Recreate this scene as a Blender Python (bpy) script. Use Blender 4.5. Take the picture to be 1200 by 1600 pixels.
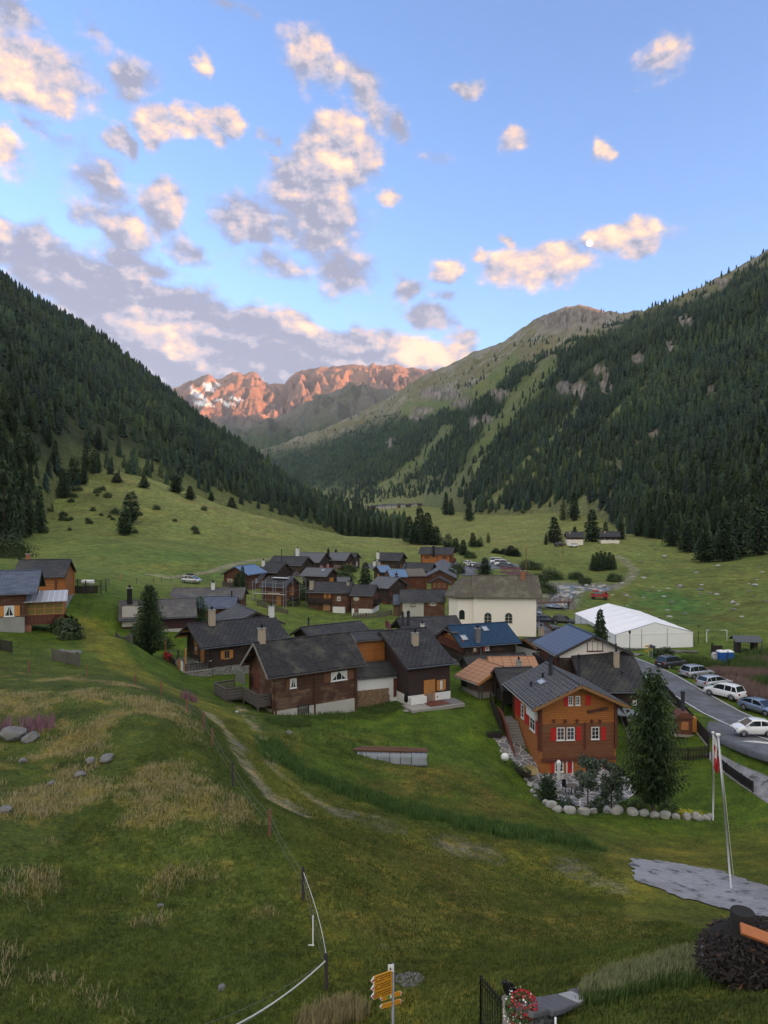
import bpy, math, random
import numpy as np
from mathutils import Vector, Matrix
random.seed(7); rng = np.random.default_rng(11)
R = math.radians
for o in list(bpy.data.objects): bpy.data.objects.remove(o)
SC = bpy.context.scene; COL = SC.collection

# ------------------------------------------------------------ camera
ZC = 30.0; F = 1100.0
cd = bpy.data.cameras.new('camera'); cam = bpy.data.objects.new('camera', cd); COL.objects.link(cam)
cam.location = (0, 0, ZC); cam.rotation_euler = (R(90), 0, 0)
cd.sensor_fit = 'VERTICAL'; cd.sensor_height = 36; cd.lens = F/1600*36
cd.clip_start = 0.3; cd.clip_end = 60000
SC.camera = cam
SC.render.resolution_x = 768; SC.render.resolution_y = 1024
SC.view_settings.view_transform = 'Standard'; SC.view_settings.look = 'None'
SC.view_settings.gamma = 1; SC.view_settings.use_curve_mapping = False
SC.view_settings.exposure = 1.85

# ------------------------------------------------------------ sun and sky
SUN_AZ, SUN_EL = R(117), R(5.0)          # azimuth clockwise from +Y
sd = Vector((math.sin(SUN_AZ)*math.cos(SUN_EL), math.cos(SUN_AZ)*math.cos(SUN_EL), math.sin(SUN_EL)))
sl = bpy.data.lights.new('sun', 'SUN'); sl.energy = 3.9; sl.angle = R(0.5); sl.color = (1, 0.40, 0.17)
so = bpy.data.objects.new('sun', sl); COL.objects.link(so)
so.rotation_euler = (-sd).to_track_quat('-Z', 'Y').to_euler()

world = bpy.data.worlds.new('World'); SC.world = world; world.use_nodes = True
class NT:
    """tiny node-tree helper"""
    def __init__(s, tree): s.t = tree; s.n = tree.nodes; s.l = tree.links
    def new(s, typ, **kw):
        n = s.n.new(typ)
        for k, v in kw.items(): setattr(n, k, v)
        return n
    def lk(s, a, b): s.l.new(a, b)
    def put(s, inp, v):
        if isinstance(v, bpy.types.NodeSocket): s.lk(v, inp)
        elif v is not None: inp.default_value = v
    def m(s, op, a, b=None, c=None, clamp=False):
        n = s.new('ShaderNodeMath', operation=op, use_clamp=clamp)
        s.put(n.inputs[0], a); s.put(n.inputs[1], b)
        if c is not None: s.put(n.inputs[2], c)
        return n.outputs[0]
    def vm(s, op, a, b=None):
        n = s.new('ShaderNodeVectorMath', operation=op); s.put(n.inputs[0], a); s.put(n.inputs[1], b)
        return n.outputs[1] if op in ('LENGTH', 'DOT_PRODUCT', 'DISTANCE') else n.outputs[0]
    def mix(s, f, a, b, typ='MIX'):
        n = s.new('ShaderNodeMix', data_type='RGBA', blend_type=typ); s.put(n.inputs[0], f)
        s.put(n.inputs[6], a); s.put(n.inputs[7], b); return n.outputs[2]
    def noise(s, vec, scale, detail=4, rough=.55, dist=0):
        n = s.new('ShaderNodeTexNoise'); s.put(n.inputs['Vector'], vec)
        n.inputs['Scale'].default_value = scale; n.inputs['Detail'].default_value = detail
        n.inputs['Roughness'].default_value = rough; n.inputs['Distortion'].default_value = dist
        return n.outputs['Fac']
    def mr(s, v, a, b, c=0, d=1, smooth=True):
        n = s.new('ShaderNodeMapRange', interpolation_type='SMOOTHSTEP' if smooth else 'LINEAR')
        s.put(n.inputs[0], v)
        for i, q in enumerate((a, b, c, d)): n.inputs[1+i].default_value = q
        return n.outputs[0]
    def xyz(s, v):
        n = s.new('ShaderNodeSeparateXYZ'); s.put(n.inputs[0], v); return n.outputs
    def cxyz(s, x, y, z):
        n = s.new('ShaderNodeCombineXYZ')
        for i, q in enumerate((x, y, z)): s.put(n.inputs[i], q)
        return n.outputs[0]
def c4(c): return (c[0], c[1], c[2], 1)

def build_world():
    T = NT(world.node_tree); T.n.clear()
    sky = T.new('ShaderNodeTexSky', sky_type='NISHITA'); sky.sun_disc = False
    sky.sun_elevation = SUN_EL; sky.sun_rotation = SUN_AZ
    sky.altitude = 1600; sky.air_density = 1.0; sky.dust_density = .6; sky.ozone_density = 1.5
    tc = T.new('ShaderNodeTexCoord').outputs['Generated']
    x, y, z = T.xyz(T.vm('NORMALIZE', tc))
    az = T.m('ARCTAN2', x, y); el = T.m('ARCSINE', z)
    p = T.cxyz(az, el, 0.0)
    # domain warp so cloud edges billow
    def wn(scale, det, seed):
        n = T.new('ShaderNodeTexNoise'); T.lk(T.vm('ADD', p, (seed, seed*.7, seed)), n.inputs['Vector'])
        n.inputs['Scale'].default_value = scale; n.inputs['Detail'].default_value = det
        n.inputs['Roughness'].default_value = .6
        return T.vm('SUBTRACT', n.outputs['Color'], (.5, .5, .5))
    w1 = T.vm('MULTIPLY', wn(9, 2, 3.1), (.12, .07, 0)); w2 = T.vm('MULTIPLY', wn(30, 3, 9.7), (.036, .026, 0))
    q = T.vm('ADD', p, T.vm('ADD', w1, w2))
    def blob(px, py, rx, ry, rot=0, amp=1):
        u, w = (px-600)/F, (800-py)/F
        a = math.atan(u); e = math.asin(w/math.sqrt(1+u*u+w*w))
        mp = T.new('ShaderNodeMapping', vector_type='TEXTURE'); T.lk(q, mp.inputs[0])
        k = math.cos(a)**2
        mp.inputs['Location'].default_value = (a, e, 0); mp.inputs['Rotation'].default_value = (0, 0, R(-rot))
        mp.inputs['Scale'].default_value = (rx/F*k**.5*1.16, ry/F*k**.5*1.16, 1)
        g = T.new('ShaderNodeTexGradient', gradient_type='SPHERICAL'); T.lk(mp.outputs[0], g.inputs[0])
        return T.m('MULTIPLY', g.outputs['Fac'], amp)
    def field(lst, op='MAXIMUM'):
        acc = None
        for b in lst:
            v = blob(*b); acc = v if acc is None else T.m(op, acc, v)
        return acc
    CL = [(45,112,108,60,5,1.2),(0,235,60,40,20,.9),(45,200,55,26,25,.55),(25,12,70,34,25,.55),(160,58,42,18,35,.5),
          (205,140,62,40,-20,.55),(230,203,46,34,0,1.0),(300,208,48,32,0,.95),(343,182,38,28,0,.95),(165,225,28,38,0,.7),(308,100,22,20,0,.8),
          (250,325,60,42,10,1.0),(180,350,85,32,15,.8),(215,400,90,34,12,.75),(300,385,38,30,0,.65),(130,285,80,40,30,.6),
          (525,250,88,58,0,1.15),(490,315,120,62,35,1.0),(395,345,85,34,10,.9),(540,425,70,44,30,.75),(430,400,100,34,5,.55),
          (485,95,75,46,30,.75),(555,150,90,34,38,.75),(622,188,44,26,30,.55),(605,315,22,20,0,.8),(410,253,32,16,25,.7),(412,215,30,18,30,.55),
          (740,133,38,14,0,.65),(795,215,42,17,8,.6),(932,240,24,22,-30,.7),(1030,92,66,36,-20,.6),(365,14,40,16,10,.5),(690,230,40,30,0,.4),
          (840,410,100,44,0,1.15),(975,378,90,28,6,.95),(745,396,26,14,0,.8),(692,415,34,20,0,.75),(788,370,20,14,0,.8),(1020,388,40,18,0,.7),
          (637,447,30,24,0,.65),(690,455,26,16,0,.6),(672,490,42,30,0,.8),(712,520,40,22,0,.85),
          (10,375,70,48,30,1.0),(90,420,150,60,14,1.0),(200,470,190,80,14,1.15),(330,525,210,72,12,1.2),(270,570,190,70,8,1.25),(420,575,200,50,4,1.15),
          (540,548,170,44,5,1.1),(460,505,62,30,10,1.0),(640,558,110,42,2,1.15),(690,540,60,22,-15,.8),(560,592,170,34,0,.9),(480,540,90,40,0,1)]
    WM = [(45,112,110,60,5,1.0),(0,235,60,44,20,.9),(230,203,46,36,0,.9),(300,208,50,36,0,.9),(343,182,40,30,0,.9),(255,315,50,30,10,.8),(308,100,24,20,0,.9),
          (195,350,70,20,10,.55),(530,245,90,56,0,.85),(600,315,30,24,0,.8),(500,310,70,34,30,.5),(385,338,60,20,10,.5),(485,90,80,40,30,.55),(560,150,90,34,38,.35),
          (840,410,110,48,0,1.1),(975,378,100,34,6,.95),(745,396,30,18,0,.9),(692,412,36,18,0,.7),(788,370,24,18,0,.7),
          (8,350,40,26,30,.9),(275,530,110,34,8,.95),(210,535,70,30,8,.6),(455,500,66,24,10,.9),(560,535,70,22,8,.6),(655,545,75,34,-6,1.5),(712,518,40,20,0,.6),
          (1030,92,66,36,0,.5),(795,215,42,17,8,.5),(740,133,38,14,0,.45),(932,240,24,22,0,.5),(620,560,80,20,0,.8)]
    dens = field(CL); warm = field(WM)
    n1 = T.noise(T.vm('MULTIPLY', p, (1, 1.5, 1)), 18, 10, .62)
    n2 = T.noise(T.vm('ADD', T.vm('MULTIPLY', p, (1, 1.5, 1)), (.010, .014, 0)), 18, 10, .62)
    nd = T.m('SUBTRACT', n1, .5)
    cov = T.m('ADD', T.m('MULTIPLY', dens, 1.25), T.m('MULTIPLY', nd, 1.15))
    alpha = T.mr(cov, .15, .66)
    alpha = T.m('MULTIPLY', alpha, T.mr(dens, 0.0, .12))
    relief = T.m('MULTIPLY', T.m('SUBTRACT', n1, n2), 3.4)
    lit = T.m('ADD', T.m('ADD', T.m('MULTIPLY', warm, .95), relief), T.m('MULTIPLY', T.m('SUBTRACT', .62, cov), .25), clamp=True)
    ramp = T.new('ShaderNodeValToRGB'); cr = ramp.color_ramp; T.lk(lit, ramp.inputs[0])
    K = 1/ (0.6)
    cr.elements[0].position = 0; cr.elements[0].color = (.31, .32, .41, 1)
    cr.elements[1].position = 1; cr.elements[1].color = (1.12, .84, .54, 1)
    for pos, c in ((.25, (.50, .47, .53)), (.5, (.72, .56, .54)), (.75, (.98, .68, .48))):
        e = cr.elements.new(pos); e.color = c4(c)
    # upper-sky tint of the physical sky, then the clouds it carries
    skyc = T.mix(1.0, sky.outputs[0], (SKYT[0], SKYT[1], SKYT[2], 1), 'MULTIPLY')
    cl = T.mix(1.0, ramp.outputs[0], (CLK, CLK, CLK, 1), 'MULTIPLY')
    fin = T.mix(T.m('MULTIPLY', alpha, .93), skyc, cl)
    # unseen bright warm cloud, added overhead and behind the camera to light the ground
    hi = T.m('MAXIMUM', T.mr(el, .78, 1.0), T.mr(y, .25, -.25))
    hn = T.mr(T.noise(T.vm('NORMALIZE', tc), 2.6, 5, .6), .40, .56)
    fin = T.mix(T.m('MULTIPLY', T.m('MULTIPLY', hi, hn), .9), fin, (FILL_CLOUD[0], FILL_CLOUD[1], FILL_CLOUD[2], 1))
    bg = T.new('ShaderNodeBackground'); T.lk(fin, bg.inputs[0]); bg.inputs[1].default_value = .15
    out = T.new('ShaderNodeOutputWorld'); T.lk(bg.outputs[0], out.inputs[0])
SKYT = (.90, .97, 1.27); CLK = 2.3; FILL_CLOUD = (3.7, 3.35, 2.6)
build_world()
world.cycles.sampling_method = 'MANUAL'; world.cycles.sample_map_resolution = 512

# ------------------------------------------------------------ small helpers
def P(px, py, d): return np.array(((px-600)/F*d, d, ZC-(py-800)/F*d))
def tag(o, label=None, cat=None, group=None, kind=None):
    if label: o['label'] = label
    if cat: o['category'] = cat
    if group: o['group'] = group
    if kind: o['kind'] = kind
    return o
def empty(name, loc, rz=0, label=None, cat=None, group=None):
    o = bpy.data.objects.new(name, None); COL.objects.link(o); o.location = loc; o.rotation_euler = (0, 0, rz)
    o.empty_display_size = .2
    return tag(o, label, cat, group)
def np_mesh(name, V, Fc, mat=None, parent=None, smooth=False, colors=None, kind=None):
    """V (N,3); Fc (M,k) faces of k corners"""
    me = bpy.data.meshes.new(name); V = np.asarray(V, np.float32); Fc = np.asarray(Fc, np.int32); k = Fc.shape[1]
    me.vertices.add(len(V)); me.vertices.foreach_set('co', V.ravel())
    me.loops.add(Fc.size); me.loops.foreach_set('vertex_index', Fc.ravel())
    me.polygons.add(len(Fc)); me.polygons.foreach_set('loop_start', np.arange(0, Fc.size, k, dtype=np.int32))
    me.polygons.foreach_set('loop_total', np.full(len(Fc), k, np.int32))
    if smooth: me.polygons.foreach_set('use_smooth', np.ones(len(Fc), bool))
    if colors is not None:
        ca = me.color_attributes.new('tint', 'FLOAT_COLOR', 'POINT')
        c = np.ones((len(V), 4), np.float32); c[:, :3] = colors; ca.data.foreach_set('color', c.ravel())
    me.update(); me.validate()
    if mat: me.materials.append(mat)
    o = bpy.data.objects.new(name, me); COL.objects.link(o)
    if parent: o.parent = parent
    if kind: o['kind'] = kind
    return o
class MB:
    """collects simple solids, built as one mesh"""
    def __init__(s): s.v = []; s.f = []; s.sm = []; s.g = []
    def add(s, vs, fs, smooth=False):
        s.g.append((len(s.v), len(s.f))); b = len(s.v); s.v += [tuple(map(float, q)) for q in vs]; s.f += [tuple(b+i for i in f) for f in fs]; s.sm += [smooth]*len(fs)
        return s
    def box(s, c, d, rz=0, m=None):
        x, y, z = d[0]/2, d[1]/2, d[2]/2
        vs = [Vector((i*x, j*y, k*z)) for i in (-1, 1) for j in (-1, 1) for k in (-1, 1)]
        if m is None: m = Matrix.Rotation(rz, 4, 'Z')
        vs = [m @ q + Vector(c) for q in vs]
        return s.add(vs, [(0,1,3,2),(4,6,7,5),(0,4,5,1),(2,3,7,6),(0,2,6,4),(1,5,7,3)])
    def bar(s, a, b, w, h=None, up=(0,0,1)):
        """rectangular bar between two points"""
        a, b = Vector(a), Vector(b); d = b-a; L = d.length
        if L < 1e-6: return s
        h = h or w; x = d/L; u = Vector(up)
        if abs(x.dot(u)) > .98: u = Vector((1,0,0))
        y = u.cross(x).normalized(); z = x.cross(y)
        m = Matrix((x, y, z)).transposed().to_4x4()
        return s.box((a+b)/2, (L, w, h), m=m)
    def tube(s, pts, rad, n=8, caps=True, smooth=True):
        pts = [Vector(p) for p in pts]
        if not hasattr(rad, '__len__'): rad = [rad]*len(pts)
        rings = []; ref = None
        for i, p in enumerate(pts):
            t = (pts[min(i+1, len(pts)-1)]-pts[max(i-1, 0)]).normalized()
            if ref is None: ref = Vector((0,0,1)) if abs(t.z) < .9 else Vector((1,0,0))
            a = t.cross(ref).normalized(); b = t.cross(a); ref = -b if False else ref
            rings.append([p+(a*math.cos(2*math.pi*k/n)+b*math.sin(2*math.pi*k/n))*rad[i] for k in range(n)])
        vs = [q for r in rings for q in r]; fs = []
        for i in range(len(pts)-1):
            for k in range(n): fs.append((i*n+k, i*n+(k+1)%n, (i+1)*n+(k+1)%n, (i+1)*n+k))
        s.add(vs, fs, smooth)
        if caps:
            b = len(s.v)-len(vs)
            s.f.append(tuple(b+k for k in range(n))); s.f.append(tuple(b+(len(pts)-1)*n+k for k in range(n))); s.sm += [False]*2
        return s
    def lathe(s, c, prof, n=16, smooth=True):
        """prof: (r,z) pairs"""
        vs = [(c[0]+r*math.cos(2*math.pi*k/n), c[1]+r*math.sin(2*math.pi*k/n), c[2]+z) for r, z in prof for k in range(n)]
        fs = [(i*n+k, i*n+(k+1)%n, (i+1)*n+(k+1)%n, (i+1)*n+k) for i in range(len(prof)-1) for k in range(n)]
        fs += [tuple(range(n)), tuple((len(prof)-1)*n+k for k in range(n))]
        return s.add(vs, fs, smooth)
    def blob(s, c, r, seed=0, n=10, m=7, amp=.15):
        rr = random.Random(seed); vs = []; fs = []
        ph = [rr.uniform(0, 6) for _ in range(6)]
        for i in range(m+1):
            th = math.pi*i/m
            for k in range(n):
                f = 2*math.pi*k/n
                d = 1+amp*(math.sin(2*f+ph[0]+th)+math.sin(3*th+ph[1]+f)*.7+.6*math.sin(5*f+ph[2]))+rr.uniform(-amp, amp)*.35
                vs.append((c[0]+r[0]*d*math.sin(th)*math.cos(f), c[1]+r[1]*d*math.sin(th)*math.sin(f), c[2]+r[2]*(1+(d-1)*.5)*math.cos(th)))
        for i in range(m):
            for k in range(n): fs.append((i*n+k, i*n+(k+1)%n, (i+1)*n+(k+1)%n, (i+1)*n+k))
        return s.add(vs, fs, True)
    def rock(s, c, r, seed=0, n=20, m=13, cut=9):
        """a broken, faceted stone"""
        g = np.random.default_rng(seed); pl = g.normal(size=(cut, 3)); pl /= np.linalg.norm(pl, axis=1)[:, None]; hh = g.uniform(.62, .95, cut); vs = []; fs = []
        for i in range(m+1):
            th = math.pi*i/m
            for k in range(n):
                f = 2*math.pi*k/n; d = np.array([math.sin(th)*math.cos(f), math.sin(th)*math.sin(f), math.cos(th)]); dt = pl@d; q = min([1.0]+[h/t for h, t in zip(hh, dt) if t > .05]); q *= 1+float(pn(d[0]*3+seed, d[1]*3+d[2]*2))*.06
                vs.append((c[0]+r[0]*q*d[0], c[1]+r[1]*q*d[1], c[2]+r[2]*q*d[2]))
        for i in range(m):
            for k in range(n): fs.append((i*n+k, i*n+(k+1)%n, (i+1)*n+(k+1)%n, (i+1)*n+k))
        return s.add(vs, fs, False)
    def extr(s, poly, a, b, axis='x'):
        """polygon (p,q) extruded; axis x: points (x,p,q); axis y: (p,y,q); axis z: (p,q,z)"""
        n = len(poly)
        def mk(t, p, q): return {'x': (t, p, q), 'y': (p, t, q), 'z': (p, q, t)}[axis]
        vs = [mk(a, *p) for p in poly]+[mk(b, *p) for p in poly]
        fs = [tuple(range(n))[::-1], tuple(range(n, 2*n))]+[(i, (i+1)%n, n+(i+1)%n, n+i) for i in range(n)]
        return s.add(vs, fs)
    def build(s, name, mat, parent=None, label=None, loc=None, rz=0, bevel=0):
        me = bpy.data.meshes.new(name); me.from_pydata(s.v, [], s.f)
        me.polygons.foreach_set('use_smooth', s.sm); me.update()
        if mat: me.materials.append(mat)
        o = bpy.data.objects.new(name, me); COL.objects.link(o)
        if parent: o.parent = parent
        if loc is not None: o.location = loc
        if rz: o.rotation_euler = (0, 0, rz)
        if label: o['label'] = label
        if bevel:
            b = o.modifiers.new('b', 'BEVEL'); b.width = bevel; b.segments = 2; b.limit_method = 'ANGLE'
        return o
def parts(mb, name, mat, parent, n=1):
    """build every n consecutive solids as an object of their own"""
    g = mb.g+[(len(mb.v), len(mb.f))]; out = []
    for i in range(0, len(mb.g), n):
        a, b = g[i], g[min(i+n, len(mb.g))]; q = MB(); q.v = mb.v[a[0]:b[0]]; q.f = [tuple(k-a[0] for k in f) for f in mb.f[a[1]:b[1]]]; q.sm = mb.sm[a[1]:b[1]]
        out.append(q.build(name, mat, parent))
    return out
def kids(o): return [c for c in bpy.data.objects if c.parent == o]
def copy_tree(o, parent=None):
    c = o.copy(); COL.objects.link(c); c.parent = parent
    for ch in o.children: copy_tree(ch, c)
    return c

# numpy gradient noise
_pt = rng.permutation(256); _pt = np.concatenate([_pt, _pt, _pt])
_g = np.stack([np.cos(np.arange(256)*2*np.pi/256*97), np.sin(np.arange(256)*2*np.pi/256*97)], 1)
def pn(x, y):
    x = np.asarray(x, float); y = np.asarray(y, float)
    xi = np.floor(x).astype(int); yi = np.floor(y).astype(int); xf = x-xi; yf = y-yi; xi &= 255; yi &= 255
    u = xf**3*(xf*(xf*6-15)+10); v = yf**3*(yf*(yf*6-15)+10)
    def g(ix, iy, dx, dy):
        h = _pt[_pt[ix & 255]+(iy & 255)]; return _g[h, 0]*dx+_g[h, 1]*dy
    a = g(xi, yi, xf, yf); b = g(xi+1, yi, xf-1, yf); c = g(xi, yi+1, xf, yf-1); d = g(xi+1, yi+1, xf-1, yf-1)
    return (a+(b-a)*u+(c-a)*v+(a-b-c+d)*u*v)*1.5
def fbm(x, y, oc=4, ga=.5, la=2.03):
    s = 0; a = 1; t = 0
    for i in range(oc): s = s+a*pn(x+i*17.3, y-i*9.1); t += a; a *= ga; x = x*la; y = y*la
    return s/t
def ridged(x, y, oc=5):
    s = 0; a = 1; t = 0
    for i in range(oc): s = s+a*(1-np.abs(pn(x+i*7.7, y+i*3.1))*2); t += a; a *= .5; x = x*2.07; y = y*2.07
    return s/t
def sst(a, b, x):
    t = np.clip((np.asarray(x, float)-a)/(b-a), 0, 1); return t*t*(3-2*t)
# ------------------------------------------------------------ terrain
CP = [ # pixel column, pixel row, metres away: spot heights surveyed from the photograph
(612,1673,17),(300,1620,18.5),(0,1640,17),(0,1400,24),(0,1300,28),(0,1150,40),(150,1200,36),(250,1350,28),(300,1450,24),
(513,1555,20),(474,1405,26),(421,1303,30),(364,1233,34),(331,1165,41),(318,1137,45),(293,1115,48),(252,1085,54),(212,1072,58),(136,1058,60),
(45,1050,62),(0,1012,70),(80,1003,75),(100,975,90),(200,1000,80),(232,1024,84),(180,960,98),(150,1025,70),(280,1068,74),
(316,1064,80),(355,1062,80),(190,990,96),(298,995,98),(330,1105,63),(400,1160,55),(440,1210,48),(430,1260,40),(520,1280,40),(600,1300,40),
(700,1320,40),(800,1340,40),(900,1370,38),(436,1117,69),(571,1113,74),(500,1140,64),(600,1180,61),(700,1180,63),(560,1235,50),(700,1262,49),(850,1295,46),
(635,1105,74),(707,1097,77),(740,1130,71),(765,1150,70),(870,1205,63.5),(790,1190,66),(845,1212,64.3),(905,1212,64.3),(962,1208,65.2),(905,1222,62.5),(815,1215,61),(850,1255,56),(900,1274,54.5),
(1000,1278,54),(1100,1286,54),(1050,1200,65),(1100,1230,60),(1200,1300,50),(1150,1350,43),(1000,1340,43),(1200,1430,33),(985,1370,38),(1100,1420,34),
(700,1400,31),(900,1480,26),(700,1520,21),(1000,1450,29),(560,1480,23),(850,1600,14.8),(850,1540,18),(950,1550,16.5),(1060,1510,17),(1150,1550,15.5),
(1090,1465,20),(1200,1600,13),(1000,1620,13.2),(760,1640,15),(1170,1162,67),(1043,1050,97),(1200,1210,59),(985,1022,109),(850,970,145),(880,1000,122),(823,991,125),
(700,985,128),(1080,1100,80),(1084,1013,117),(960,1013,116),(900,976,138),(940,942,164),(1100,960,152),(1200,1000,120),(1200,950,146),(1150,1060,95),
(530,960,137),(440,945,138),(400,926,147),(350,916,150),(298,914,156),(250,897,166),(620,945,148),(660,960,130),(660,924,165),(500,895,180),(550,890,190),
(600,888,212),(680,891,222),(735,890,215),(780,885,235),(850,905,200),(870,916,186),(1000,900,202),(900,849,290),(970,847,290),(700,858,290),(1130,874,240),
(1200,862,235),(760,820,480),(700,808,640),(620,793,1150),(1000,830,340),(950,800,450),(1050,900,200),
(200,850,200),(100,880,150),(0,862,185),(0,805,260),(200,780,300),(200,740,380),(100,745,330),(350,800,400),(350,860,230),(450,850,280),(450,823,400),
(520,833,380),(600,846,330),(640,857,290),(640,880,240),(600,845,440),(520,838,560),(450,835,640),(-300,1000,60),(-300,1400,20),(-300,850,160),(1500,1300,40),(1500,900,150),(1500,1600,12),
(900,975,128),(770,990,110),(560,1010,110),(470,975,125),(740,1040,90),(830,1040,90),(930,1050,86),(1000,1100,78)]
_c = np.array(CP, float); _cx = np.stack([(_c[:, 0]-600)/F, np.log(_c[:, 2])], 1); _cz = -(_c[:, 1]-800)/F*_c[:, 2]
def _k(r2): return np.where(r2 > 1e-12, .5*r2*np.log(np.maximum(r2, 1e-12)), 0)
def _fit(X, z, lam=.0006):
    n = len(X); K = _k(((X[:, None]-X[None])**2).sum(2))+lam*np.eye(n)
    Pm = np.hstack([np.ones((n, 1)), X]); A = np.block([[K, Pm], [Pm.T, np.zeros((3, 3))]])
    return np.linalg.solve(A, np.concatenate([z, np.zeros(3)]))
_w = _fit(_cx, _cz)
def ground_raw(x, y):
    x = np.asarray(x, float); y = np.maximum(np.asarray(y, float), 8.0)
    sh = np.broadcast(x, y).shape; X = np.stack([np.broadcast_to(x/y, sh).ravel(), np.broadcast_to(np.log(y), sh).ravel()], 1)
    X[:, 0] = np.clip(X[:, 0], -.95, .95); X[:, 1] = np.minimum(X[:, 1], np.log(1500))
    out = np.empty(len(X))
    for i in range(0, len(X), 40000):
        q = X[i:i+40000]; r2 = ((q[:, None]-_cx[None])**2).sum(2)
        out[i:i+40000] = _k(r2)@_w[:len(_cx)]+_w[-3]+q@_w[-2:]
    return out.reshape(sh)
def gnoise(x, y):
    d = np.maximum(y, 5.)
    a = sst(150, 320, d)
    n = fbm(x/9., y/9., 3)*.16*(1-.6*sst(60, 90, d)*(1-a)) + a*fbm(x/38., y/38., 4)*1.6+a*fbm(x/11., y/11., 3)*.55
    # tussocky left pasture is rougher
    lm = sst(-2, -9, x+0*y)*(1-sst(60, 75, d)); n = n+lm*(fbm(x/1.7, y/1.7, 3)*.13+fbm(x/4., y/4., 2)*.15)
    return n
RDX = np.array([43, 40, 38.3, 37.4, 36.8, 36.4, 36.2, 35.6, 34.2]); RDY = np.array([38, 50, 61, 69.7, 77, 84, 92, 99, 107.]); RDZ = None
def gz(x, y):
    """ground height in metres (world)"""
    x = np.asarray(x, float); y = np.asarray(y, float); r = ZC+ground_raw(x, y)+gnoise(x, y)
    w = (1-sst(3.2, 8.0, np.abs(x-np.interp(y, RDY, RDX)+.6)))*sst(40, 50, y)*(1-sst(103, 112, y)); r = r*(1-w)+w*np.interp(y, RDY, RDZ)   # levelled verges of the road
    w = (1-sst(.8, 1.15, np.hypot((x-17.2)/6.6, (y-61.2)/5.4)))                                                             # garden terrace cut level
    return r*(1-w)+w*5.5
RDZ = ZC+ground_raw(RDX, RDY); RDZ = np.convolve(np.pad(RDZ, 1, 'edge'), [.25, .5, .25], 'valid')
def gz1(x, y): return float(gz(np.array([x]), np.array([y]))[0])
def hit(px, py, dmin=8, dmax=700):
    """where the sight line through a pixel first meets the ground"""
    ds = np.exp(np.linspace(math.log(dmin), math.log(dmax), 700)); z = ZC-(py-800)/F*ds
    g = gz((px-600)/F*ds, ds); k = np.nonzero(z < g)[0]
    if len(k) == 0: return np.array([(px-600)/F*dmax, dmax, g[-1]])
    k = k[0]
    if k == 0: d = ds[0]
    else:
        a, b = z[k-1]-g[k-1], g[k]-z[k]; d = ds[k-1]+(ds[k]-ds[k-1])*a/(a+b+1e-9)
    x = (px-600)/F*d; return np.array([x, d, gz1(x, d)])
def at(px, d):
    x = (px-600)/F*d; return np.array([x, d, gz1(x, d)])
def proj(x, y, z):
    y = np.maximum(y, .1); return 600+x/y*F, 800-(z-ZC)/y*F

# hills: for each bearing a foot and a crest
HA = dict(px=[-1200,-500,0,60,100,200,300,400,500,560,610], bpy=[1000,880,815,790,768,742,768,798,822,836,846], bd=[60,110,205,260,300,375,410,450,480,500,480],
          cpx=[-1200,-500,-200,0,50,100,150,200,250,300,350,400,450,480,520,560,610], cpy=[-50,190,330,436,466,494,522,562,606,650,684,718,758,780,801,820,842],
          cd=[500,700,820,900,930,960,990,1010,1040,1060,1080,1080,1050,1000,900,800,650])
HR = dict(px=[250,330,400,480,540,600,660,700,740,800,860,900,940,980,1040,1100,1200,1400,1800,2400], bpy=[770,772,778,782,785,787,782,786,798,802,795,785,782,828,856,872,864,890,960,1000],
          bd=[2700,2600,2200,1900,1500,1350,1250,900,640,560,520,470,430,335,290,262,238,170,90,50],
          cpx=[250,330,400,480,540,600,660,700,740,800,840,860,885,905,925,950,980,1010,1040,1100,1150,1200,1400,1800,2400],
          cpy=[750,735,705,682,655,625,588,571,551,530,505,493,480,477,481,489,499,492,480,455,424,393,300,150,0],
          cd=[3600,3600,3600,3500,3450,3400,3300,3200,3100,3000,2950,2900,2850,2820,2780,2650,2350,2050,1900,1700,1600,1500,1200,900,600])
def hill(H, x, y, amp, nsc, seed=0, exp=.95):
    px = 600+x/y*F; bd = np.interp(px, H['px'], H['bd']); bz = -(np.interp(px, H['px'], H['bpy'])-800)/F*bd
    c_d = np.interp(px, H['cpx'], H['cd']); c_z = -(np.interp(px, H['cpx'], H['cpy'])-800)/F*c_d
    s = (y-bd)/(c_d-bd); sc = np.clip(s, 0, 1)
    z = bz+(c_z-bz)*sc**exp
    z = np.where(s < 0, bz-(bd-y)*.5-1, z); z = np.where(s > 1, c_z-(y-c_d)*.75, z)
    env = sst(0, .12, s)*(1-sst(.80, 1.02, s))
    rel = (ridged(x/nsc+seed, y/nsc-seed, 5)-.35)*amp
    z = z+env*rel+sst(.02, .2, s)*fbm(x/60., y/60., 3)*4*(y/1500+.3)
    return z+ZC, s
def zA(x, y): return hill(HA, x, y, 26, 300, 3.3)
def zR(x, y):
    z, s = hill(HR, x, y, 60, 620, 8.1)
    # spurs and gullies running down to the river, leaning towards the left
    g = (x+.18*y)/210.; env = sst(.03, .2, s)*(1-sst(.85, 1.0, s))
    z = z+env*(ridged(g, y/1900., 3)-.4)*22*np.clip(y/1500, .5, 1.6)
    return z, s
def terr(x, y):
    return np.maximum(np.maximum(gz(x, y), zA(x, y)[0]), zR(x, y)[0])

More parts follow.
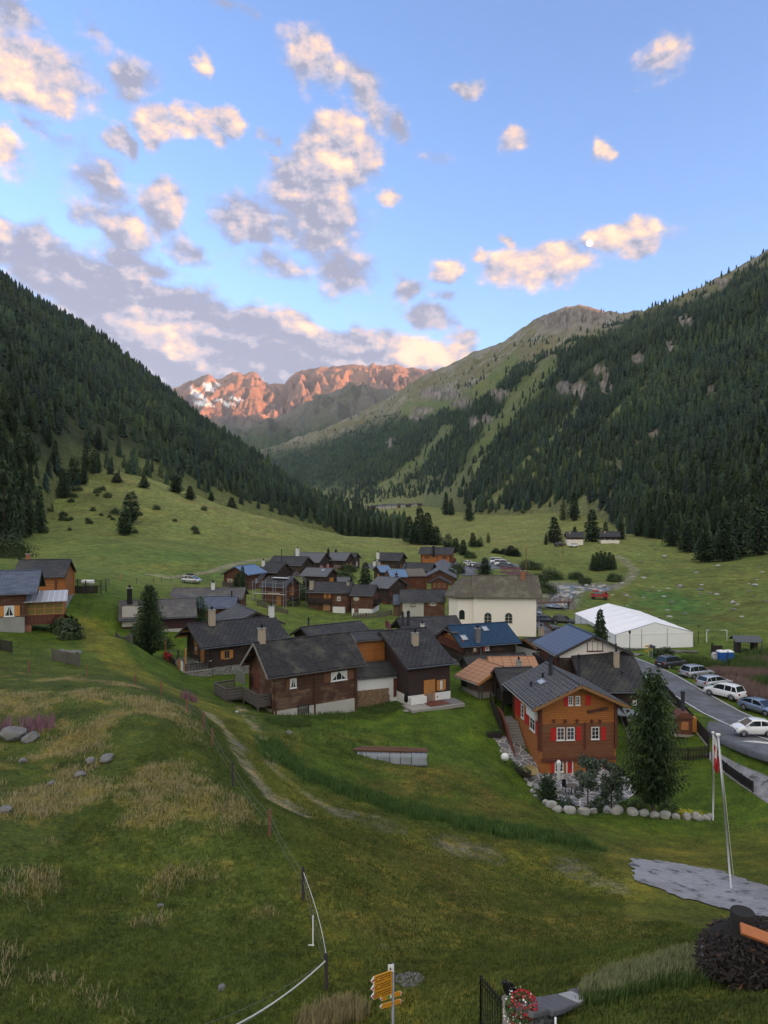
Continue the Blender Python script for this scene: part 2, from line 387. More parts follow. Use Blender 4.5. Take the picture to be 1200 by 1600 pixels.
def poly_dist(x, y, pts):
    """distance to a polyline in the ground plane"""
    best = np.full(np.shape(x), 1e9)
    for a, b in zip(pts[:-1], pts[1:]):
        dx, dy = b[0]-a[0], b[1]-a[1]; t = np.clip(((x-a[0])*dx+(y-a[1])*dy)/(dx*dx+dy*dy+1e-9), 0, 1)
        best = np.minimum(best, np.hypot(x-a[0]-t*dx, y-a[1]-t*dy))
    return best
def hits(lst, **k): return [hit(a, b, **k) for a, b in lst]

# ------------------------------------------------------------ materials
MATS = {}
def mat(name, fn):
    if name in MATS: return MATS[name]
    m = bpy.data.materials.new(name); m.use_nodes = True; T = NT(m.node_tree); T.n.clear()
    b = T.new('ShaderNodeBsdfPrincipled'); o = T.new('ShaderNodeOutputMaterial'); T.lk(b.outputs[0], o.inputs[0])
    fn(T, b); MATS[name] = m; return m
def bump(T, b, h, s=.4, d=.02):
    n = T.new('ShaderNodeBump'); n.inputs['Strength'].default_value = s; n.inputs['Distance'].default_value = d
    T.lk(h, n.inputs['Height']); T.lk(n.outputs[0], b.inputs['Normal'])
def wpos(T): return T.new('ShaderNodeNewGeometry').outputs['Position']
def opos(T): return T.new('ShaderNodeTexCoord').outputs['Object']
def plain(name, c, rough=.6, metal=0, var=.25, sc=6, bs=.15, coat=0):
    def fn(T, b):
        n = T.noise(opos(T), sc, 5)
        T.put(b.inputs['Base Color'], T.mix(n, c4([q*(1-var) for q in c]), c4([min(1, q*(1+var)) for q in c])))
        b.inputs['Roughness'].default_value = rough; b.inputs['Metallic'].default_value = metal
        if coat: b.inputs['Coat Weight'].default_value = coat
        if bs: bump(T, b, T.noise(opos(T), sc*5, 4), bs, .01)
    return mat(name, fn)
def logwall(name, c1, c2, c3, row=.19, rough=.75, grey=0):
    """horizontal log or plank courses; c1 dark, c2 mid, c3 weathered"""
    def fn(T, b):
        p = opos(T); x, y, z = T.xyz(p)
        k = T.m('DIVIDE', z, row); fr = T.m('FRACT', k); rowid = T.m('FLOOR', k)
        edge = T.m('MULTIPLY', T.mr(fr, 0, .14), T.mr(fr, .86, 1.0, 1, 0))
        rn = T.new('ShaderNodeTexWhiteNoise', noise_dimensions='1D'); T.lk(rowid, rn.inputs['W'])
        g = T.noise(T.vm('MULTIPLY', p, (1.2, 1.2, 26)), 1.6, 6, .7)
        st = T.noise(T.vm('ADD', T.vm('MULTIPLY', p, (.7, .7, 1.1)), (3, 7, 1)), .9, 4)
        col = T.mix(T.mr(g, .3, .7), c4(c1), c4(c2)); col = T.mix(T.mr(st, .5, .68), col, c4(c3))
        col = T.mix(T.m('MULTIPLY', rn.outputs['Value'], .45), col, c4(c1))
        col = T.mix(edge, c4([q*.25 for q in c1]), col)
        T.put(b.inputs['Base Color'], col); b.inputs['Roughness'].default_value = rough
        bump(T, b, T.m('ADD', edge, T.m('MULTIPLY', g, .35)), .7, .03)
    return mat(name, fn)
def roofmat(name, c1, c2, kind='shingle', rough=.7, w=.36, h=.26, lichen=.15):
    def fn(T, b):
        x, y, z = T.xyz(opos(T)); ya = T.m('MULTIPLY', T.m('ABSOLUTE', y), 1.12); uv = T.cxyz(x, ya, 0)
        big = T.noise(opos(T), .55, 4); fine = T.noise(uv, 9, 4)
        if kind in ('shingle', 'dots'):
            br = T.new('ShaderNodeTexBrick'); T.lk(uv, br.inputs['Vector']); br.inputs['Scale'].default_value = 1
            br.inputs['Brick Width'].default_value = w; br.inputs['Row Height'].default_value = h
            br.inputs['Mortar Size'].default_value = .022; br.inputs['Mortar Smooth'].default_value = .3; br.inputs['Bias'].default_value = 0
            br.inputs['Color1'].default_value = c4(c1); br.inputs['Color2'].default_value = c4(c2); br.inputs['Mortar'].default_value = c4([q*.35 for q in c1])
            col = br.outputs['Color']; hgt = T.m('SUBTRACT', 1, br.outputs['Fac'])
            col = T.mix(T.m('MULTIPLY', T.mr(fine, .45, .75), .4), col, c4([q*1.7 for q in c2]))
            if kind == 'dots':
                U = T.m('DIVIDE', x, .62); V = T.m('DIVIDE', ya, .46); ev = T.m('MULTIPLY', T.m('MODULO', T.m('FLOOR', V), 2), .5)
                a = T.m('SUBTRACT', T.m('FRACT', T.m('ADD', T.m('ADD', U, ev), 100)), .5); c = T.m('SUBTRACT', T.m('FRACT', V), .5)
                dd = T.vm('LENGTH', T.cxyz(T.m('MULTIPLY', a, .62), T.m('MULTIPLY', c, .46), 0))
                col = T.mix(T.mr(dd, .09, .14, 1, 0), col, (.008, .008, .01, 1))
        elif kind == 'seam':
            U = T.m('FRACT', T.m('DIVIDE', T.m('ADD', x, 100), .55)); s_ = T.m('MULTIPLY', T.mr(U, 0, .12), T.mr(U, .88, 1, 1, 0))
            col = T.mix(s_, c4([min(1, q*1.6) for q in c2]), T.mix(big, c4(c1), c4(c2))); hgt = T.m('SUBTRACT', 1, s_)
        elif kind == 'board':
            U = T.m('FRACT', T.m('DIVIDE', T.m('ADD', x, 100), 1.05)); V = T.m('FRACT', T.m('DIVIDE', ya, .62))
            s_ = T.m('MULTIPLY', T.mr(U, 0, .10), T.mr(V, .0, .16)); col = T.mix(s_, c4([q*.35 for q in c1]), T.mix(fine, c4(c1), c4(c2))); hgt = s_
        elif kind == 'solar':
            U = T.m('FRACT', T.m('DIVIDE', T.m('ADD', x, 100), 1.0)); V = T.m('FRACT', T.m('DIVIDE', ya, .58))
            s_ = T.m('MULTIPLY', T.mr(U, 0, .05), T.mr(V, 0, .08)); col = T.mix(s_, (.16, .19, .22, 1), c4(c1)); hgt = s_
        col = T.mix(T.m('MULTIPLY', T.mr(big, .45, .75), lichen), col, (.22, .21, .15, 1))
        T.put(b.inputs['Base Color'], col)
        T.put(b.inputs['Roughness'], T.m('ADD', rough-.1, T.m('MULTIPLY', fine, .2)))
        b.inputs['Specular IOR Level'].default_value = .2 if kind not in ('solar',) else .5
        if kind in ('seam', 'solar'): b.inputs['Metallic'].default_value = .35
        bump(T, b, hgt, .6, .03)
    return mat(name, fn)
def leafmat(name, c1, c2, sc=.6, obj=True, tint=False):
    def fn(T, b):
        n = T.noise(wpos(T), sc, 3); col = T.mix(T.mr(n, .35, .65), c4(c1), c4(c2))
        if obj:
            r = T.new('ShaderNodeObjectInfo').outputs['Random']
            col = T.mix(T.m('MULTIPLY', r, .45), col, c4([c1[0]*.75+.008, c1[1]*.8, c1[2]*1.1]))
        if tint:
            a = T.new('ShaderNodeAttribute', attribute_name='tint'); col = T.mix(1, col, a.outputs['Color'], 'MULTIPLY')
        T.put(b.inputs['Base Color'], col); b.inputs['Roughness'].default_value = .75
        b.inputs['Specular IOR Level'].default_value = .25
    return mat(name, fn)
def groundmat(name, fine=True, rough=.95):
    """albedo from the surveyed cover map (vertex colours), broken up with fine noise"""
    def fn(T, b):
        a = T.new('ShaderNodeAttribute', attribute_name='tint').outputs['Color']; p = wpos(T)
        n1 = T.noise(p, .45, 6, .65); n2 = T.noise(p, 5.5, 6, .7); n3 = T.noise(p, .06, 5, .6)
        k = T.m('ADD', T.m('ADD', T.m('MULTIPLY', T.m('SUBTRACT', n1, .5), 2.1), T.m('MULTIPLY', T.m('SUBTRACT', n2, .5), 3.0)), 1)
        k = T.m('MULTIPLY', k, T.m('ADD', .55, T.m('MULTIPLY', n3, .9)))
        k = T.m('MAXIMUM', k, .18)
        col = T.vm('MULTIPLY', a, T.cxyz(k, k, k))
        col = T.mix(T.m('MULTIPLY', T.mr(T.noise(p, .9, 5, .65), .5, .68), .6), col, T.vm('MULTIPLY', col, (1.55, 1.12, .8)))
        T.put(b.inputs['Base Color'], col); b.inputs['Roughness'].default_value = rough
        b.inputs['Specular IOR Level'].default_value = .15
        bump(T, b, T.m('ADD', n2, T.m('MULTIPLY', n1, 2)), .8 if fine else .5, .12 if fine else 1.5)
    return mat(name, fn)
def rockmat(name):
    def fn(T, b):
        p = wpos(T); a = T.new('ShaderNodeAttribute', attribute_name='tint').outputs['Color']
        n1 = T.noise(p, .012, 8, .65); n2 = T.noise(p, .05, 6, .7)
        k = T.m('ADD', .35, T.m('ADD', T.m('MULTIPLY', n1, .7), T.m('MULTIPLY', n2, .6)))
        T.put(b.inputs['Base Color'], T.vm('MULTIPLY', a, T.cxyz(k, k, k))); b.inputs['Roughness'].default_value = .95
        b.inputs['Specular IOR Level'].default_value = .1
        bump(T, b, T.m('ADD', n1, T.m('MULTIPLY', n2, .4)), 1, 25)
    return mat(name, fn)
M_GROUND = groundmat('meadow'); M_HILL = groundmat('hillside', False); M_ROCK = rockmat('alpine_rock')

# ------------------------------------------------------------ paths and other ground cover, as polylines on the ground
TRACK = hits([(140,975),(165,1015),(215,1055),(290,1085),(350,1120),(395,1170),(430,1215),(480,1262),(560,1290),(640,1305),(740,1328),(840,1352),(960,1388)])
RUT1 = hits([(330,1118),(362,1150),(372,1175),(390,1205),(430,1255),(470,1275)])
RUT2 = hits([(375,1105),(400,1140),(412,1165),(425,1200),(470,1235),(520,1265),(580,1275)])
FARPATH = hits([(236,898),(265,902),(330,893),(430,873)], dmax=400)
UPPATH = hits([(965,915),(985,905),(992,890),(975,875),(962,868)], dmax=400)
BANK = hits([(420,1165),(440,1190),(480,1210),(540,1235),(620,1262),(700,1282),(800,1300),(900,1318)])
RIVER = hits([(868,946),(878,930),(886,922),(880,912),(905,914),(930,920),(945,915)], dmax=400)
def spots(x, y, lst):
    m = np.zeros(np.shape(x))
    for (px, py, rpx, k) in lst:
        h = hit(px, py); r = rpx/F*h[1]; yr = max(r*1.0, r)
        m = np.maximum(m, k*(1-sst(.35, 1, np.hypot((x-h[0])/r, (y-h[1])/(r*1.6)))))
    return m
GRAVEL = [(445,1262,38,1),(375,1165,16,.9),(410,1160,12,.9),(712,1322,42,.9),(760,1335,35,.6),(895,1358,40,.8),(600,1290,40,.5),(535,1272,30,.7),(640,1530,22,1.0),(950,1385,40,.6),(600,1480,12,.6),(1000,1300,12,.2),(285,1100,20,.4)]
def leftof(x, y):
    return (x < np.interp(y, [15,20.3,26,30,34.5,41,45,48,54,58,60,62], [-.5,-1.6,-3,-4.9,-7.4,-10,-11.5,-13.4,-17.1,-20.5,-25.3,-31.3])) & (y < 63)
def cover(x, y):
    """albedo of the open ground"""
    px = 600+x/y*F; d = y
    n = fbm(x/6., y/6., 4); nb = fbm(x/22.+5, y/22., 4); nf = fbm(x/1.3, y/1.3, 3)
    def C(c): return np.array(c)[None]
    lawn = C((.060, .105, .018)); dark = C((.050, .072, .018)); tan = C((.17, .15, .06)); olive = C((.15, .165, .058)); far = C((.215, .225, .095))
    w = lambda m: np.clip(m, 0, 1)[:, None]
    col = lawn+0*x[:, None]
    left = sst(520, 400, px)*(1-sst(62, 78, d))
    col = col*(1-w(left))+w(left)*(dark*(1-w(nb*1.2+.45))+C((.062,.088,.026))*w(nb*1.2+.45))
    dry = left*sst(.02, .30, n+nf*.5+.15*fbm(x/14., y/9., 2))*sst(19, 27, d)*leftof(x, y)
    col = col*(1-w(dry*.75))+tan*w(dry*.75)
    fr = (1-sst(45, 55, d))*(1-left); col = col*(1-w(fr))+w(fr)*(C((.066,.086,.018))*(1-w(n+.35))+C((.125,.120,.034))*w(n+.35))
    # worn strip of lawn near the pile
    dl = spots(x, y, [(700,1235,150,1),(620,1225,100,.9),(560,1165,70,.6),(450,1160,50,.6),(800,1240,80,.7),(560,1400,160,.7),(760,1440,160,.8),(900,1430,120,.7),(680,1340,150,.6)])*sst(-.3, .25, n+nf*.3); col = col*(1-w(dl))+w(dl*.85)*C((.15, .132, .045))
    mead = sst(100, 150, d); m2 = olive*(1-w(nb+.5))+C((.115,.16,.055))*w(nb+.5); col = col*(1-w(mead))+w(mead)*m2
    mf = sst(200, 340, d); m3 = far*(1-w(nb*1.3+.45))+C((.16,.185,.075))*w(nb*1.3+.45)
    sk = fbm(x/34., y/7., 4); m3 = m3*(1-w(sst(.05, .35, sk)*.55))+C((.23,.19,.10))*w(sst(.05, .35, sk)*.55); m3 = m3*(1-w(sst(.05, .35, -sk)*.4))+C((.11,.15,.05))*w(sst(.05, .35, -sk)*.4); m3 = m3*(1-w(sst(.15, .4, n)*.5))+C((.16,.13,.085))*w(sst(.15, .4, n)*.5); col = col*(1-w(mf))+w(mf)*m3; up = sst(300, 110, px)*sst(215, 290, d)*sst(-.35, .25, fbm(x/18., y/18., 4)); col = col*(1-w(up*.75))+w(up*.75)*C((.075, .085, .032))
    lush = spots(x, y, [(1000,935,130,.9),(1040,960,120,.8),(300,880,120,.4)])*sst(-.3, .2, nb); col = col*(1-w(lush))+w(lush)*C((.055, .125, .045))
    rb = sst(860, 980, px)*sst(120, 140, d)*(1-sst(210, 260, d))*sst(.0, .3, n); col = col*(1-w(rb*.6))+w(rb*.6)*C((.10,.095,.035))
    bk = 1-sst(.6, 2.4, poly_dist(x, y, BANK)+nf*.5); col = col*(1-w(bk*.8))+w(bk*.8)*C((.045, .095, .035))
    lv = w((1-sst(1.2, 3.0, poly_dist(x, y, TRACK)))*.8); col = col*(1-lv)+lv*C((.13, .135, .03))
    dm = np.maximum(np.maximum((1-sst(.35, .95, poly_dist(x, y, RUT1)+nf*.6))*sst(-.5,.05,nf+n), (1-sst(.25, .85, poly_dist(x, y, RUT2)+nf*.6))*sst(-.3,.25,nf+n)), spots(x, y, GRAVEL)*sst(-.25, .3, nf+n*.5))
    dm = np.maximum(dm, 1-sst(.8, 1.8, poly_dist(x, y, FARPATH))); dm = np.maximum(dm, (1-sst(.8, 2.2, poly_dist(x, y, UPPATH)))*.8)
    col = col*(1-w(dm))+w(dm)*C((.21, .20, .185))
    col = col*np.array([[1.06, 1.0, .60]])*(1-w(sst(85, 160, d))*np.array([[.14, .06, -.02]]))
    bt = (1-sst(2.5, 6, poly_dist(x, y, RIVER)+nf)); col = col*(1-w(bt*.8))+w(bt*.8)*C((.17,.17,.15))
    return col

def grid_sheet(name, us, ds, zf, cf, mt, keep=None, kind='structure', smooth=True):
    U, D = np.meshgrid(us, ds); X = (U*D).ravel(); Y = D.ravel(); Z = zf(X, Y); n, m = U.shape
    V = np.stack([X, Y, Z], 1); i = np.arange((n-1)*(m-1)); r, c = i//(m-1), i%(m-1); a = r*m+c
    Fc = np.stack([a, a+1, a+m+1, a+m], 1)
    if keep is not None:
        k = keep(X, Y, Z); Fc = Fc[k[Fc].any(1)]; used = np.unique(Fc); mp = np.full(len(V), -1); mp[used] = np.arange(len(used)); V = V[used]; Fc = mp[Fc]; X = X[used]; Y = Y[used]
    return np_mesh(name, V, Fc, mt, smooth=smooth, colors=cf(V[:, 0], V[:, 1], V[:, 2]), kind=kind)
us = np.concatenate([np.linspace(-2.5, -.72, 70)[:-1], np.linspace(-.72, .72, 620), np.linspace(.72, 2.5, 70)[1:]])
def zg(x, y):
    z = gz(x, y); dr = poly_dist(x, y, RIVER); return z-1.1*(1-sst(1.0, 4.0, dr))
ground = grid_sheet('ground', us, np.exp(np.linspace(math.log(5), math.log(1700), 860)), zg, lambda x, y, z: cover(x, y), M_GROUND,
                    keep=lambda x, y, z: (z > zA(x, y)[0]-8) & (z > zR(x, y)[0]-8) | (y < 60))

# clearings, screes and cliffs on the right-hand side of the valley (pixel polylines, half width)
STRIPS = [([(860,572),(820,612),(790,648),(760,690),(735,735),(712,768),(690,785)], 15), ([(700,668),(660,715),(630,740),(600,762)], 8), ([(900,640),(860,690),(800,745),(770,790)], 5),
          ([(1010,600),(960,650),(900,720)], 5), ([(640,640),(700,632),(760,606),(800,565)], 12)]
ROCKS = [(880,605,13,11),(938,578,11,7),(1000,560,14,6),(1020,678,22,7),(985,692,12,6),(965,730,8,12),(948,600,9,20),(905,610,12,16),(780,615,16,10),(760,655,12,6),(870,500,40,16),(905,495,44,14),(720,630,20,7),
         (690,615,38,9),(660,640,20,6),(1110,610,14,8),(1070,500,20,7),(1050,540,16,8),(945,600,12,14),(1120,440,25,7),(740,660,8,8),(650,650,14,5),(612,690,10,6)]
def stripm(px, py):
    m = np.zeros(np.shape(px))
    wx = px+8*fbm(px/24., py/24., 3); wy = py+8*fbm(px/24.+40, py/24., 3)
    for pts, hw in STRIPS: m = np.maximum(m, 1-sst(hw*.6, hw*1.3, poly_dist(wx, wy, pts)))
    return m
def rockm(px, py):
    m = np.zeros(np.shape(px)); wx = px+10*fbm(px/14., py/14., 3); wy = py+8*fbm(px/14.+40, py/14., 3)
    for x0, y0, rx, ry in ROCKS: m = np.maximum(m, 1-sst(.6, 1.2, np.hypot((wx-x0)/rx, (wy-y0)/ry)))
    return m
TLX = [300,400,480,560,600,640,700,760,800,870,900,960,1010,1100,1200,1500]; TLY = [720,708,700,668,655,648,632,612,575,560,540,512,490,465,408,260]
def coverR(x, y, z):
    px, py = proj(x, y, z); n = fbm(x/120., y/120., 5); nf = fbm(x/30., y/30., 4)
    w = lambda m: np.clip(m, 0, 1)[:, None]; C = lambda c: np.array(c)[None]
    forest = C((.032, .048, .018))+0*x[:, None]; alp = C((.165, .15, .08))*(1-w(n*1.2+.4))+C((.115,.12,.055))*w(n*1.2+.4)
    above = sst(12, -14, py-np.interp(px, TLX, TLY)+nf*22); col = forest*(1-w(above))+w(above)*alp
    rk = np.maximum(sst(.02, .28, n+nf*.7)*above*.7, above*sst(830, 850, px)*sst(1000, 960, px)*sst(535, 500, py)*(.75+nf)); col = col*(1-w(rk))+w(rk)*C((.25, .225, .195))
    st = stripm(px, py); col = col*(1-w(st))+w(st)*(C((.10, .135, .042))*(1-w(nf+.3))+C((.15,.15,.075))*w(nf+.3))
    r2 = rockm(px, py); rs = w(fbm(px/4., py/9., 4)*1.6+.5); col = col*(1-w(r2))+w(r2)*(C((.25, .215, .185))*rs+C((.08, .075, .055))*(1-rs))
    s = zR(x, y)[1]; ft = 1-sst(.02, .09, s+nf*.03); col = col*(1-w(ft))+w(ft)*C((.17, .185, .075))
    return col
def coverA(x, y, z):
    n = fbm(x/60., y/60., 4); w = np.clip(n+.5, 0, 1)[:, None]; s = zA(x, y)[1]; f = (1-sst(.02, .10, s+n*.05))[:, None]
    c = np.array((.028, .045, .015))*(1-w)+np.array((.045, .055, .024))*w
    return c*(1-f)+f*np.array((.12, .14, .045))
usA = np.linspace(-1.7, .03, 420)
hillA = grid_sheet('hill', usA, np.exp(np.linspace(math.log(55), math.log(1500), 330)), lambda x, y: zA(x, y)[0], coverA, M_HILL, keep=lambda x, y, z: z > gz(x, y)-14)
usR = np.concatenate([np.linspace(-.33, .6, 560), np.linspace(.6, 1.6, 120)[1:]])
hillR = grid_sheet('hill', usR, np.exp(np.linspace(math.log(60), math.log(4300), 620)), lambda x, y: zR(x, y)[0], coverR, M_HILL, keep=lambda x, y, z: (y > 1500) | (z > gz(x, y)-14))

# far ranges
def far_mtn(name, px, cpy, cdp, bpy_, bdp, amp, nsc, seed, cf, crest_amp, u0, u1, nu, nd):
    def z(x, y):
        p = 600+x/y*F; cz = -(np.interp(p, px, cpy)-800)/F*cdp; bz = -(bpy_-800)/F*bdp; s = (y-bdp)/(cdp-bdp); sc = np.clip(s, 0, 1)
        zz = bz+(cz-bz)*sc**.85; zz = np.where(s > 1, cz-(y-cdp)*.9, zz)
        env = sst(0, .15, s)*(1-sst(.75, 1, s)*.85)
        rel = ridged(x/nsc+seed+.25*fbm(x/900., y/900.), y/(nsc*2.6)-seed, 6)-.35
        return ZC+zz+env*rel*amp+fbm(x/90., y/200., 4)*crest_amp*sst(.3, .9, s)+env*(ridged(x/130.+s*2, y/420., 4)-.4)*amp*.22
    return grid_sheet(name, np.linspace(u0, u1, nu), np.linspace(bdp, cdp*1.12, nd), z, cf, M_ROCK)
def coverM1(x, y, z):
    px, py = proj(x, y, z); n = fbm(x/300., y/300., 5); nf = fbm(x/70., y/70., 4); w = lambda m: np.clip(m, 0, 1)[:, None]; C = lambda c: np.array(c)[None]
    col = C((.33, .215, .16))*(1-w(n*1.6+.5))+C((.17, .13, .11))*w(n*1.6+.5)
    low = sst(650, 780, z)*0+sst(900, 600, z); col = col*(1-w(low))+w(low)*C((.12, .12, .07))
    sx = px+7*fbm(px/9., py/9., 3); sy = py+5*fbm(px/9.+9, py/9., 3)
    sn = np.zeros(len(x))
    for a, b, rx, ry, rot in ((327,606,10,6,-35),(313,618,14,4,-35),(340,600,6,4,10),(303,612,12,4,-60),(350,629,20,2,-14),(318,631,22,3,-8),(370,624,14,2.2,-12)):
        c, s_ = math.cos(R(rot)), math.sin(R(rot)); dx, dy = sx-a, sy-b; sn = np.maximum(sn, 1-sst(.7, 1.15, np.hypot((dx*c-dy*s_)/rx, (dx*s_+dy*c)/ry)))
    return col*(1-w(sn))+w(sn)*C((.85, .85, .88))
def coverM2(x, y, z):
    n = fbm(x/250., y/250., 5); nf = fbm(x/60., y/60., 4); w = lambda m: np.clip(m, 0, 1)[:, None]; C = lambda c: np.array(c)[None]
    col = C((.20, .17, .145))*(1-w(n+.5))+C((.13, .13, .085))*w(n+.5); g = sst(620, 380, z+nf*160+n*100); col = col*(1-w(g))+w(g)*(C((.085, .105, .045))*(1-w(nf+.4))+C((.035, .055, .025))*w(nf+.4))
    return col
m1 = far_mtn('mountain', [0,100,200,280,300,312,325,345,352,365,380,395,403,412,430,445,452,470,490,520,560,620,632,640,668,700,760,900,1100],
             [690,660,630,606,594,590,586,592,588,584,582,580,586,597,601,599,590,580,576,573,571,570,574,576,576,585,600,640,680], 7500, 760, 5300, 230, 210, 2.2, coverM1, 26, -.55, .5, 560, 320)
m2 = far_mtn('mountain', [100,200,330,380,430,460,500,530,560,600,650,720,800,1000], [720,700,682,668,658,640,618,606,603,606,612,626,645,700], 4500, 780, 3300, 190, 300, 6.4, coverM2, 22, -.5, .4, 460, 260)
# unseen ridge added beyond the right-hand slope, crest shaped to shade the valley
def shade_ridge():
    ys = np.linspace(-7000, 6400, 260); ts = np.linspace(-1, 1, 60); Yg, Tg = np.meshgrid(ys, ts); X = 3900+Tg*1500; Y = Yg
    H = np.interp(Y, [-7000, 1500, 2200, 4200, 5300, 6400], [1180, 1030, 1370, 1430, 1440, 1470])
    Z = (H+fbm(Y/700., X/3000., 5)*150)*(1-np.abs(Tg)**1.2)+(ridged(X/600., Y/600.)-.3)*120*(1-np.abs(Tg))*np.abs(Tg)*2-40
    n, m = X.shape; i = np.arange((n-1)*(m-1)); r, c = i//(m-1), i%(m-1); a = r*m+c
    V = np.stack([X.ravel(), Y.ravel(), Z.ravel()], 1)
    return np_mesh('mountain', V, np.stack([a, a+1, a+m+1, a+m], 1), M_ROCK, smooth=True, colors=coverM2(V[:, 0], V[:, 1], V[:, 2]), kind='structure')
shade_ridge()
# ------------------------------------------------------------ building materials
W_OLD = logwall('weathered_larch', (.040,.016,.010), (.15,.058,.026), (.22,.135,.08))
W_DARK = logwall('dark_larch', (.018,.011,.008), (.066,.032,.020), (.11,.07,.047), row=.22)
W_RED = logwall('red_brown_larch', (.085,.024,.012), (.25,.075,.028), (.10,.05,.03), row=.2)
W_BROWN = logwall('brown_larch', (.055,.021,.011), (.18,.065,.029), (.18,.105,.06), row=.2)
W_ORANGE = logwall('honey_larch', (.30,.095,.018), (.60,.22,.045), (.42,.15,.04), row=.2, rough=.55)
W_CLEAD = logwall('dark_plank_cladding', (.030,.014,.012), (.055,.027,.022), (.04,.02,.017), row=.14)
W_MAROON = logwall('maroon_plank', (.035,.010,.009), (.065,.018,.014), (.04,.015,.012), row=.28)
W_MID = logwall('brown_honey_larch', (.13,.045,.018), (.34,.13,.05), (.24,.11,.055), row=.2)
W_NEW = logwall('new_larch', (.34,.15,.06), (.50,.25,.11), (.42,.20,.09), row=.16)
W_BARN = logwall('pale_old_larch', (.10,.055,.035), (.20,.12,.075), (.17,.12,.09), row=.3)
PLASTER = plain('lime_plaster', (.42,.40,.35), .9, var=.18, sc=1.2, bs=.2)
CREAM = plain('cream_render', (.82,.74,.66), .9, var=.05, sc=.8, bs=.1)
WHITE = plain('white_render', (.70,.69,.66), .85, var=.08, sc=2, bs=.1)
WPAINT = plain('white_paint', (.75,.75,.72), .5, var=.05, bs=0)
PEACH = plain('peach_render', (.55,.40,.28), .9, var=.08, bs=.1)
CONC = plain('grey_concrete', (.26,.25,.23), .9, var=.25, sc=1.5)
SLAB = plain('pale_concrete_slab', (.30,.28,.25), .9, var=.15, sc=2)
def stonemat(name, c1, c2, sc=3.0):
    def fn(T, b):
        v = T.new('ShaderNodeTexVoronoi', feature='DISTANCE_TO_EDGE'); v.inputs['Scale'].default_value = sc
        pw = T.vm('ADD', T.vm('MULTIPLY', opos(T), (1, 1, 1.7)), T.vm('MULTIPLY', T.cxyz(T.noise(opos(T), 3, 2), T.noise(opos(T), 3.3, 2), 0), (.3, .3, .3)))
        T.lk(pw, v.inputs['Vector']); v2 = T.new('ShaderNodeTexVoronoi'); v2.inputs['Scale'].default_value = sc; T.lk(pw, v2.inputs['Vector'])
        e = T.mr(v.outputs['Distance'], .0, .09); col = T.mix(T.xyz(v2.outputs['Color'])[0], c4(c1), c4(c2)); col = T.mix(e, c4([q*.22 for q in c1]), col)
        T.put(b.inputs['Base Color'], col); b.inputs['Roughness'].default_value = .9; bump(T, b, e, .8, .05)
    return mat(name, fn)
STONE = stonemat('rubble_stone', (.20,.19,.17), (.36,.34,.30)); FLAG = stonemat('flagstone', (.10,.10,.11), (.17,.165,.17), 1.5)
ROOF_D = roofmat('dark_slate_roof', (.028,.027,.029), (.046,.045,.048), 'dots')
ROOF_G = roofmat('grey_slate_roof', (.080,.079,.083), (.118,.116,.121), 'dots', lichen=.12)
ROOF_O = roofmat('old_shingle_roof', (.022,.021,.023), (.044,.042,.043), 'shingle', lichen=.28, w=.3, h=.2)
ROOF_S = roofmat('grey_shingle_roof', (.075,.07,.07), (.125,.115,.11), 'shingle', lichen=.5, w=.3, h=.2)
ROOF_P = roofmat('plain_dark_roof', (.032,.031,.034), (.050,.049,.052), 'shingle', lichen=.15, w=.5, h=.3)
ROOF_L = roofmat('light_slate_roof', (.095,.096,.104), (.135,.137,.148), 'seam', lichen=.15)
ROOF_B = roofmat('blue_tile_roof', (.010,.035,.075), (.016,.050,.105), 'shingle', .55, w=.3, h=.38, lichen=.0)
ROOF_BM = roofmat('blue_metal_roof', (.10,.16,.26), (.14,.21,.33), 'seam', .5, lichen=.05)
ROOF_BS = roofmat('blue_slate_roof', (.06,.075,.11), (.11,.13,.18), 'shingle', .6, w=.75, h=.24, lichen=.05)
ROOF_PV = roofmat('solar_roof', (.045,.07,.12), (.05,.08,.14), 'solar', .35, lichen=.0)
ROOF_C = roofmat('mossy_shingle_roof', (.085,.075,.055), (.15,.13,.095), 'shingle', lichen=.5, w=.18, h=.22)
ROOF_BR = roofmat('brown_tin_roof', (.12,.105,.085), (.16,.14,.11), 'seam', .7, lichen=.3)
ROOF_NB = roofmat('bare_board_roof', (.34,.17,.09), (.46,.25,.15), 'board', lichen=.0)
ROOF_MT = roofmat('tin_sheet_roof', (.34,.34,.36), (.42,.42,.44), 'seam', .4, lichen=.3)
EDGE = plain('roof_edge', (.045,.035,.03), .8); EDGE_L = plain('weathered_edge', (.20,.18,.16), .9); EDGE_O = plain('brown_barge_board', (.26,.13,.05), .7)
GLASS = mat('window_glass', lambda T, b: (T.put(b.inputs['Base Color'], (.02,.025,.03,1)), T.put(b.inputs['Roughness'], .12)))
GLASS_B = mat('blue_curtained_glass', lambda T, b: (T.put(b.inputs['Base Color'], (.07,.16,.30,1)), T.put(b.inputs['Roughness'], .15)))
GLASS_Y = mat('warm_glass', lambda T, b: (T.put(b.inputs['Base Color'], (.20,.15,.05,1)), T.put(b.inputs['Roughness'], .2)))
CURT = plain('curtain_cloth', (.62,.60,.55), .9, var=.1, sc=8, bs=0)
RED = plain('red_shutter', (.50,.022,.018), .5, var=.12, sc=4); ORG = plain('orange_shutter', (.50,.20,.035), .55, var=.15, sc=5)
TANSH = plain('tan_shutter', (.36,.20,.09), .7, var=.2, sc=5); BRSH = plain('brown_shutter', (.16,.065,.03), .7, var=.2, sc=5)
MAR = plain('maroon_paint', (.10,.016,.014), .6); DKW = plain('dark_timber', (.022,.015,.012), .8, var=.4, sc=9); GRW = plain('grey_timber', (.095,.082,.07), .9, var=.4, sc=9)
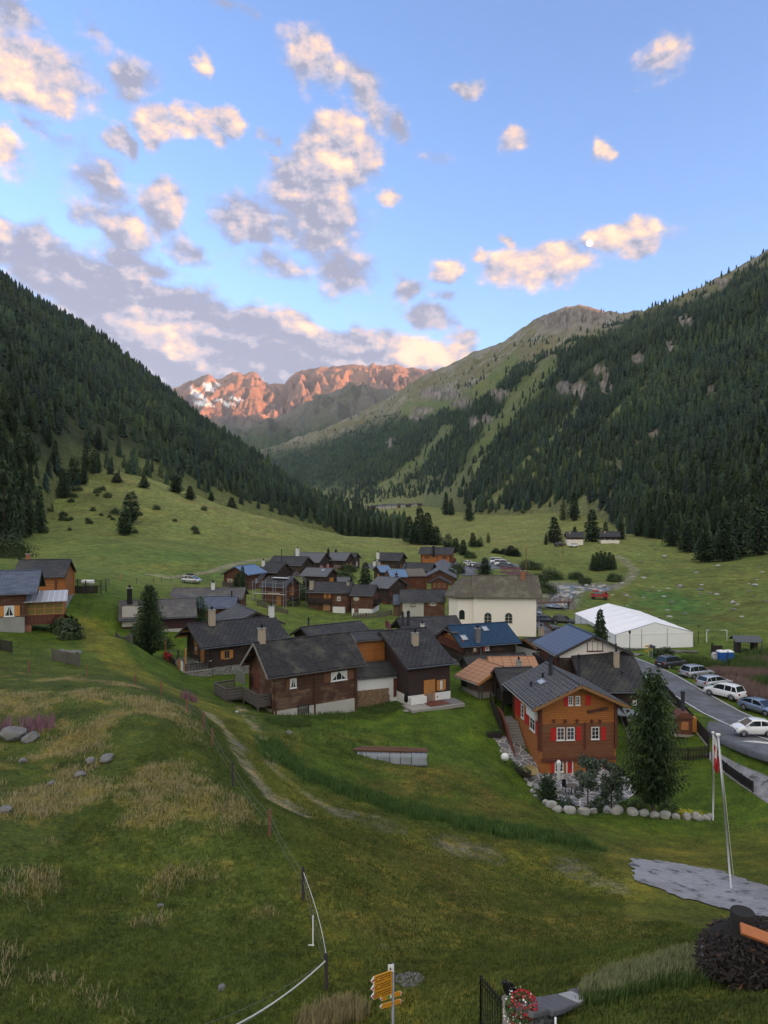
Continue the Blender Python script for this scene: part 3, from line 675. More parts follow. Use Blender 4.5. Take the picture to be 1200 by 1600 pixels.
RBW = plain('red_brown_timber', (.12,.035,.02), .7, var=.3, sc=7); BRW = plain('brown_timber', (.12,.06,.03), .8, var=.35, sc=8); HONEY = plain('honey_timber', (.40,.18,.05), .6, var=.25, sc=6)
BLK = plain('black_metal', (.012,.012,.013), .45, .5, bs=0); GALV = plain('galvanised_metal', (.45,.45,.46), .4, .8, var=.1, bs=0); STEEL = plain('dull_steel', (.22,.22,.23), .45, .7, bs=0)
CHIM = plain('rendered_chimney', (.36,.29,.21), .9, var=.25, sc=3); BRICK = plain('brick_chimney', (.26,.11,.06), .9, var=.35, sc=9); WCHIM = plain('white_chimney', (.62,.60,.56), .9)
TERRA = plain('terracotta', (.30,.09,.05), .8)

class House:
    """gabled house set out from its roof: A, B ridge ends and C the eave corner below A on the side we see (photo pixels), dA metres away.
    local X runs A>B along the ridge; faces F (-Y), K (+Y), R (+X), L (-X)"""
    def __init__(s, name, label, A, dA, B, C, ang=None, L=None, hw=None, drop=None, wall=W_DARK, roof=ROOF_P, plinth=None, oh=(.55, .65), cat='house', edge=EDGE, base=None, back=True, thick=.16, group=None, mid=None):
        pa = P(A[0], A[1], dA); uB = (B[0]-600)/F; uC, wC = (C[0]-600)/F, (800-C[1])/F
        if ang is None:
            dB = (pa[2]-ZC)/((800-B[1])/F); pb = np.array([uB*dB, dB, pa[2]]); v = pb-pa; Lr = float(np.hypot(v[0], v[1])); v = v/Lr; th = math.atan2(v[1], v[0])
        else:
            th = R(ang); v = np.array([math.cos(th), math.sin(th), 0])
            Lr = (uB*pa[1]-pa[0])/(v[0]-uB*v[1]); pb = pa+v*Lr
        if L: Lr = L; pb = pa+v*L
        n = np.array([v[1], -v[0], 0])
        # C = pa + hw n - drop z
        if hw is None: hw = (uC*pa[1]-pa[0])/(n[0]-uC*n[1])
        if drop is None: drop = (pa[2]-ZC)-wC*(pa[1]+hw*n[1])
        s.th, s.L, s.hw, s.drop, s.v, s.n = th, Lr, hw, drop, v, n
        c = (pa+pb)/2; s.oh = oh; s.pitch = drop/hw
        if base is None:
            cs = [c+v*(i*(Lr/2-oh[0]))+n*(j*(hw-oh[1])) for i in (-1, 1) for j in (-1, 1)]
            s.gzs = [gz1(q[0], q[1]) for q in cs]; base = sum(s.gzs)/4; s.low = min(s.gzs)-base-.6
        else: s.low = -1.0
        s.base = base; s.zr = c[2]-base; s.ze = s.zr-drop
        s.o = empty(name, (c[0], c[1], base), th, label, cat, group); s.loc = np.array([c[0], c[1], base])
        s.wl = Lr/2-oh[0]; s.ww = hw-oh[1]                 # wall half sizes
        s.zw = s.ze+oh[1]*s.pitch-.05                      # wall top at the eaves
        s.wallmat = wall
        ph = plinth[0] if plinth else s.low
        w = MB(); z0 = ph; zt = s.zr-.10
        pr = [(-s.ww, z0), (s.ww, z0), (s.ww, s.zw), (0, zt), (-s.ww, s.zw)]
        w.extr(pr, -s.wl, s.wl, 'x'); s.wall = w.build('wall', wall, s.o)
        if plinth:
            MB().box((0, 0, (ph+s.low)/2), (2*s.wl+.10, 2*s.ww+.10, ph-s.low)).build('plinth', plinth[1], s.o)
        r = MB()
        for sg in (-1, 1):
            if sg == 1 and not back: continue
            e = s.hw if sg == -1 else s.hw
            a, b = (0, s.zr), (sg*e, s.zr-s.pitch*e); k = thick/math.cos(math.atan(s.pitch))
            poly = [(0.0, s.zr+k), (sg*e, b[1]+k), (sg*e, b[1]), (0.0, s.zr)]
            if sg == 1: poly = poly[::-1]
            r.extr(poly, -Lr/2, Lr/2, 'x')
        r.box((0, 0, s.zr+thick*1.1), (Lr, .28, .07))
        s.roof = r.build('roof', roof, s.o); s.k = thick/math.cos(math.atan(s.pitch)); s.roofmat = roof
        if edge:
            f = MB()
            for ex in (-Lr/2-.025, Lr/2+.025):
                for sg in (-1, 1):
                    f.bar((ex, sg*.02, s.zr-.02), (ex, sg*s.hw, s.ze-.02), .05, .26)
            parts(f, 'barge_board', edge, s.o, 2)
            g = MB(); g.tube([(-Lr/2, -s.hw-.07, s.ze+.02), (Lr/2, -s.hw-.07, s.ze+.02)], .07, 6); g.build('gutter', STEEL if edge is not EDGE_L else GRW, s.o)
        if VERB: print('%-34s th %5.0f L %5.1f hw %4.1f drop %4.1f eave %4.1f zr %4.1f' % (label[:34], math.degrees(th), Lr, hw, drop, s.ze, s.zr))
    def fm(s, f): return {'F': 0, 'R': 90, 'K': 180, 'L': -90}[f]
    def dist(s, f): return s.ww if f in 'FK' else s.wl
    def fpt(s, f, a, out, z):
        """face coordinates > local"""
        t = R(s.fm(f)); x, y = a, -s.dist(f)-out
        return (x*math.cos(t)-y*math.sin(t), x*math.sin(t)+y*math.cos(t), z)
    def ray(s, f, px, py, extra=0):
        """sight line through a pixel > (across, height) on a face"""
        t = s.th+R(s.fm(f)); nx, ny = math.sin(t), -math.cos(t); rx, ry = math.cos(t), math.sin(t)
        u, w = (px-600)/F, (800-py)/F; D = s.dist(f)+extra
        d = ((s.loc[0]*nx+s.loc[1]*ny)+D)/(u*nx+ny)
        p = np.array([u*d, d, ZC+w*d])-s.loc
        return p[0]*rx+p[1]*ry, p[2]
    def rect(s, f, r, extra=0):
        a0, z1 = s.ray(f, r[0], r[1], extra); a1, z0 = s.ray(f, r[2], r[3], extra); _, z1b = s.ray(f, r[2], r[1], extra); _, z0b = s.ray(f, r[0], r[3], extra)
        if a1 < a0: a0, a1 = a1, a0
        return (a0+a1)/2, ((z0+z0b)/2+(z1+z1b)/2)/2, a1-a0, abs((z1+z1b)/2-(z0+z0b)/2)
    def fbox(s, mb, f, a, z, w, h, o0, o1):
        """box on a face from o0 to o1 outwards"""
        c = s.fpt(f, a, (o0+o1)/2, z); mb.box(c, (w, abs(o1-o0), h), rz=R(s.fm(f)))
    def window(s, f, r=None, at_=None, sh=None, frame=WPAINT, nx=2, ny=2, curt=False, glass=GLASS, shw=.42, shutsides=(1, 1), label=None):
        a, z, w, h = s.rect(f, r) if r else at_
        w = max(w, .45); h = max(h, .5)
        if abs(a)+w/2 > (s.wl if f in 'FK' else s.ww): a = math.copysign(max(0, (s.wl if f in 'FK' else s.ww)-w/2-.1), a)
        m = MB(); t = .08
        for i in (-1, 1): s.fbox(m, f, a+i*(w/2-t/2), z, t, h, -.02, .07)
        for i in (-1, 1): s.fbox(m, f, a, z+i*(h/2-t/2), w-2*t, t, -.02, .06)
        for i in range(1, nx): s.fbox(m, f, a-w/2+w*i/nx, z, .045, h-2*t, .0, .05)
        for i in range(1, ny): s.fbox(m, f, a, z-h/2+h*i/ny, w-2*t, .03, .0, .045)
        s.fbox(m, f, a, z-h/2-.03, w+.12, .05, -.02, .12)
        o = m.build('window', frame, s.o, label=label)
        g = MB(); s.fbox(g, f, a, z, w-.1, h-.1, -.03, .018); g.build('pane', glass, o)
        if curt:
            c = MB(); hw_ = w/2-.1
            for i in (-1, 1):
                q = [s.fpt(f, a+i*hw_, .022, z+h/2-.1), s.fpt(f, a+i*.04, .022, z+h/2-.1), s.fpt(f, a+i*hw_*.9, .022, z-h/2+.12), s.fpt(f, a+i*hw_, .022, z-h/2+.12)]
                q2 = [s.fpt(f, a+i*hw_, .030, z+h/2-.1), s.fpt(f, a+i*.04, .030, z+h/2-.1), s.fpt(f, a+i*hw_*.9, .030, z-h/2+.12), s.fpt(f, a+i*hw_, .030, z-h/2+.12)]
                c.add(q+q2, [(0,1,2,3), (7,6,5,4), (0,4,5,1), (1,5,6,2), (2,6,7,3), (3,7,4,0)])
            c.build('curtain', CURT, o)
        if sh:
            for i in (-1, 1):
                if not shutsides[(i+1)//2]: continue
                q = MB(); sw = min(w*.5, .75) if nx < 3 else w*.42
                s.fbox(q, f, a+i*(w/2+sw/2+.03), z, sw, h, .0, .05)
                for zz in (-.33, .33): s.fbox(q, f, a+i*(w/2+sw/2+.03), z+zz*h, sw*.92, .06, .05, .075)
                q.build('shutter', sh, s.o)
        return o
    def door(s, f, r=None, at_=None, m=ORG, frame=ORG):
        a, z, w, h = s.rect(f, r) if r else at_
        q = MB(); s.fbox(q, f, a, z, w, h, -.02, .05)
        for k in range(1, 4): s.fbox(q, f, a-w/2+w*k/4, z, .02, h*.9, .05, .062)
        o = q.build('door', m, s.o); q = MB()
        for i in (-1, 1): s.fbox(q, f, a+i*(w/2+.05), z, .1, h+.1, -.02, .09)
        s.fbox(q, f, a, z+h/2+.06, w+.2, .1, -.02, .09); q.build('door_frame', frame, o)
        q = MB(); c = s.fpt(f, a+w*.36, .09, z-.05); q.box(c, (.05, .08, .16), R(s.fm(f))); q.build('handle', STEEL, o)
        return o
    def panel(s, name, f, r=None, at_=None, m=None, o0=-.01, o1=.04, extra=0):
        a, z, w, h = s.rect(f, r, extra) if r else at_
        q = MB(); s.fbox(q, f, a, z, w, h, o0, o1); return q.build(name, m, s.o)
    def corner_logs(s, m=None, z0=None, z1=None, inter=()):
        q = MB(); z0 = s.low if z0 is None else z0; z1 = z1 or s.zw
        for i in (-1, 1):
            for j in (-1, 1):
                x, y = i*s.wl, j*s.ww
                q.box((x+i*.10, y-j*.10, (z0+z1)/2), (.2, .16, z1-z0)); q.box((x-i*.10, y+j*.085, (z0+z1)/2-.01), (.16, .17, z1-z0-.02))
        parts(q, 'corner_log', m or s.wallmat, s.o, 2); q = MB()
        for f, a, zt in inter: s.fbox(q, f, a, (z0+zt)/2, .16, zt-z0, -.01, .12)
        if inter: parts(q, 'wall_post', m or s.wallmat, s.o)
    def purlins(s, m=None, ends='LR'):
        q = MB(); k = s.L/2-.05
        for e in ends:
            sg = 1 if e == 'R' else -1
            for y in (-s.ww+.05, -s.ww*.5, 0, s.ww*.5, s.ww-.05):
                z = s.zr-abs(y)*s.pitch-.14; q.box((sg*(s.wl+(k-s.wl)/2), y, z), (k-s.wl+.04, .16, .2))
        return parts(q, 'purlin', m or s.wallmat, s.o)
    def roofpt(s, px, py, side=-1):
        """sight line through a pixel > local point on the roof slope"""
        u, w = (px-600)/F, (800-py)/F; n = s.n*(1 if side == -1 else -1)
        # z = base+zr+k - pitch * t,  t = (p-loc).n
        zt = s.base+s.zr+s.k; ln = s.loc[0]*n[0]+s.loc[1]*n[1]
        d = (zt-ZC+s.pitch*ln)/(w+s.pitch*(u*n[0]+n[1])); p = np.array([u*d, d, ZC+w*d])-s.loc
        return p[0]*s.v[0]+p[1]*s.v[1], p[0]*s.n[0]+p[1]*s.n[1], p[2]   # along, towards -Y, z
    def chimney(s, px, py, h=1.1, w=.6, m=CHIM, kind='block', side=-1, label=None):
        x, t, z = s.roofpt(px, py, side); y = -t
        q = MB()
        if kind in ('block', 'brick', 'capped'):
            q.box((x, y, z+h/2-.4), (w, w*.9, h+.8)); o = q.build('chimney', m, s.o, label)
            c = MB(); c.box((x, y, z+h+.04), (w+.14, w*.9+.14, .08)); c.build('chimney_cap', CONC, o)
            c = MB(); c.lathe((x, y, z+h+.08), [(w*.2, 0), (w*.2, .28), (w*.3, .30), (w*.06, .42)], 10); c.build('flue', BLK if kind != 'capped' else GALV, o)
        else:
            r_ = w/2; q.tube([(x, y, z-.3), (x, y, z+h)], r_, 12); q.lathe((x, y, z+h), [(r_*1.25, 0), (r_*1.25, .07), (r_*.9, .09), (r_*.9, .2), (r_*1.35, .22), (r_*.1, .4)], 12)
            o = q.build('chimney', m, s.o, label)
        return o
    def skylight(s, px, py, w=.8, h=1.1, side=-1, open_=0):
        x, t, z = s.roofpt(px, py, side); a = math.atan(s.pitch); sg = -1 if side == -1 else 1
        M = Matrix.Translation((x, sg*abs(t), z+.05)) @ Matrix.Rotation(-sg*a if False else (a if sg == -1 else -a), 4, 'X')
        q = MB()
        for i in (-1, 1): q.box((i*w/2, 0, 0), (.1, h+.1, .14)); q.box((0, i*h/2, 0), (w-.1, .1, .14))
        o = q.build('skylight', STEEL, s.o); g = MB().box((0, 0, .01), (w-.1, h-.1, .06)).build('pane', GLASS_SKY, o)
        o.matrix_basis = M; return o
    def balcony(s, f, a, z, w, d=1.0, m=DKW, h=.95, gap=.14, flowers=False):
        q = MB(); s.fbox(q, f, a, z, w, .12, 0, d)
        for k in (-1, 0, 1): 
            c = s.fpt(f, a+k*(w/2-.15), d/2, z-.14); q.box(c, (.12, d, .18), R(s.fm(f)))
        o = q.build('balcony', m, s.o); r_ = MB()
        s.fbox(r_, f, a, z+h, w, .07, d-.09, d-.02)
        for i in (-1, 1):
            c = s.fpt(f, a+i*(w/2-.03), d/2, z+h); r_.box(c, (.06, d, .07), R(s.fm(f)))
        n = max(2, int(w/gap))
        for i in range(n+1): s.fbox(r_, f, a-w/2+w*i/n, z+h/2+.05, gap*.6, h-.1, d-.08, d-.05)
        for sd_ in (-1, 1):
            for i in range(max(1, int(d/gap))):
                c = s.fpt(f, a+sd_*(w/2-.03), .08+i*gap, z+h/2+.05); r_.box(c, (.03, gap*.6, h-.1), R(s.fm(f)))
        r_.build('railing', m, o)
        if flowers: flowerbox(s, f, a, z+h, w*.8, d, o)
        return o
GLASS_SKY = mat('skylight_glass', lambda T, b: (T.put(b.inputs['Base Color'], (.30,.36,.42,1)), T.put(b.inputs['Roughness'], .1)))
FLW_R = plain('red_petals', (.45,.02,.03), .7, bs=0); FLW_W = plain('white_petals', (.75,.72,.66), .7, bs=0); LEAF_S = plain('flower_leaf', (.05,.11,.03), .8, bs=0)
def petals(pts, size, seed=0):
    rr = np.random.default_rng(seed); pts = np.asarray(pts); n = len(pts)
    a = rr.normal(size=(n, 3)); a /= np.linalg.norm(a, axis=1)[:, None]; b = np.cross(a, rr.normal(size=(n, 3))); b /= np.linalg.norm(b, axis=1)[:, None]; c = np.cross(a, b)
    sz = size*rr.uniform(.6, 1.3, (n, 1)); V = np.stack([pts-b*sz, pts-c*sz, pts+b*sz, pts+c*sz], 1).reshape(-1, 3)
    return V, np.arange(4*n).reshape(n, 4)
def flowerbox(s, f, a, z, w, d, parent):
    m = MB(); s.fbox(m, f, a, z-.1, w, .2, d, d+.2); o = m.build('flower_box', BRW, parent)
def flower_patch(parent, pts, size, m, name='flower', seed=1):
    V, Fc = petals(pts, size, seed); return np_mesh(name, V, Fc, m, parent, kind='stuff')
VERB = True
# ------------------------------------------------------------ near houses
H = House
# big weathered barn-house in the middle
h1 = H('log_house', 'weathered dark log house with long slate roof and grey timber balcony beside the grass track', (396,1006), 71, (546,989.5), (418.5,1061.5), wall=W_OLD, roof=ROOF_O, plinth=(.75, PLASTER), oh=(.95,.55), edge=EDGE_L)
h1.corner_logs(inter=[('F', -.25, h1.zw)]); h1.purlins()
h1.window('F', (517,1049,542,1063), sh=BRSH, curt=True, nx=3, ny=1); h1.window('F', (453,1060,463,1075), sh=BRSH, curt=True, nx=2, ny=1, shutsides=(1,0))
h1.door('F', (466,1102,481,1116), m=GRW, frame=DKW)
h1.chimney(409,1001,h=1.2,w=.62,m=CHIM,side=1)
def h1_deck():
    o = MB(); zf = 1.25
    # side gallery along the left gable and a deck at the back corner, held on posts
    x0 = -h1.wl; o.box((x0-.75, .4, zf), (1.5, 5.4, .14)); o.box((x0-2.0, 3.2, zf+.05), (2.5, 3.4, .12))
    o = o.build('deck', GRW, h1.o)
    r = MB(); q = [(x0-.05,-2.3),(x0-1.5,-2.3),(x0-1.5,1.5),(x0-3.25,1.5),(x0-3.25,4.9),(x0-1.0,4.9)]
    for a, b in zip(q[:-1], q[1:]):
        for k in range(4): r.bar((a[0],a[1],zf+.2+k*.28), (b[0],b[1],zf+.2+k*.28), .05, .2)
        r.bar((a[0],a[1],zf+1.2), (b[0],b[1],zf+1.2), .14, .05)
        r.bar((b[0],b[1],zf-.2), (b[0],b[1],zf+1.2), .1)
    r.build('railing', GRW, o); p = MB()
    for x, y in ((x0-1.4,-2.2),(x0-1.4,1.4),(x0-3.1,1.6),(x0-3.1,4.8),(x0-1.2,4.8)): p.box((x, y, (zf-1.6)/2), (.16,.16,zf+1.6))
    p.bar((x0-1.5,1.4,-.3),(x0-3.0,1.0,zf), .12); p.bar((x0-1.5,.2,-.3),(x0-2.7,.9,zf-.2), .12); parts(p, 'post', GRW, o)
    g = MB(); g.extr([(2.0,zf+1.2),(2.0,zf+2.1),(2.6,zf+2.5),(4.6,zf+2.5),(4.6,zf+1.2)], x0-1.05, x0-1.0, 'x'); g.build('screen', GALV, o)
    b = MB(); b.bar((x0-.02,-h1.ww,h1.zw-.2),(h1.oh[0]*-1+x0+.1,-h1.hw+.1,h1.ze), .1); b.build('brace', h1.wallmat, h1.o)
h1_deck()
h1.panel('vertical_board', 'L', at_=(-1.4, 3.0, 1.6, 1.8), m=RBW, o1=.03)
# chalet with terrace and orange shutters
h2 = H('chalet', 'dark chalet with spotted slate roof, orange shutters and a flower-decked corner terrace', (292.5,976.6), 85, (429,964), (313.5,1015), wall=W_DARK, roof=ROOF_D, plinth=(1.0, STONE), oh=(1.5,.7), edge=BRW and EDGE)
h2.corner_logs(); h2.purlins(HONEY, 'L'); h2.window('F', (350,1016,359,1029), sh=ORG, nx=2, ny=1, frame=TANSH)
h2.panel('gable_panel', 'L', at_=(0, h2.zr-1.9, 3.6, 1.8), m=HONEY); h2.door('L', at_=(1.2, 2.0, .9, 1.9), m=HONEY, frame=HONEY); h2.window('L', at_=(-1.1, 2.3, .9, .9), frame=HONEY, curt=True)
h2.chimney(331,967.5,h=1.1,w=.7,m=CHIM,side=1); h2.chimney(424,962,h=1.2,w=.6,m=WCHIM,side=1)
def h2_terrace():
    x0 = -h2.wl; d = 3.2; t = MB(); t.box((x0-d/2, -.1, .15), (d, 2*h2.ww+.5, 1.5)); o = t.build('terrace', STONE, h2.o)
    t = MB(); t.box((x0-d/2, -h2.ww-.3, .94), (d+.1, .3, .1)); t.box((x0-d, -.1, .94), (.3, 2*h2.ww+.4, .1)); t.build('coping', SLAB, o)
    f = MB()
    for k in range(18): f.box((x0-d+.1+k*d/18, -h2.ww-.3, 1.4), (.09, .03, .85))
    for k in range(9): f.box((x0-d, -h2.ww+3.2+k*.3, 1.4), (.03, .2, .85))
    f.bar((x0-d,-h2.ww-.33,1.8),(x0,-h2.ww-.33,1.8),.07); f.build('railing', DKW, o)
    g = MB().box((x0-d-.03, -h2.ww+1.6, 1.25), (.07, .9, 1.7)).build('gate', HONEY, o)
    g = MB().box((x0-d-.03, -h2.ww+.75, 1.2), (.07, .6, 1.6)).build('gate', WPAINT, o, 'narrow white gate')
    rr = np.random.default_rng(5)
    pts = np.stack([rr.uniform(x0-d-.1, x0-d+.5, 260), rr.uniform(h2.ww-2.6, h2.ww+.1, 260), rr.uniform(1.2, 2.0, 260)], 1); flower_patch(o, pts, .09, FLW_R, 'geranium', 2)
    pts = np.stack([rr.uniform(x0-d+.1, x0, 34), rr.uniform(-h2.ww-.2, -h2.ww+.3, 34), rr.uniform(1.5, 1.9, 34)], 1); flower_patch(o, pts, .06, FLW_W, 'daisy', 3)
    pts = np.stack([rr.uniform(x0-d+.1, x0, 160), rr.uniform(-h2.ww-.2, h2.ww-.3, 160), rr.uniform(1.1, 1.9, 160)], 1); flower_patch(o, pts, .1, LEAF_S, 'leaf', 4)
    p = MB(); p.box((x0-d+.2, -h2.ww+.1, 2.2), (.16,.16,2.7)); p.box((x0-d+.2, h2.ww-.3, 2.2), (.16,.16,2.7)); parts(p, 'post', HONEY, o)
    q = MB(); q.bar((x0-d+.6,h2.ww+.0,1.95),(x0-d+2.0,h2.ww+.0,1.95),.5,.06)
    for x in (x0-d+.7, x0-d+1.9): q.box((x, h2.ww, 1.4), (.06,.5,1.0))
    q.build('table', GRW, o)
h2_terrace()
# dark chalet with orange door, front of the middle group
h3 = H('chalet', 'small dark plank chalet with spotted slate roof, orange door and white base', (593.5,988), 80, (666,982), (635.5,1046), wall=W_CLEAD, roof=ROOF_D, plinth=(.95, WHITE), oh=(.45,.5))
h3.door('F', (663.5,1064,678,1096), m=HONEY, frame=ORG); h3.window('F', (686,1062,692.5,1078), sh=ORG, nx=1, ny=1, frame=TANSH, glass=CURT)
h3.chimney(648.5,1007,h=1.25,w=.62,m=CHIM)
h3.panel('vent', 'F', at_=(h3.wl-1.6,.5,.12,.12), m=BLK, o1=.08)
def h3_terrace():
    t = MB(); y = -h3.ww; t.box((-.2, y-1.2, -.05), (2*h3.wl+1.2, 2.4, .35)); o = t.build('terrace', SLAB, h3.o)
    t = MB(); t.box((h3.wl-.9, y-1.15, .16), (2.6, 1.9, .06)); t.build('paving', roofmat('terrace_paving',(.16,.15,.15),(.22,.2,.2),'shingle',w=.4,h=.2), o)
    MB().box((.2, y-1.2, .19), (2.4, 1.7, .06)).build('rug', RBW, o)
    w = MB().box((-h3.wl+.9, y-.6, .55), (1.9, .25, .75)).build('low_wall', WHITE, o)
h3_terrace()
# woodshed between the two
sh1 = H('woodshed', 'low shed with dark lean-to roof, stacked firewood and a red-brown door between two houses', (543,1040), 77, (625,1033), (572,1064), wall=WHITE, roof=ROOF_P, oh=(.15,.25), hw=2.1, drop=1.1, cat='shed', base=gz1(-1.5, 76))
sh1.door('F', (616,1061,628,1088), m=RBW, frame=RBW)
def woodstack(h, f, a0, a1, z0, z1, r=.09, out=.02, seed=0, name='firewood'):
    rr = random.Random(seed); q = MB(); z = z0
    while z < z1:
        a = a0+rr.uniform(0, r)
        while a < a1:
            rad = r*rr.uniform(.7, 1.15); c1 = h.fpt(f, a, out, z); c2 = h.fpt(f, a, out+.25+rr.uniform(-.04,.06), z+rr.uniform(-.01,.01)); q.tube([c1, c2], rad, 6, smooth=False); a += 2*rad
        z += 1.75*r
    return q.build(name, plain('split_logs', (.26,.17,.10), .9, var=.7, sc=4, bs=0), h.o)
woodstack(sh1, 'F', -sh1.wl+.15, sh1.ray('F',607,1080)[0], .1, 1.75, seed=3)
# honey-coloured cabin behind, with a satellite dish
hc = H('log_cabin', 'honey-coloured log cabin with a flat dark roof and red satellite dish, half hidden between roofs', (546,989.5), 80.5, (598,985.8), (556,994.5), wall=W_ORANGE, roof=ROOF_P, oh=(.3,.5), hw=2.6, drop=.55, edge=EDGE_L)
hc.corner_logs(inter=[('F', 0.2, hc.zw)]); hc.panel('stacked_board', 'F', at_=(1.1, 1.2, .5, 1.9), m=HONEY, o1=.2); hc.panel('crate', 'F', at_=(-.1, .6, .7, .5), m=plain('yellow_plastic',(.75,.36,.02),.5), o1=.5)
def dish(parent, loc, r, az, m, el=25):
    q = MB(); q.lathe((0,0,0), [(.02, .10*r/.5), (r*.5, .14*r/.5-.04), (r*.85, .2*r/.5-.03), (r, .24*r/.5-.02)][::-1]+[(r*.5,.02), (.02,-.02)], 20)
    o = q.build('satellite_dish', m, parent); o.location = loc; o.rotation_euler = (R(90-el), 0, az)
    a = MB(); a.bar((0,-r*.8,.1),(0,0,r*1.0), .03); a.box((0,0,r*1.0), (.08,.08,.1)); a.build('feed_arm', STEEL, o)
    p = MB(); p.bar((0,0,0),(0,-.5,-.5),.05); p.build('bracket', STEEL, o); return o
dish(hc.o, (2.1, -1.0, hc.zr+.75), .55, R(40), MAR)
# the orange chalet, nearest
h4 = H('chalet', 'honey-orange log chalet with red shutters and spotted slate roof, nearest house in the village', (852.4,1036.4), 75, (909.4,1072.8), (786,1071), wall=W_ORANGE, roof=ROOF_G, plinth=None, oh=(.95,.95), hw=4.65, drop=2.1, edge=EDGE_O, base=ZC-24.55)
h4.corner_logs(RBW, inter=[('R', .65, h4.zw-1.9)], z0=2.3); h4.purlins(EDGE_O, 'R'); h4.panel('lower_logs', 'R', (847,1130,959.5,1184), m=W_MID, o0=-.02, o1=.018)
for r in ((888.5,1088,894.3,1102),(899.5,1087.6,905.7,1101.8)): h4.window('R', r, nx=2, ny=3)
h4.panel('shutter', 'R', (881,1089,888,1103), m=RED, o1=.06); h4.panel('shutter', 'R', (915,1086.5,922.8,1101.5), m=RED, o1=.06)
h4.window('R', (869.5,1136.5,882,1156.5), nx=2, ny=3, glass=GLASS_B); h4.window('R', (885,1136.2,897.5,1156.2), nx=2, ny=3, glass=GLASS_B)
h4.panel('shutter', 'R', (860.3,1137.5,869,1157.5), m=RED, o1=.06); h4.panel('shutter', 'R', (900,1135.8,907.5,1157), m=RED, o1=.06)
h4.window('R', (923.7,1135.7,936,1155), nx=2, ny=3); h4.panel('shutter', 'R', (939,1135.8,946.5,1156.5), m=RED, o1=.06)
for px in (865,883,901,924.5,937): h4.panel('beam_end', 'R', (px-1.6,1124,px+1.6,1128.5), m=RBW, o1=.22)
h4.panel('cornice', 'R', (846,1183.5,961,1187.5), m=RBW, o1=.25)
def h4_more():
    a, z, w, h = h4.rect('R', (918,1106,949,1112.5)); q = MB()
    c = h4.fpt('R', a, .06, z); m = Matrix.Rotation(R(90), 4, 'Z') @ Matrix.Rotation(R(-9), 4, 'Y'); q.box(c, (w, .08, .34), m=m)
    for i in (-1, 1): q.box(tuple(np.array(c)+np.array((0, i*w/2*math.cos(R(9)), i*w/2*math.sin(R(9))))), (.07,.2,.26), m=m)
    sg = q.build('name_board', plain('name_board_wood', (.13,.045,.022), .7), h4.o, 'tilted carved name board'); q = MB(); rr = random.Random(2)
    x = -w/2+.2
    while x < w/2-.2:   # carved letters, too far off to read
        hh = rr.uniform(.10,.17); off = Vector((x, -.045, 0)); p = m @ off; q.box(tuple(Vector(c)+p), (.045,.02,hh), m=m); 
        if rr.random() < .6: p = m @ Vector((x+.05, -.045, rr.uniform(-.05,.05))); q.box(tuple(Vector(c)+p), (.06,.02,.035), m=m)
        x += rr.uniform(.13,.17)
    q.build('lettering', plain('carved_dark', (.03,.012,.008), .8, bs=0), sg)
    # glazed garden rooms below
    h4.window('R', (866.5,1188,880,1206), nx=2, ny=3); h4.panel('shutter','R',(861,1187.5,866,1207), m=RED, o1=.06)
    d = h4.door('R', (886,1187,893.5,1207.5), m=RED, frame=WPAINT)
    h4.window('R', (928,1186.5,940,1203), nx=2, ny=3); h4.panel('shutter','R',(942,1186.5,948,1203), m=RED, o1=.06); h4.panel('plastered_bay','R',(916,1187.5,925,1196), m=PEACH, o1=.03)
    # left side: windows and the blind
    h4.window('F', (828.5,1117,836.5,1141), nx=2, ny=2, frame=WPAINT); h4.panel('shutter','F',(820.5,1112,826.5,1132), m=RED, o1=.06); h4.panel('shutter','F',(837.5,1126,840.5,1148), m=RED, o1=.06)
    h4.panel('blind_box','F',(827.5,1107.5,840.5,1120), m=WPAINT, o1=.35); h4.panel('side_door','F',(806,1092,813,1118), m=RED, o1=.06); h4.window('F',(815,1101,819,1122), nx=1, ny=3)
h4_more()
h4.chimney(860.2,1054.5,h=1.7,w=.42,m=BLK,kind='pipe'); h4.chimney(904.5,1057,h=2.0,w=.42,m=BLK,kind='pipe',side=1)
h4.skylight(846,1066,w=1.35,h=.65)
for px,py in ((829.5,1072),(848,1058.5)): h4.chimney(px,py,h=.12,w=.22,m=BLK,kind='pipe')
def h4_stair():
    # outside stair with a timber parapet along the left wall, climbing towards the back
    y = -h4.ww; q = MB(); n = 15; xa, xb = 1.9, -2.6; z0 = .25
    for k in range(n):
        x = xa+(xb-xa)*k/n; zz = z0+.19*(k+1); q.box((x-.15, y-.85, zz/2-.2), (.32, 1.5, zz+.4))
    q.box((-h4.wl+.2, y-.85, 1.4), (2*(h4.wl-2.6-.2)+.3, 1.5, 3.2)); o = q.build('stair', GRW and plain('stair_stone', (.27,.255,.235), .9), h4.o)
    q = MB(); q.extr([(xa+.2,-.4),(xa+.2,z0+.9),(xb,z0+.19*n+1.0),(-h4.wl-.4,z0+.19*n+1.0),(-h4.wl-.4,-.6)], y-1.78, y-1.62, 'y')
    q.build('parapet', RBW, o); q = MB(); q.extr([(xa-.2,-.6),(xa-.2,.6),(xb-.3,1.9),(-h4.wl-.4,1.9),(-h4.wl-.4,-.6)], y-1.90, y-1.785, 'y'); q.build('stair_wall', WHITE, o)
h4_stair()
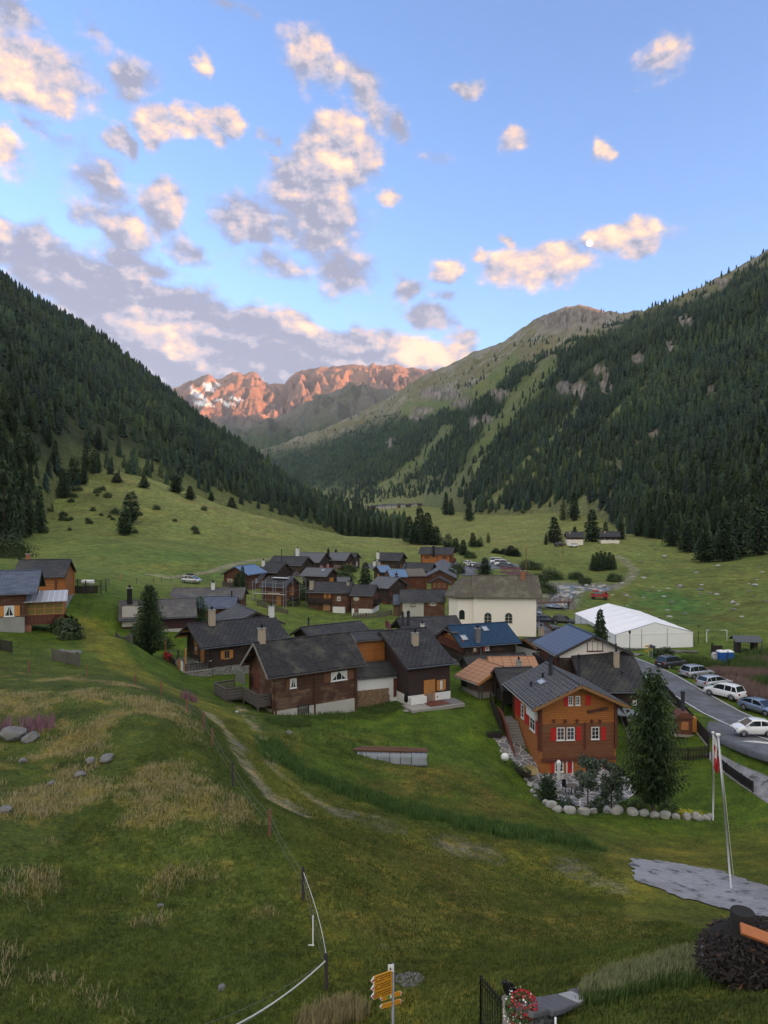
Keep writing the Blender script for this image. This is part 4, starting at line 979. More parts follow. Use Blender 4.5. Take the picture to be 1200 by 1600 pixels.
# its black-roofed annexe behind
h4b = H('annexe', 'narrow annexe with plain black roof on tall dark posts behind the orange chalet', (772.7,1045.8), 77, (831.5,1044), (784,1080), wall=W_DARK, roof=ROOF_P, oh=(1.6,.4), cat='annexe', hw=3.0, drop=1.65, base=gz1(14,74))
h4b.purlins(DKW,'L')
q = MB()
for x, y in ((-h4b.L/2+.15,-h4b.hw+.5),(-h4b.L/2+.15,0),(-h4b.L/2+.15,h4b.hw-.6)): q.box((x, y, (h4b.ze+.3)/2-.2), (.18,.18,h4b.ze+.7))
parts(q, 'post', DKW, h4b.o); h4b.balcony('L', 0, 1.6, 2*h4b.ww, 1.35, DKW)
# blue roofed house
h5 = H('chalet', 'dark chalet under a bright blue tiled roof with red-brown glazed gable', (699,979), 92, (790.5,973.6), (720,1012), wall=W_DARK, roof=ROOF_B, oh=(.7,.55), edge=EDGE, plinth=(.4,CONC))
h5.corner_logs(); h5.window('F', (739,1012.5,744.5,1017), nx=1, ny=1, frame=TANSH, glass=CURT); h5.window('F',(758,1010.5,764,1015.5), nx=2, ny=1, curt=True, sh=RED, shutsides=(1,0))
h5.panel('gable_cladding','L', at_=(0,h5.zr-2.0,2*h5.ww-.3,1.6), m=W_ORANGE); h5.balcony('L', 0, 2.0, 2*h5.ww, .6, RBW); h5.window('L', at_=(-.9,2.9,1.2,1.3), frame=RBW, nx=2, curt=True); h5.window('L', at_=(1.0,2.9,1.2,1.3), frame=RBW, nx=2, curt=True)
h5.panel('awning','L', at_=(.2,4.0,3.4,.12), m=GRW, o1=.8); h5.panel('downpipe','F',(750.2,1013,751.6,1024), m=STEEL, o1=.1)
h5.chimney(746,1002,h=1.6,w=.62,m=STEEL,kind='block'); h5.skylight(725,997,w=.75,h=1.0); h5.skylight(758,983,w=.75,h=.95)
h6 = H('log_house', 'house under a wide plain dark roof in front of the church, with twin black flues', (620,967.6), 101, (713,963.4), (628,985), wall=W_DARK, roof=ROOF_P, oh=(1.4,.6), hw=4.3, drop=2.0, plinth=(.6,WHITE))
h6.corner_logs(); h6.chimney(629,977,h=1.6,w=.36,m=BLK,kind='pipe'); h6.chimney(638,977,h=1.7,w=.45,m=BLK,kind='pipe'); h6.chimney(660,983,h=.7,w=.5,m=WCHIM)
h7 = H('log_house', 'low log house with plain slate roof and white-curtained gable behind the weathered house', (469.5,981.4), 93, (564,971.5), (480,996.5), wall=W_DARK, roof=ROOF_P, oh=(.6,.5), hw=3.1, drop=1.35, plinth=(.3,STONE))
h7.corner_logs(); h7.window('L', at_=(0,h7.zr-1.7,.7,.8), curt=True, sh=BRSH); h7.chimney(482,980,h=1.0,w=.25,m=BLK,kind='pipe',side=1)
h14 = H('shed', 'long low shed with black felt roof in front of the blue-roofed chalet', (723.5,1027), 88, (819.5,1021.5), (729.5,1042.5), wall=W_DARK, roof=ROOF_P, oh=(.3,.3), hw=2.2, drop=1.0, cat='shed')
# barn being re-roofed with bare boards
hb = H('barn', 'old log barn being re-roofed, bare new boards and battens on its roof', (762,1028.5), 84, (835,1027.5), (758,1046), wall=W_BARN, roof=ROOF_NB, oh=(.2,.3), hw=3.4, drop=1.5, edge=HONEY, plinth=(.35,SLAB))
hb.corner_logs(); hb.chimney(810.5,1046,h=1.0,w=.55,m=CONC)
hb2 = H('barn', 'small log barn with a freshly boarded roof beside the black-roofed annexe', (747.5,1031), 83, (771.7,1041), (718,1050), wall=W_BARN, roof=ROOF_NB, ang=-62, L=4.6, hw=3.4, drop=1.6, oh=(.5,.7), edge=HONEY, plinth=(.35,SLAB))
hb2.corner_logs(GRW); hb2.panel('stable_door','F', at_=(.2,1.0,1.0,1.5), m=GRW); hb2.panel('opening_shade_panel','F', at_=(-1.3,1.0,.9,1.2), m=BLK)  # the opening is a flat panel coloured black for the shade inside
# solar roof house
h11 = H('house', 'cream-gabled house with a solar-panelled roof and dark red gable window', (887.5,976.8), 90.2, (929.5,994.8), (836.5,1004.5), wall=W_DARK, roof=ROOF_PV, oh=(.8,.7), hw=4.7, drop=2.2, edge=EDGE)
h11.panel('rendered_gable','R', at_=(0,h11.zw-.15,2*h11.ww-.1,.9), m=CREAM, o1=.03)
q = MB(); q.extr([(-h11.ww+.35,h11.zw+.3),(h11.ww-.35,h11.zw+.3),(0,h11.zr-.35)], h11.wl+.0, h11.wl+.03,'x'); q.build('rendered_gable', CREAM, h11.o)
h11.window('R',(917,1001,942,1017.5), frame=MAR, glass=plain('dark_red_glass',(.06,.008,.008),.2,bs=0), nx=3, ny=1)
h11.panel('log_bay','F', at_=(0,h11.zw-1.6,2*h11.wl-1,1.6), m=W_BROWN, o1=.12); h11.balcony('F',-.5,1.3,2*h11.wl-1.5,1.1,DKW)
h11.o['label'] = h11.o['label']
h11b = H('log_cabin', 'small dark cabin with brown-edged roof and clay chimney left of the solar roof', (819,999.5), 94, (850,989), (828,1004), wall=W_DARK, roof=ROOF_P, ang=28, hw=2.6, drop=.8, oh=(.4,.5), edge=EDGE_O, plinth=(1.2,WHITE))
h11b.chimney(845.5,990.5,h=.9,w=.55,m=CHIM)
# wide dark roof behind the chalet
h12 = H('chalet', 'chalet with a very wide spotted slate roof between the orange chalet and the road', (890.4,1020.6), 83, (987,1020.6), (893,1087), wall=W_DARK, roof=ROOF_D, oh=(.35,.6), hw=6.2, drop=3.1, edge=EDGE)
h12.window('F',(988.5,1094,994.5,1101), nx=2, ny=1, curt=True); h12.panel('plank_band','F',(965,1105,1003,1112), m=W_BROWN, o1=.05)
h12.chimney(963,1041,h=1.6,w=.55,m=CHIM); h12.chimney(972,1057,h=.25,w=.15,m=BLK,kind='pipe'); h12.chimney(962.5,1040,h=2.2,w=.2,m=BLK,kind='pipe')
# left group
h18 = H('farmhouse', 'long farmhouse with weathered grey shingle roof and tall black chimney behind the pine', (186.4,940.4), 100, (304.7,935.8), (184.6,970.7), wall=W_MAROON, roof=ROOF_S, oh=(.4,.5), hw=4.3, drop=2.1, plinth=(-.7,PLASTER))
h18.panel('plastered_wall','F', at_=(-h18.wl+1.9,1.3,3.7,2.8), m=PLASTER, o1=.05); h18.panel('plank_wall','L', at_=(0,1.6,2*h18.ww-.2,2.4), m=W_BROWN)
h18.chimney(202.5,942.5,h=2.1,w=.7,m=BLK,kind='block')
h16 = H('log_house', 'red-walled log house with blue-grey slate roof, behind the grey farmhouse', (280,934), 114, (371.6,930.3), (283,949), wall=W_RED, roof=ROOF_BS, ang=6, hw=3.3, drop=1.45, oh=(.5,.5)); h16.chimney(362,931,h=.5,w=.25,m=BLK,kind='pipe',side=1)
h17 = H('farm_building', 'low building with a long brown shingle roof and stub chimney by the hillside path', (270.7,920), 125, (384.4,916.6), (272,937), wall=W_BROWN, roof=ROOF_S, ang=3, hw=3.6, drop=1.5, oh=(.4,.4), cat='building'); h17.chimney(333,920.5,h=1.1,w=.6,m=WCHIM)
h15 = H('log_house', 'house with a pale grey diamond-slate roof turned end-on behind the terrace chalet', (370,945), 110, (401,957), (333,968), wall=W_DARK, roof=ROOF_G, hw=4.4, drop=2.0, oh=(.6,.6)); h15.purlins(None,'R')
# far left houses
hl1 = H('chalet', 'brown chalet cut off by the left edge, blue-grey slate roof and orange shutters', (-25,894.5), 80, (65,892.5), (-25,929), wall=W_BROWN, roof=ROOF_BS, ang=20, hw=4.2, drop=2.2, oh=(1.4,.7), plinth=(1.75,CONC), base=gz1(-40,75))
hl1.corner_logs(z0=1.75); hl1.window('F',(6.5,946.5,22.5,963), sh=ORG, nx=2, ny=1, curt=True); hl1.panel('vent','F',(26,982.5,30,986), m=BLK)
def hl1_porch():
    x0 = hl1.wl; zf, _ = hl1.ray('F', 47, 975); zf = hl1.ray('F', 60, 976)[1]; zt = hl1.ray('F', 60, 942)[1]; w = 4.0
    q = MB(); q.box((x0+w/2, -1.2, zf), (w, 3.6, .16)); o = q.build('porch', RBW, hl1.o); q = MB()
    for k in range(30): q.box((x0+.07+k*w/30, -3.0, zf+.5), (.09,.03,.9))
    for k in range(20): q.box((x0+w, -2.95+k*.18, zf+.5), (.03,.1,.9))
    q.box((x0+w/2, -3.0, zf+.98), (w,.1,.07)); q.build('railing', RBW, o); q = MB()
    for x in (.1, 1.05, 2.0, 2.95, 3.9): q.box((x0+x, -2.85, (zf+zt)/2+.4), (.1,.1,zt-zf-.8))
    for z in (zf+1.05, zf+1.7, zt): q.box((x0+w/2, -2.85, z), (w,.08,.07))
    q.build('glazing_frame', HONEY, o); MB().box((x0+w/2, -2.8, zf+1.55), (w-.1,.02,zt-zf-1.1)).build('pane', GLASS_Y, o)
    q = MB(); q.box((x0+w/2,-1.7,zf+1.2),(w-.2,1.5,2.2)); q.build('inner_wall', HONEY, o); q = MB()
    for x, y in ((x0+w-.15,-2.8),(x0+w-.55,-2.8),(x0+w-.15,.3)): q.box((x, y, zf/2-.7), (.17,.17,zf+1.4))
    parts(q, 'post', RBW, o); MB().box((x0+.35,-2.7,zf/2-.8),(.6,.5,zf+1.5)).build('pier', BRICK, o)
    MB().box((x0+w/2,-1.3,-.7),(w+.5,3.2,.3)).build('slab', CONC, o)
    # sheet-metal porch roof leaning on the gable
    ze_ = zt+.15; r = MB(); r.add([(x0-.2,-3.6,ze_),(x0+w+.4,-3.6,ze_),(x0+w+.3,-.9,ze_+.95),(x0-.2,-.9,ze_+.95),(x0-.2,-3.6,ze_-.08),(x0+w+.4,-3.6,ze_-.08),(x0+w+.3,-.9,ze_+.87),(x0-.2,-.9,ze_+.87)],[(0,1,2,3),(7,6,5,4),(0,4,5,1),(1,5,6,2),(2,6,7,3),(3,7,4,0)])
    r.build('porch_roof', ROOF_MT, hl1.o)
hl1_porch()
hl2 = H('chalet', 'orange-brown chalet with dark slate roof behind the house at the left edge', (30,876.5), 97, (111,875.5), (32,900), wall=W_ORANGE, roof=ROOF_P, ang=14, hw=4.0, drop=2.0, oh=(.3,.6), plinth=(.5,CONC)); hl2.corner_logs(); hl2.chimney(44,876,h=.9,w=.5,m=BRICK,side=1)
hl2.panel('log_panel','F', at_=(hl2.wl-1.0,1.9,.25,2.4), m=RBW, o1=.15)

# ------------------------------------------------------------ church
def church():
    ang = -3; d = 128; A = (737,900); B = (830.7,900)
    h = H('church', 'white-walled church with a mossy shingle roof, arched windows and rounded left end', A, d, (831.5,900), (738.7,930.6), wall=CREAM, roof=ROOF_C, ang=ang, oh=(.0,.7), hw=5.2, drop=3.45, cat='church', edge=None)
    # straighten: gable overhang only on the right
    def arch(f, px, py, w=1.15, hh=1.75):
        a, z = h.ray(f, px, py); n = 10
        def ring(r_, sh): return [(a+r_*math.cos(t), z+hh/2-w/2+r_*math.sin(t)) for t in np.linspace(0, math.pi, n)]+[(a-r_, z-hh/2+sh), (a+r_, z-hh/2+sh)]
        fr = MB(); o = ring(w/2+.1, -.1); i = ring(w/2, 0); N = len(o); vs = [h.fpt(f, p, .05, q) for p, q in o]+[h.fpt(f, p, .05, q) for p, q in i]+[h.fpt(f, p, -.02, q) for p, q in o]+[h.fpt(f, p, .0, q) for p, q in i]
        fr.add(vs, [(k, (k+1)%N, N+(k+1)%N, N+k) for k in range(N)]+[(k, 2*N+k, 2*N+(k+1)%N, (k+1)%N) for k in range(N)]+[(N+k, N+(k+1)%N, 3*N+(k+1)%N, 3*N+k) for k in range(N)])
        h.fbox(fr, f, a, z-.1, .08, hh-.3, .012, .045)
        for zz in (-.45, .15): h.fbox(fr, f, a, z+zz, w-.1, .06, .012, .045)
        w_ = fr.build('window', plain('stone_surround', (.45,.42,.36), .8), h.o); g = MB(); vs = [h.fpt(f, p, .012, q) for p, q in i]; g.add(vs, [tuple(range(N))]); g.build('pane', GLASS, w_)
    arch('F', 762.3, 965.5); arch('F', 794.8, 965.8)
    # narrower three-sided choir with its own hipped roof
    x0 = -h.wl; wc = h.ww-.55; ln = 4.2; pl = [(x0+.02,-wc),(x0-ln+1.6,-wc),(x0-ln,-wc*.45),(x0-ln,wc*.45),(x0-ln+1.6,wc),(x0+.02,wc)]
    MB().extr(pl, h.low, h.zw-.05, 'z').build('choir_wall', CREAM, h.o)
    zr = h.zr-.15; e = .75; ez = h.ze+.1; r = MB(); o = [(x0,-wc-e),(x0-ln+1.3,-wc-e),(x0-ln-e,-wc*.5-.2),(x0-ln-e,wc*.5+.2),(x0-ln+1.3,wc+e),(x0,wc+e)]
    vs = [(x, y, ez) for x, y in o]+[(x0, 0, zr), (x0-1.9, 0, zr)]+[(x, y, ez-.2) for x, y in o]
    r.add(vs, [(0,6,7,1),(1,7,2),(2,7,3),(3,7,4),(4,7,6,5),(0,1,9,8),(1,2,10,9),(2,3,11,10),(3,4,12,11),(4,5,13,12),(13,12,11,10,9,8)])
    r.build('choir_roof', ROOF_C, h.o)
    hw0 = h.wl; g = MB(); c = h.ray('F', 704, 961); 
    a, z = x0-ln+2.2, c[1]; w = 1.0; hh = 1.7; n = 8; pts = [(a+w/2*math.cos(t), z+hh/2-w/2+w/2*math.sin(t)) for t in np.linspace(0, math.pi, n)]+[(a-w/2, z-hh/2), (a+w/2, z-hh/2)]
    g.add([(p, -wc-.03, q) for p, q in pts], [tuple(range(len(pts)))]); g.build('window', GLASS, h.o)
    # right-hand overhang of the roof and cornice
    r = MB(); xr = h.L/2
    for sg in (-1, 1): r.extr([(0, h.zr+h.k),(sg*h.hw, h.ze+h.k),(sg*h.hw, h.ze),(0, h.zr)][::1 if sg == -1 else -1], xr, xr+1.05, 'x')
    r.build('verge_roof', ROOF_C, h.o)
    q = MB(); h.fbox(q, 'F', 0, h.zw-.12, 2*h.wl, .22, 0, .12); q.build('cornice', EDGE, h.o)
    h.chimney(816.7, 903.5, h=1.3, w=.85, m=BRICK); return h
ch = church()
# ------------------------------------------------------------ far part of the village
hf = {}
def house2(key, name, label, apex, d, px0, ang, W, pitch, wallh, wall, roof, left=False, **k):
    """gable end that faces us; apex = its ridge end pixel, px0 = pixel column of the other ridge end"""
    hw = W/2+.5; drop = hw*pitch
    if not left: # A is the far-left end, B the gable on the right
        v = (math.cos(R(ang)), math.sin(R(ang))); pb = P(apex[0], apex[1], d); u = (px0-600)/F; L = (pb[0]-u*pb[1])/(v[0]-u*v[1]); pa = pb-np.array([v[0], v[1], 0])*L
    else:
        pa = P(apex[0], apex[1], d); v = (math.cos(R(ang)), math.sin(R(ang))); u = (px0-600)/F; L = (u*pa[1]-pa[0])/(v[0]-u*v[1])
    A = (600+pa[0]/pa[1]*F, 800-(pa[2]-ZC)/pa[1]*F)
    c = pa+np.array([v[0], v[1], 0])*L/2
    h = H(name, label, A, pa[1], (600, 900), (600, 900), ang=ang, L=L, hw=hw, drop=drop, wall=wall, roof=roof, base=(pa[2]-drop-wallh if wallh else None), **k)
    h.low = -2.5; MB().box((0,0,-1.6),(2*h.wl-.06,2*h.ww-.06,2.2)).build('foundation', STONE, h.o); hf[key] = h; return h
g = 'R'
f1 = house2('f1','chalet','dark chalet with blue standing-seam roof and gable balcony at the left end of the village',(366,886.2),150,397.5,66,6.0,.48,4.0,W_BROWN,ROOF_BM,left=True,oh=(.6,.5))
f1.window('L', at_=(-1.5,2.7,.8,.8), sh=WPAINT and TANSH); f1.window('L', at_=(1.3,2.7,.8,.8), sh=TANSH); f1.balcony('L',0,1.6,5.6,1.0,WPAINT if False else GRW); f1.corner_logs(); f1.window('F', at_=(0,2.6,.7,.8))
f2 = house2('f2','log_house','dark log house with white-framed gable windows left of the black-flued house',(446.7,880),160,413,-25,6.2,.55,4.0,W_DARK,ROOF_P,oh=(.5,.5))
for a in (-1.6,.2,1.9): f2.window(g, at_=(a,2.3,.75,1.0), frame=WPAINT, curt=True)
f2.window('F', at_=(.8,2.3,.8,.9), frame=WPAINT); f2.corner_logs(); f2.chimney(411.5,884,h=1.2,w=.6,m=WCHIM)
f3 = house2('f3','log_house','dark log house with thin black flue and peach ground floor in the back row',(482,870.7),175,428,-22,6.3,.52,5.2,W_DARK,ROOF_P,oh=(.5,.5),plinth=(1.9,PEACH))
for a in (-1.5,1.5): f3.window(g, at_=(a,3.6,.8,1.0), frame=BRW)
f3.window('F', at_=(-1,3.6,1.0,.9), frame=BRW); f3.chimney(440,877,h=2.6,w=.22,m=BLK,kind='pipe'); f3.corner_logs(z0=1.9)
f4 = house2('f4','log_house','dark log house with red shutters in the gable in the back row',(510,864.4),187,462,-20,7.6,.52,5.4,W_DARK,ROOF_L,oh=(.5,.5),plinth=(1.2,PLASTER))
f4.window(g, at_=(-2.1,3.8,1.0,1.2), sh=RED); f4.window(g, at_=(1.9,4.0,.9,1.1), sh=RED); f4.chimney(465,868.5,h=2.0,w=.8,m=WCHIM); f4.corner_logs(z0=1.2); f4.chimney(513,863,h=.9,w=.5,m=BLK,kind='block',side=1)
f5 = house2('f5','log_house','dark log house with yellow window panels, right end of the back row',(548,864.4),192,514,-18,6.4,.5,5.6,W_DARK,ROOF_L,oh=(.5,.5),plinth=(1.0,WHITE))
f5.window(g, at_=(-1.6,4.2,.95,1.2), frame=ORG, glass=ORG); f5.window(g, at_=(1.3,4.2,.7,1.1), frame=ORG, glass=ORG); f5.window(g, at_=(.4,2.0,1.3,1.1), frame=ORG, glass=ORG); f5.window('F', at_=(.5,3.6,1.6,1.3), sh=RBW); f5.panel('plank_bay','F', at_=(0,3.0,4.5,2.0), m=RBW, o1=.03)
f5.chimney(525,864,h=.9,w=.5,m=BLK,side=1)
f5b = house2('f5b','log_house','narrow dark log house with red window tucked behind the yellow-windowed house',(559,864.8),199,548,-18,5.2,.5,5.0,W_DARK,ROOF_P,oh=(.4,.5)); f5b.window(g, at_=(0.2,3.6,.8,1.2), frame=WPAINT, glass=RED)
f7 = house2('f7','log_house','log house on open posts with a pale slate roof and orange gable shutters',(520.7,889),151,479,-22,5.0,.48,3.3,W_DARK,ROOF_L,oh=(.5,.6))
f7.window(g, at_=(.1,2.3,.9,1.1), frame=ORG, glass=ORG, sh=ORG); f7.skylight(505,891,w=.6,h=.9); f7.corner_logs(); f7.panel('porch_shade_panel','F', at_=(-1.5,1.2,2.2,2.0), m=BLK)  # porch depth drawn as a flat black panel, its shade put into the colour
f8 = house2('f8','log_house','brown log house wrapped in metal scaffolding',(459.3,903.3),139,419,-25,5.3,.52,3.6,W_BROWN,ROOF_P,oh=(.5,.5))
f8.window(g, at_=(0,2.7,1.4,1.4), frame=ORG, glass=BRSH); f8.corner_logs(); f8.window('F', at_=(-1.0,1.3,1.6,1.2), frame=BRW, glass=BRSH); f8.door('F', at_=(1.3,1.0,1.1,1.7), m=HONEY, frame=BRW)
def scaffold():
    o = empty('scaffolding', tuple(f8.loc), f8.th, 'metal pole scaffolding standing round the brown log house', 'scaffolding'); q = MB(); zt = f8.ze+1.0; X, Y = f8.L/2+.5, f8.hw+.5
    for x in np.linspace(-X, X, 4):
        for y in (-Y, -Y-.9): q.tube([(x,y,-.8),(x,y,zt+.4)], .05, 6)
    for y in np.linspace(-Y, Y, 4): q.tube([(X,y,-.8),(X,y,f8.zr+.6-abs(y)*.4)], .04, 6); q.tube([(-X,y,-.8),(-X,y,zt)], .05, 6)
    parts(q, 'upright', STEEL, o); q = MB()
    for z in (1.3, 2.9, zt): q.tube([(-X,-Y-.9,z),(X,-Y-.9,z)], .04, 6); q.tube([(X,-Y,z),(X,Y,z)], .04, 6)
    for sgn in (1,): 
        for k in (0,.35,.7): q.tube([(X,-Y,f8.ze+.5+k),(X,0,f8.zr+.6+k)], .045, 6); q.tube([(X,Y,f8.ze+.5+k),(X,0,f8.zr+.6+k)], .045, 6); q.tube([(-X,-Y,f8.ze+.5+k),(-X,0,f8.zr+.6+k)], .045, 6)
    parts(q, 'rail', STEEL, o); q = MB(); q.box((0,-Y-.45,2.4),(2*X,.8,.05)); q.box((X*.4,-Y-.95,2.55),(2.6,.05,.3)); q.build('platform', plain('scaffold_board',(.42,.38,.32),.8), o)
    q = MB(); q.box((.4,-.3,f8.zr+.02),(3.6,1.8,.06)); q.build('sheeting', WPAINT, o)
scaffold()
f6a = house2('f6a','chalet','reddish log chalet with orange shutters and small balcony, left of a joined pair',(552,911),141,486.5,-10,5.8,.5,3.9,W_BROWN,ROOF_P,oh=(.3,.5))
f6a.window('F', (509,927,514,936), sh=ORG, nx=2, ny=1, frame=ORG, glass=BRSH); f6a.window('F', (527,932,532,938.5), sh=BRSH, curt=True); f6a.door('F',(505,944,516,954), m=TANSH, frame=BRW); f6a.balcony('F', f6a.ray('F',500,940)[0], f6a.ray('F',500,941.5)[1], 4.6, .9, DKW); f6a.chimney(487,920,h=1.5,w=.7,m=CHIM); f6a.chimney(544,914,h=.5,w=.5,m=CHIM); f6a.corner_logs()
f6a.panel('white_garage','F',(521,948,540,962), m=WHITE, o1=.6)
f6b = house2('f6b','chalet','reddish log chalet on a white base, right of a joined pair',(589.3,915.3),137,553,-12,5.6,.5,3.4,W_BROWN,ROOF_P,oh=(.35,.5),plinth=(.9,WHITE))
f6b.window('F',(554,933,559.5,937.5), sh=TANSH, curt=True); f6b.door('F',(554.5,948,559.5,958), m=BRSH, frame=BRW); f6b.corner_logs(z0=.9); f6b.balcony('R',0,1.6,3.5,.7,DKW); f6b.window('R', at_=(0,2.6,.7,.9), frame=BRW)
f9 = house2('f9','barn','large dark barn with pale slate roof and stone cellar right of the joined chalets',(624,903.7),150,590.7,-38,6.6,.5,4.2,W_DARK,ROOF_L,oh=(.5,.6),plinth=(.4,STONE))
f9.corner_logs(); f9.window(g, at_=(-2.2,3.0,.6,1.0), frame=RBW, glass=RBW); f9.window(g, at_=(-2.2,.9,.6,.8), frame=RBW, glass=RBW); f9.panel('wooden_hatch','F', at_=(1.6,.9,1.7,1.2), m=RBW, o1=.05); f9.chimney(620,903,h=.4,w=.4,m=BLK,side=1)
f10 = house2('f10','log_house','long red log house, roof half blue metal and half brown tin',(605,890.7),165,633,12,5.6,.45,4.4,W_RED,ROOF_BM,left=True,oh=(.0,.6)); f10.corner_logs(); f10.chimney(619.5,901,h=.8,w=.5,m=BLK)
f10b = house2('f10b','log_house','red log house under a brown tin roof joined to the blue metal one',(633.5,889.6),169.5,661,12,5.5,.45,4.4,W_RED,ROOF_BR,left=True,oh=(.0,.6)); f10b.corner_logs()
for h_ in (f10, f10b): h_.window('F', at_=(.2,2.9,.9,.7), frame=BRW, glass=BRSH); h_.window('F', at_=(.2,1.2,.8,.7), frame=BRW)
f11 = house2('f11','log_house','small dark house with silvery roof and yellow gable shutter beside the village spruce',(588,884.8),172,607,20,5.0,.45,3.0,W_DARK,ROOF_BM,left=True,oh=(.3,.5)); f11.window('L', at_=(0.6,1.9,1.3,1.2), frame=ORG, glass=ORG); f11.chimney(591.5,886,h=1.2,w=.7,m=CHIM,side=1)
f12 = house2('f12','barn','plain dark barn with broad grey roof below the big orange house',(678.7,880.7),191,632.7,-20,6.2,.5,4.0,W_DARK,ROOF_P,oh=(.5,.6)); f12.chimney(634.5,887.5,h=1.2,w=.35,m=BLK,kind='pipe'); f12.window(g, at_=(0,2.4,.7,.8))
f13 = house2('f13','chalet','dark chalet with white chimney alone at the upper edge of the village',(631.3,864.7),215,592.7,-18,6.8,.5,3.6,W_DARK,ROOF_P,oh=(.7,.6)); f13.window('F', at_=(-1.5,1.9,2.2,.8), frame=TANSH, glass=TANSH, nx=3); f13.window(g, at_=(-1.2,1.8,.8,1.0), frame=ORG); f13.window(g, at_=(1.6,1.8,.8,1.0), frame=BRW); f13.chimney(590.5,873,h=1.9,w=.8,m=WCHIM); f13.corner_logs()
f13b = house2('f13b','log_house','low log house with light roof left of the white-chimneyed chalet',(592,882),200,571,-15,4.6,.45,2.6,W_BROWN,ROOF_L,oh=(.4,.5)); f13b.chimney(585,884,h=1.2,w=.7,m=WCHIM)
f13c = house2('f13c','shed','low shed with pale slate roof among garden shrubs in the middle of the village',(548,903),158,521,-8,4.4,.4,1.8,W_DARK,ROOF_L,oh=(.3,.4),cat='shed')
f14 = house2('f14','chalet','tall orange log chalet with balcony beside the village road',(710,856),226,657,-14,7.0,.48,5.6,W_ORANGE,ROOF_P,oh=(.9,.8)); f14.corner_logs(RBW, inter=[('F',.6,f14.zw)]); f14.chimney(677.5,866,h=2.6,w=.7,m=BLK,kind='block')
for a in (-2.9,2.9): f14.window('F', at_=(a,4.6,1.5,.8), frame=RBW, glass=BRSH)
f14.window('F', at_=(2.4,1.6,.9,1.0), frame=GRW); f14.balcony('R',0,3.0,6.6,1.1,RBW); f14.window('R', at_=(0,4.6,1.0,1.6), frame=RBW); f14.window('R', at_=(-2,4.6,.8,1.2), frame=RBW)
f15 = house2('f15','log_house','wooden house with a long grey roof side beside the road, left of the church',(686.7,891),176,692,84,7.4,.5,3.0,W_BROWN,ROOF_L,left=True,oh=(.5,.6)); f15.window('L', at_=(0,2.2,1.6,.9), frame=TANSH, curt=True)
f16 = house2('f16','log_cabin','small red-brown cabin with three gable windows left of the church',(686,903),161,688,80,3.9,.5,2.6,W_RED,ROOF_P,left=True,oh=(.4,.6))
for a in (-1.1,0,1.1): f16.window('L', at_=(a,2.1,.5,.8), frame=TANSH)
for a in (-1.0,1.0): f16.window('L', at_=(a,.6,.7,.5), frame=TANSH)
f17 = H('house', 'long low house left of the church, half plastered and half timber on stone', (625,922.4), 131, (694.7,922.8), (624.7,940), wall=W_BROWN, roof=ROOF_BS if False else ROOF_P, ang=-2, hw=3.6, drop=1.75, oh=(.15,.45), plinth=(1.0,STONE))
f17.panel('plastered_wall','F',(629,941.5,662,963), m=PLASTER, o1=.05); f17.window('F',(641,943,649,948), frame=BRW, curt=True, nx=2, ny=1); f17.window('F',(673,941.5,680,946), sh=TANSH, curt=True)
f17b = H('shed', 'small timber lean-to with slate roof against the plastered house', (614.5,930), 131, (626,930), (614,946), wall=W_BARN, roof=ROOF_BS, ang=-2, hw=2.0, drop=1.6, oh=(.05,.3), cat='shed')
# the two houses by the wood and the far hamlet
d1 = House('farmhouse','cream farmhouse with grey roof standing by the wood beyond the village',(883,831.5),290,(911,831.5),(881,839),ang=-8,hw=4.4,drop=2.0,wall=W_BROWN,roof=ROOF_P,oh=(.5,.6),plinth=(1.9,CREAM)); d2 = House('farmhouse','farmhouse with cream base and dark timber upper floor by the wood beyond the village',(936,830.5),292,(968,831),(935,838),ang=-12,hw=4.2,drop=2.0,wall=W_DARK,roof=ROOF_P,oh=(.5,.6),plinth=(1.3,CREAM))
for a in (-2.2,0,2.2): d1.window('F', at_=(a,1.5,.9,1.0), frame=WPAINT); d2.window('F', at_=(a,1.2,.9,.9), frame=WPAINT)
d1.window('R', at_=(0,1.5,1.0,1.0)); d2.window('R', at_=(0,1.3,1.0,.9)); d1.chimney(890,834,h=.9,w=.6); d2.chimney(945,833,h=.9,w=.6)
def hamlet():
    rr = random.Random(4); spots_ = [(583,790),(590,789),(597,791),(601,788),(606,789),(611,787),(616,789),(620,786),(625,786),(630,785),(636,783),(642,782),(576,792),(608,792),(649,780),(655,781)]
    for i, (px, py) in enumerate(spots_):
        d = 1130-(py-786)*12+rr.uniform(-15,15); x, y = (px-600)/F*d, d; z = gz1(x, y); L, W, hh = rr.uniform(7,11), rr.uniform(5.5,7), rr.uniform(4,5.5); th = R(rr.uniform(-30,30))
        o = empty('mountain_house', (x, y, z), th, 'tiny dark-timbered house in the far hamlet', 'house', 'houses of the far hamlet')
        q = MB(); q.extr([(-W/2,-2),(W/2,-2),(W/2,hh),(0,hh+W*.26),(-W/2,hh)], -L/2, L/2); q.build('wall', rr.choice([W_BROWN,W_DARK,PLASTER,W_BARN]), o)
        q = MB()
        for sg in (-1,1): q.extr([(0,hh+W*.26+.3),(sg*(W/2+.6),hh+.05-.1),(sg*(W/2+.6),hh-.25),(0,hh+W*.26+.02)], -L/2-.5, L/2+.5)
        q.build('roof', rr.choice([ROOF_P,ROOF_L,ROOF_S]), o)
        w = MB()
        for a in (-L/4, L/4): w.box((a,-W/2-.02,hh*.6),(1,.1,1))
        parts(w, 'window', WPAINT, o)
hamlet()
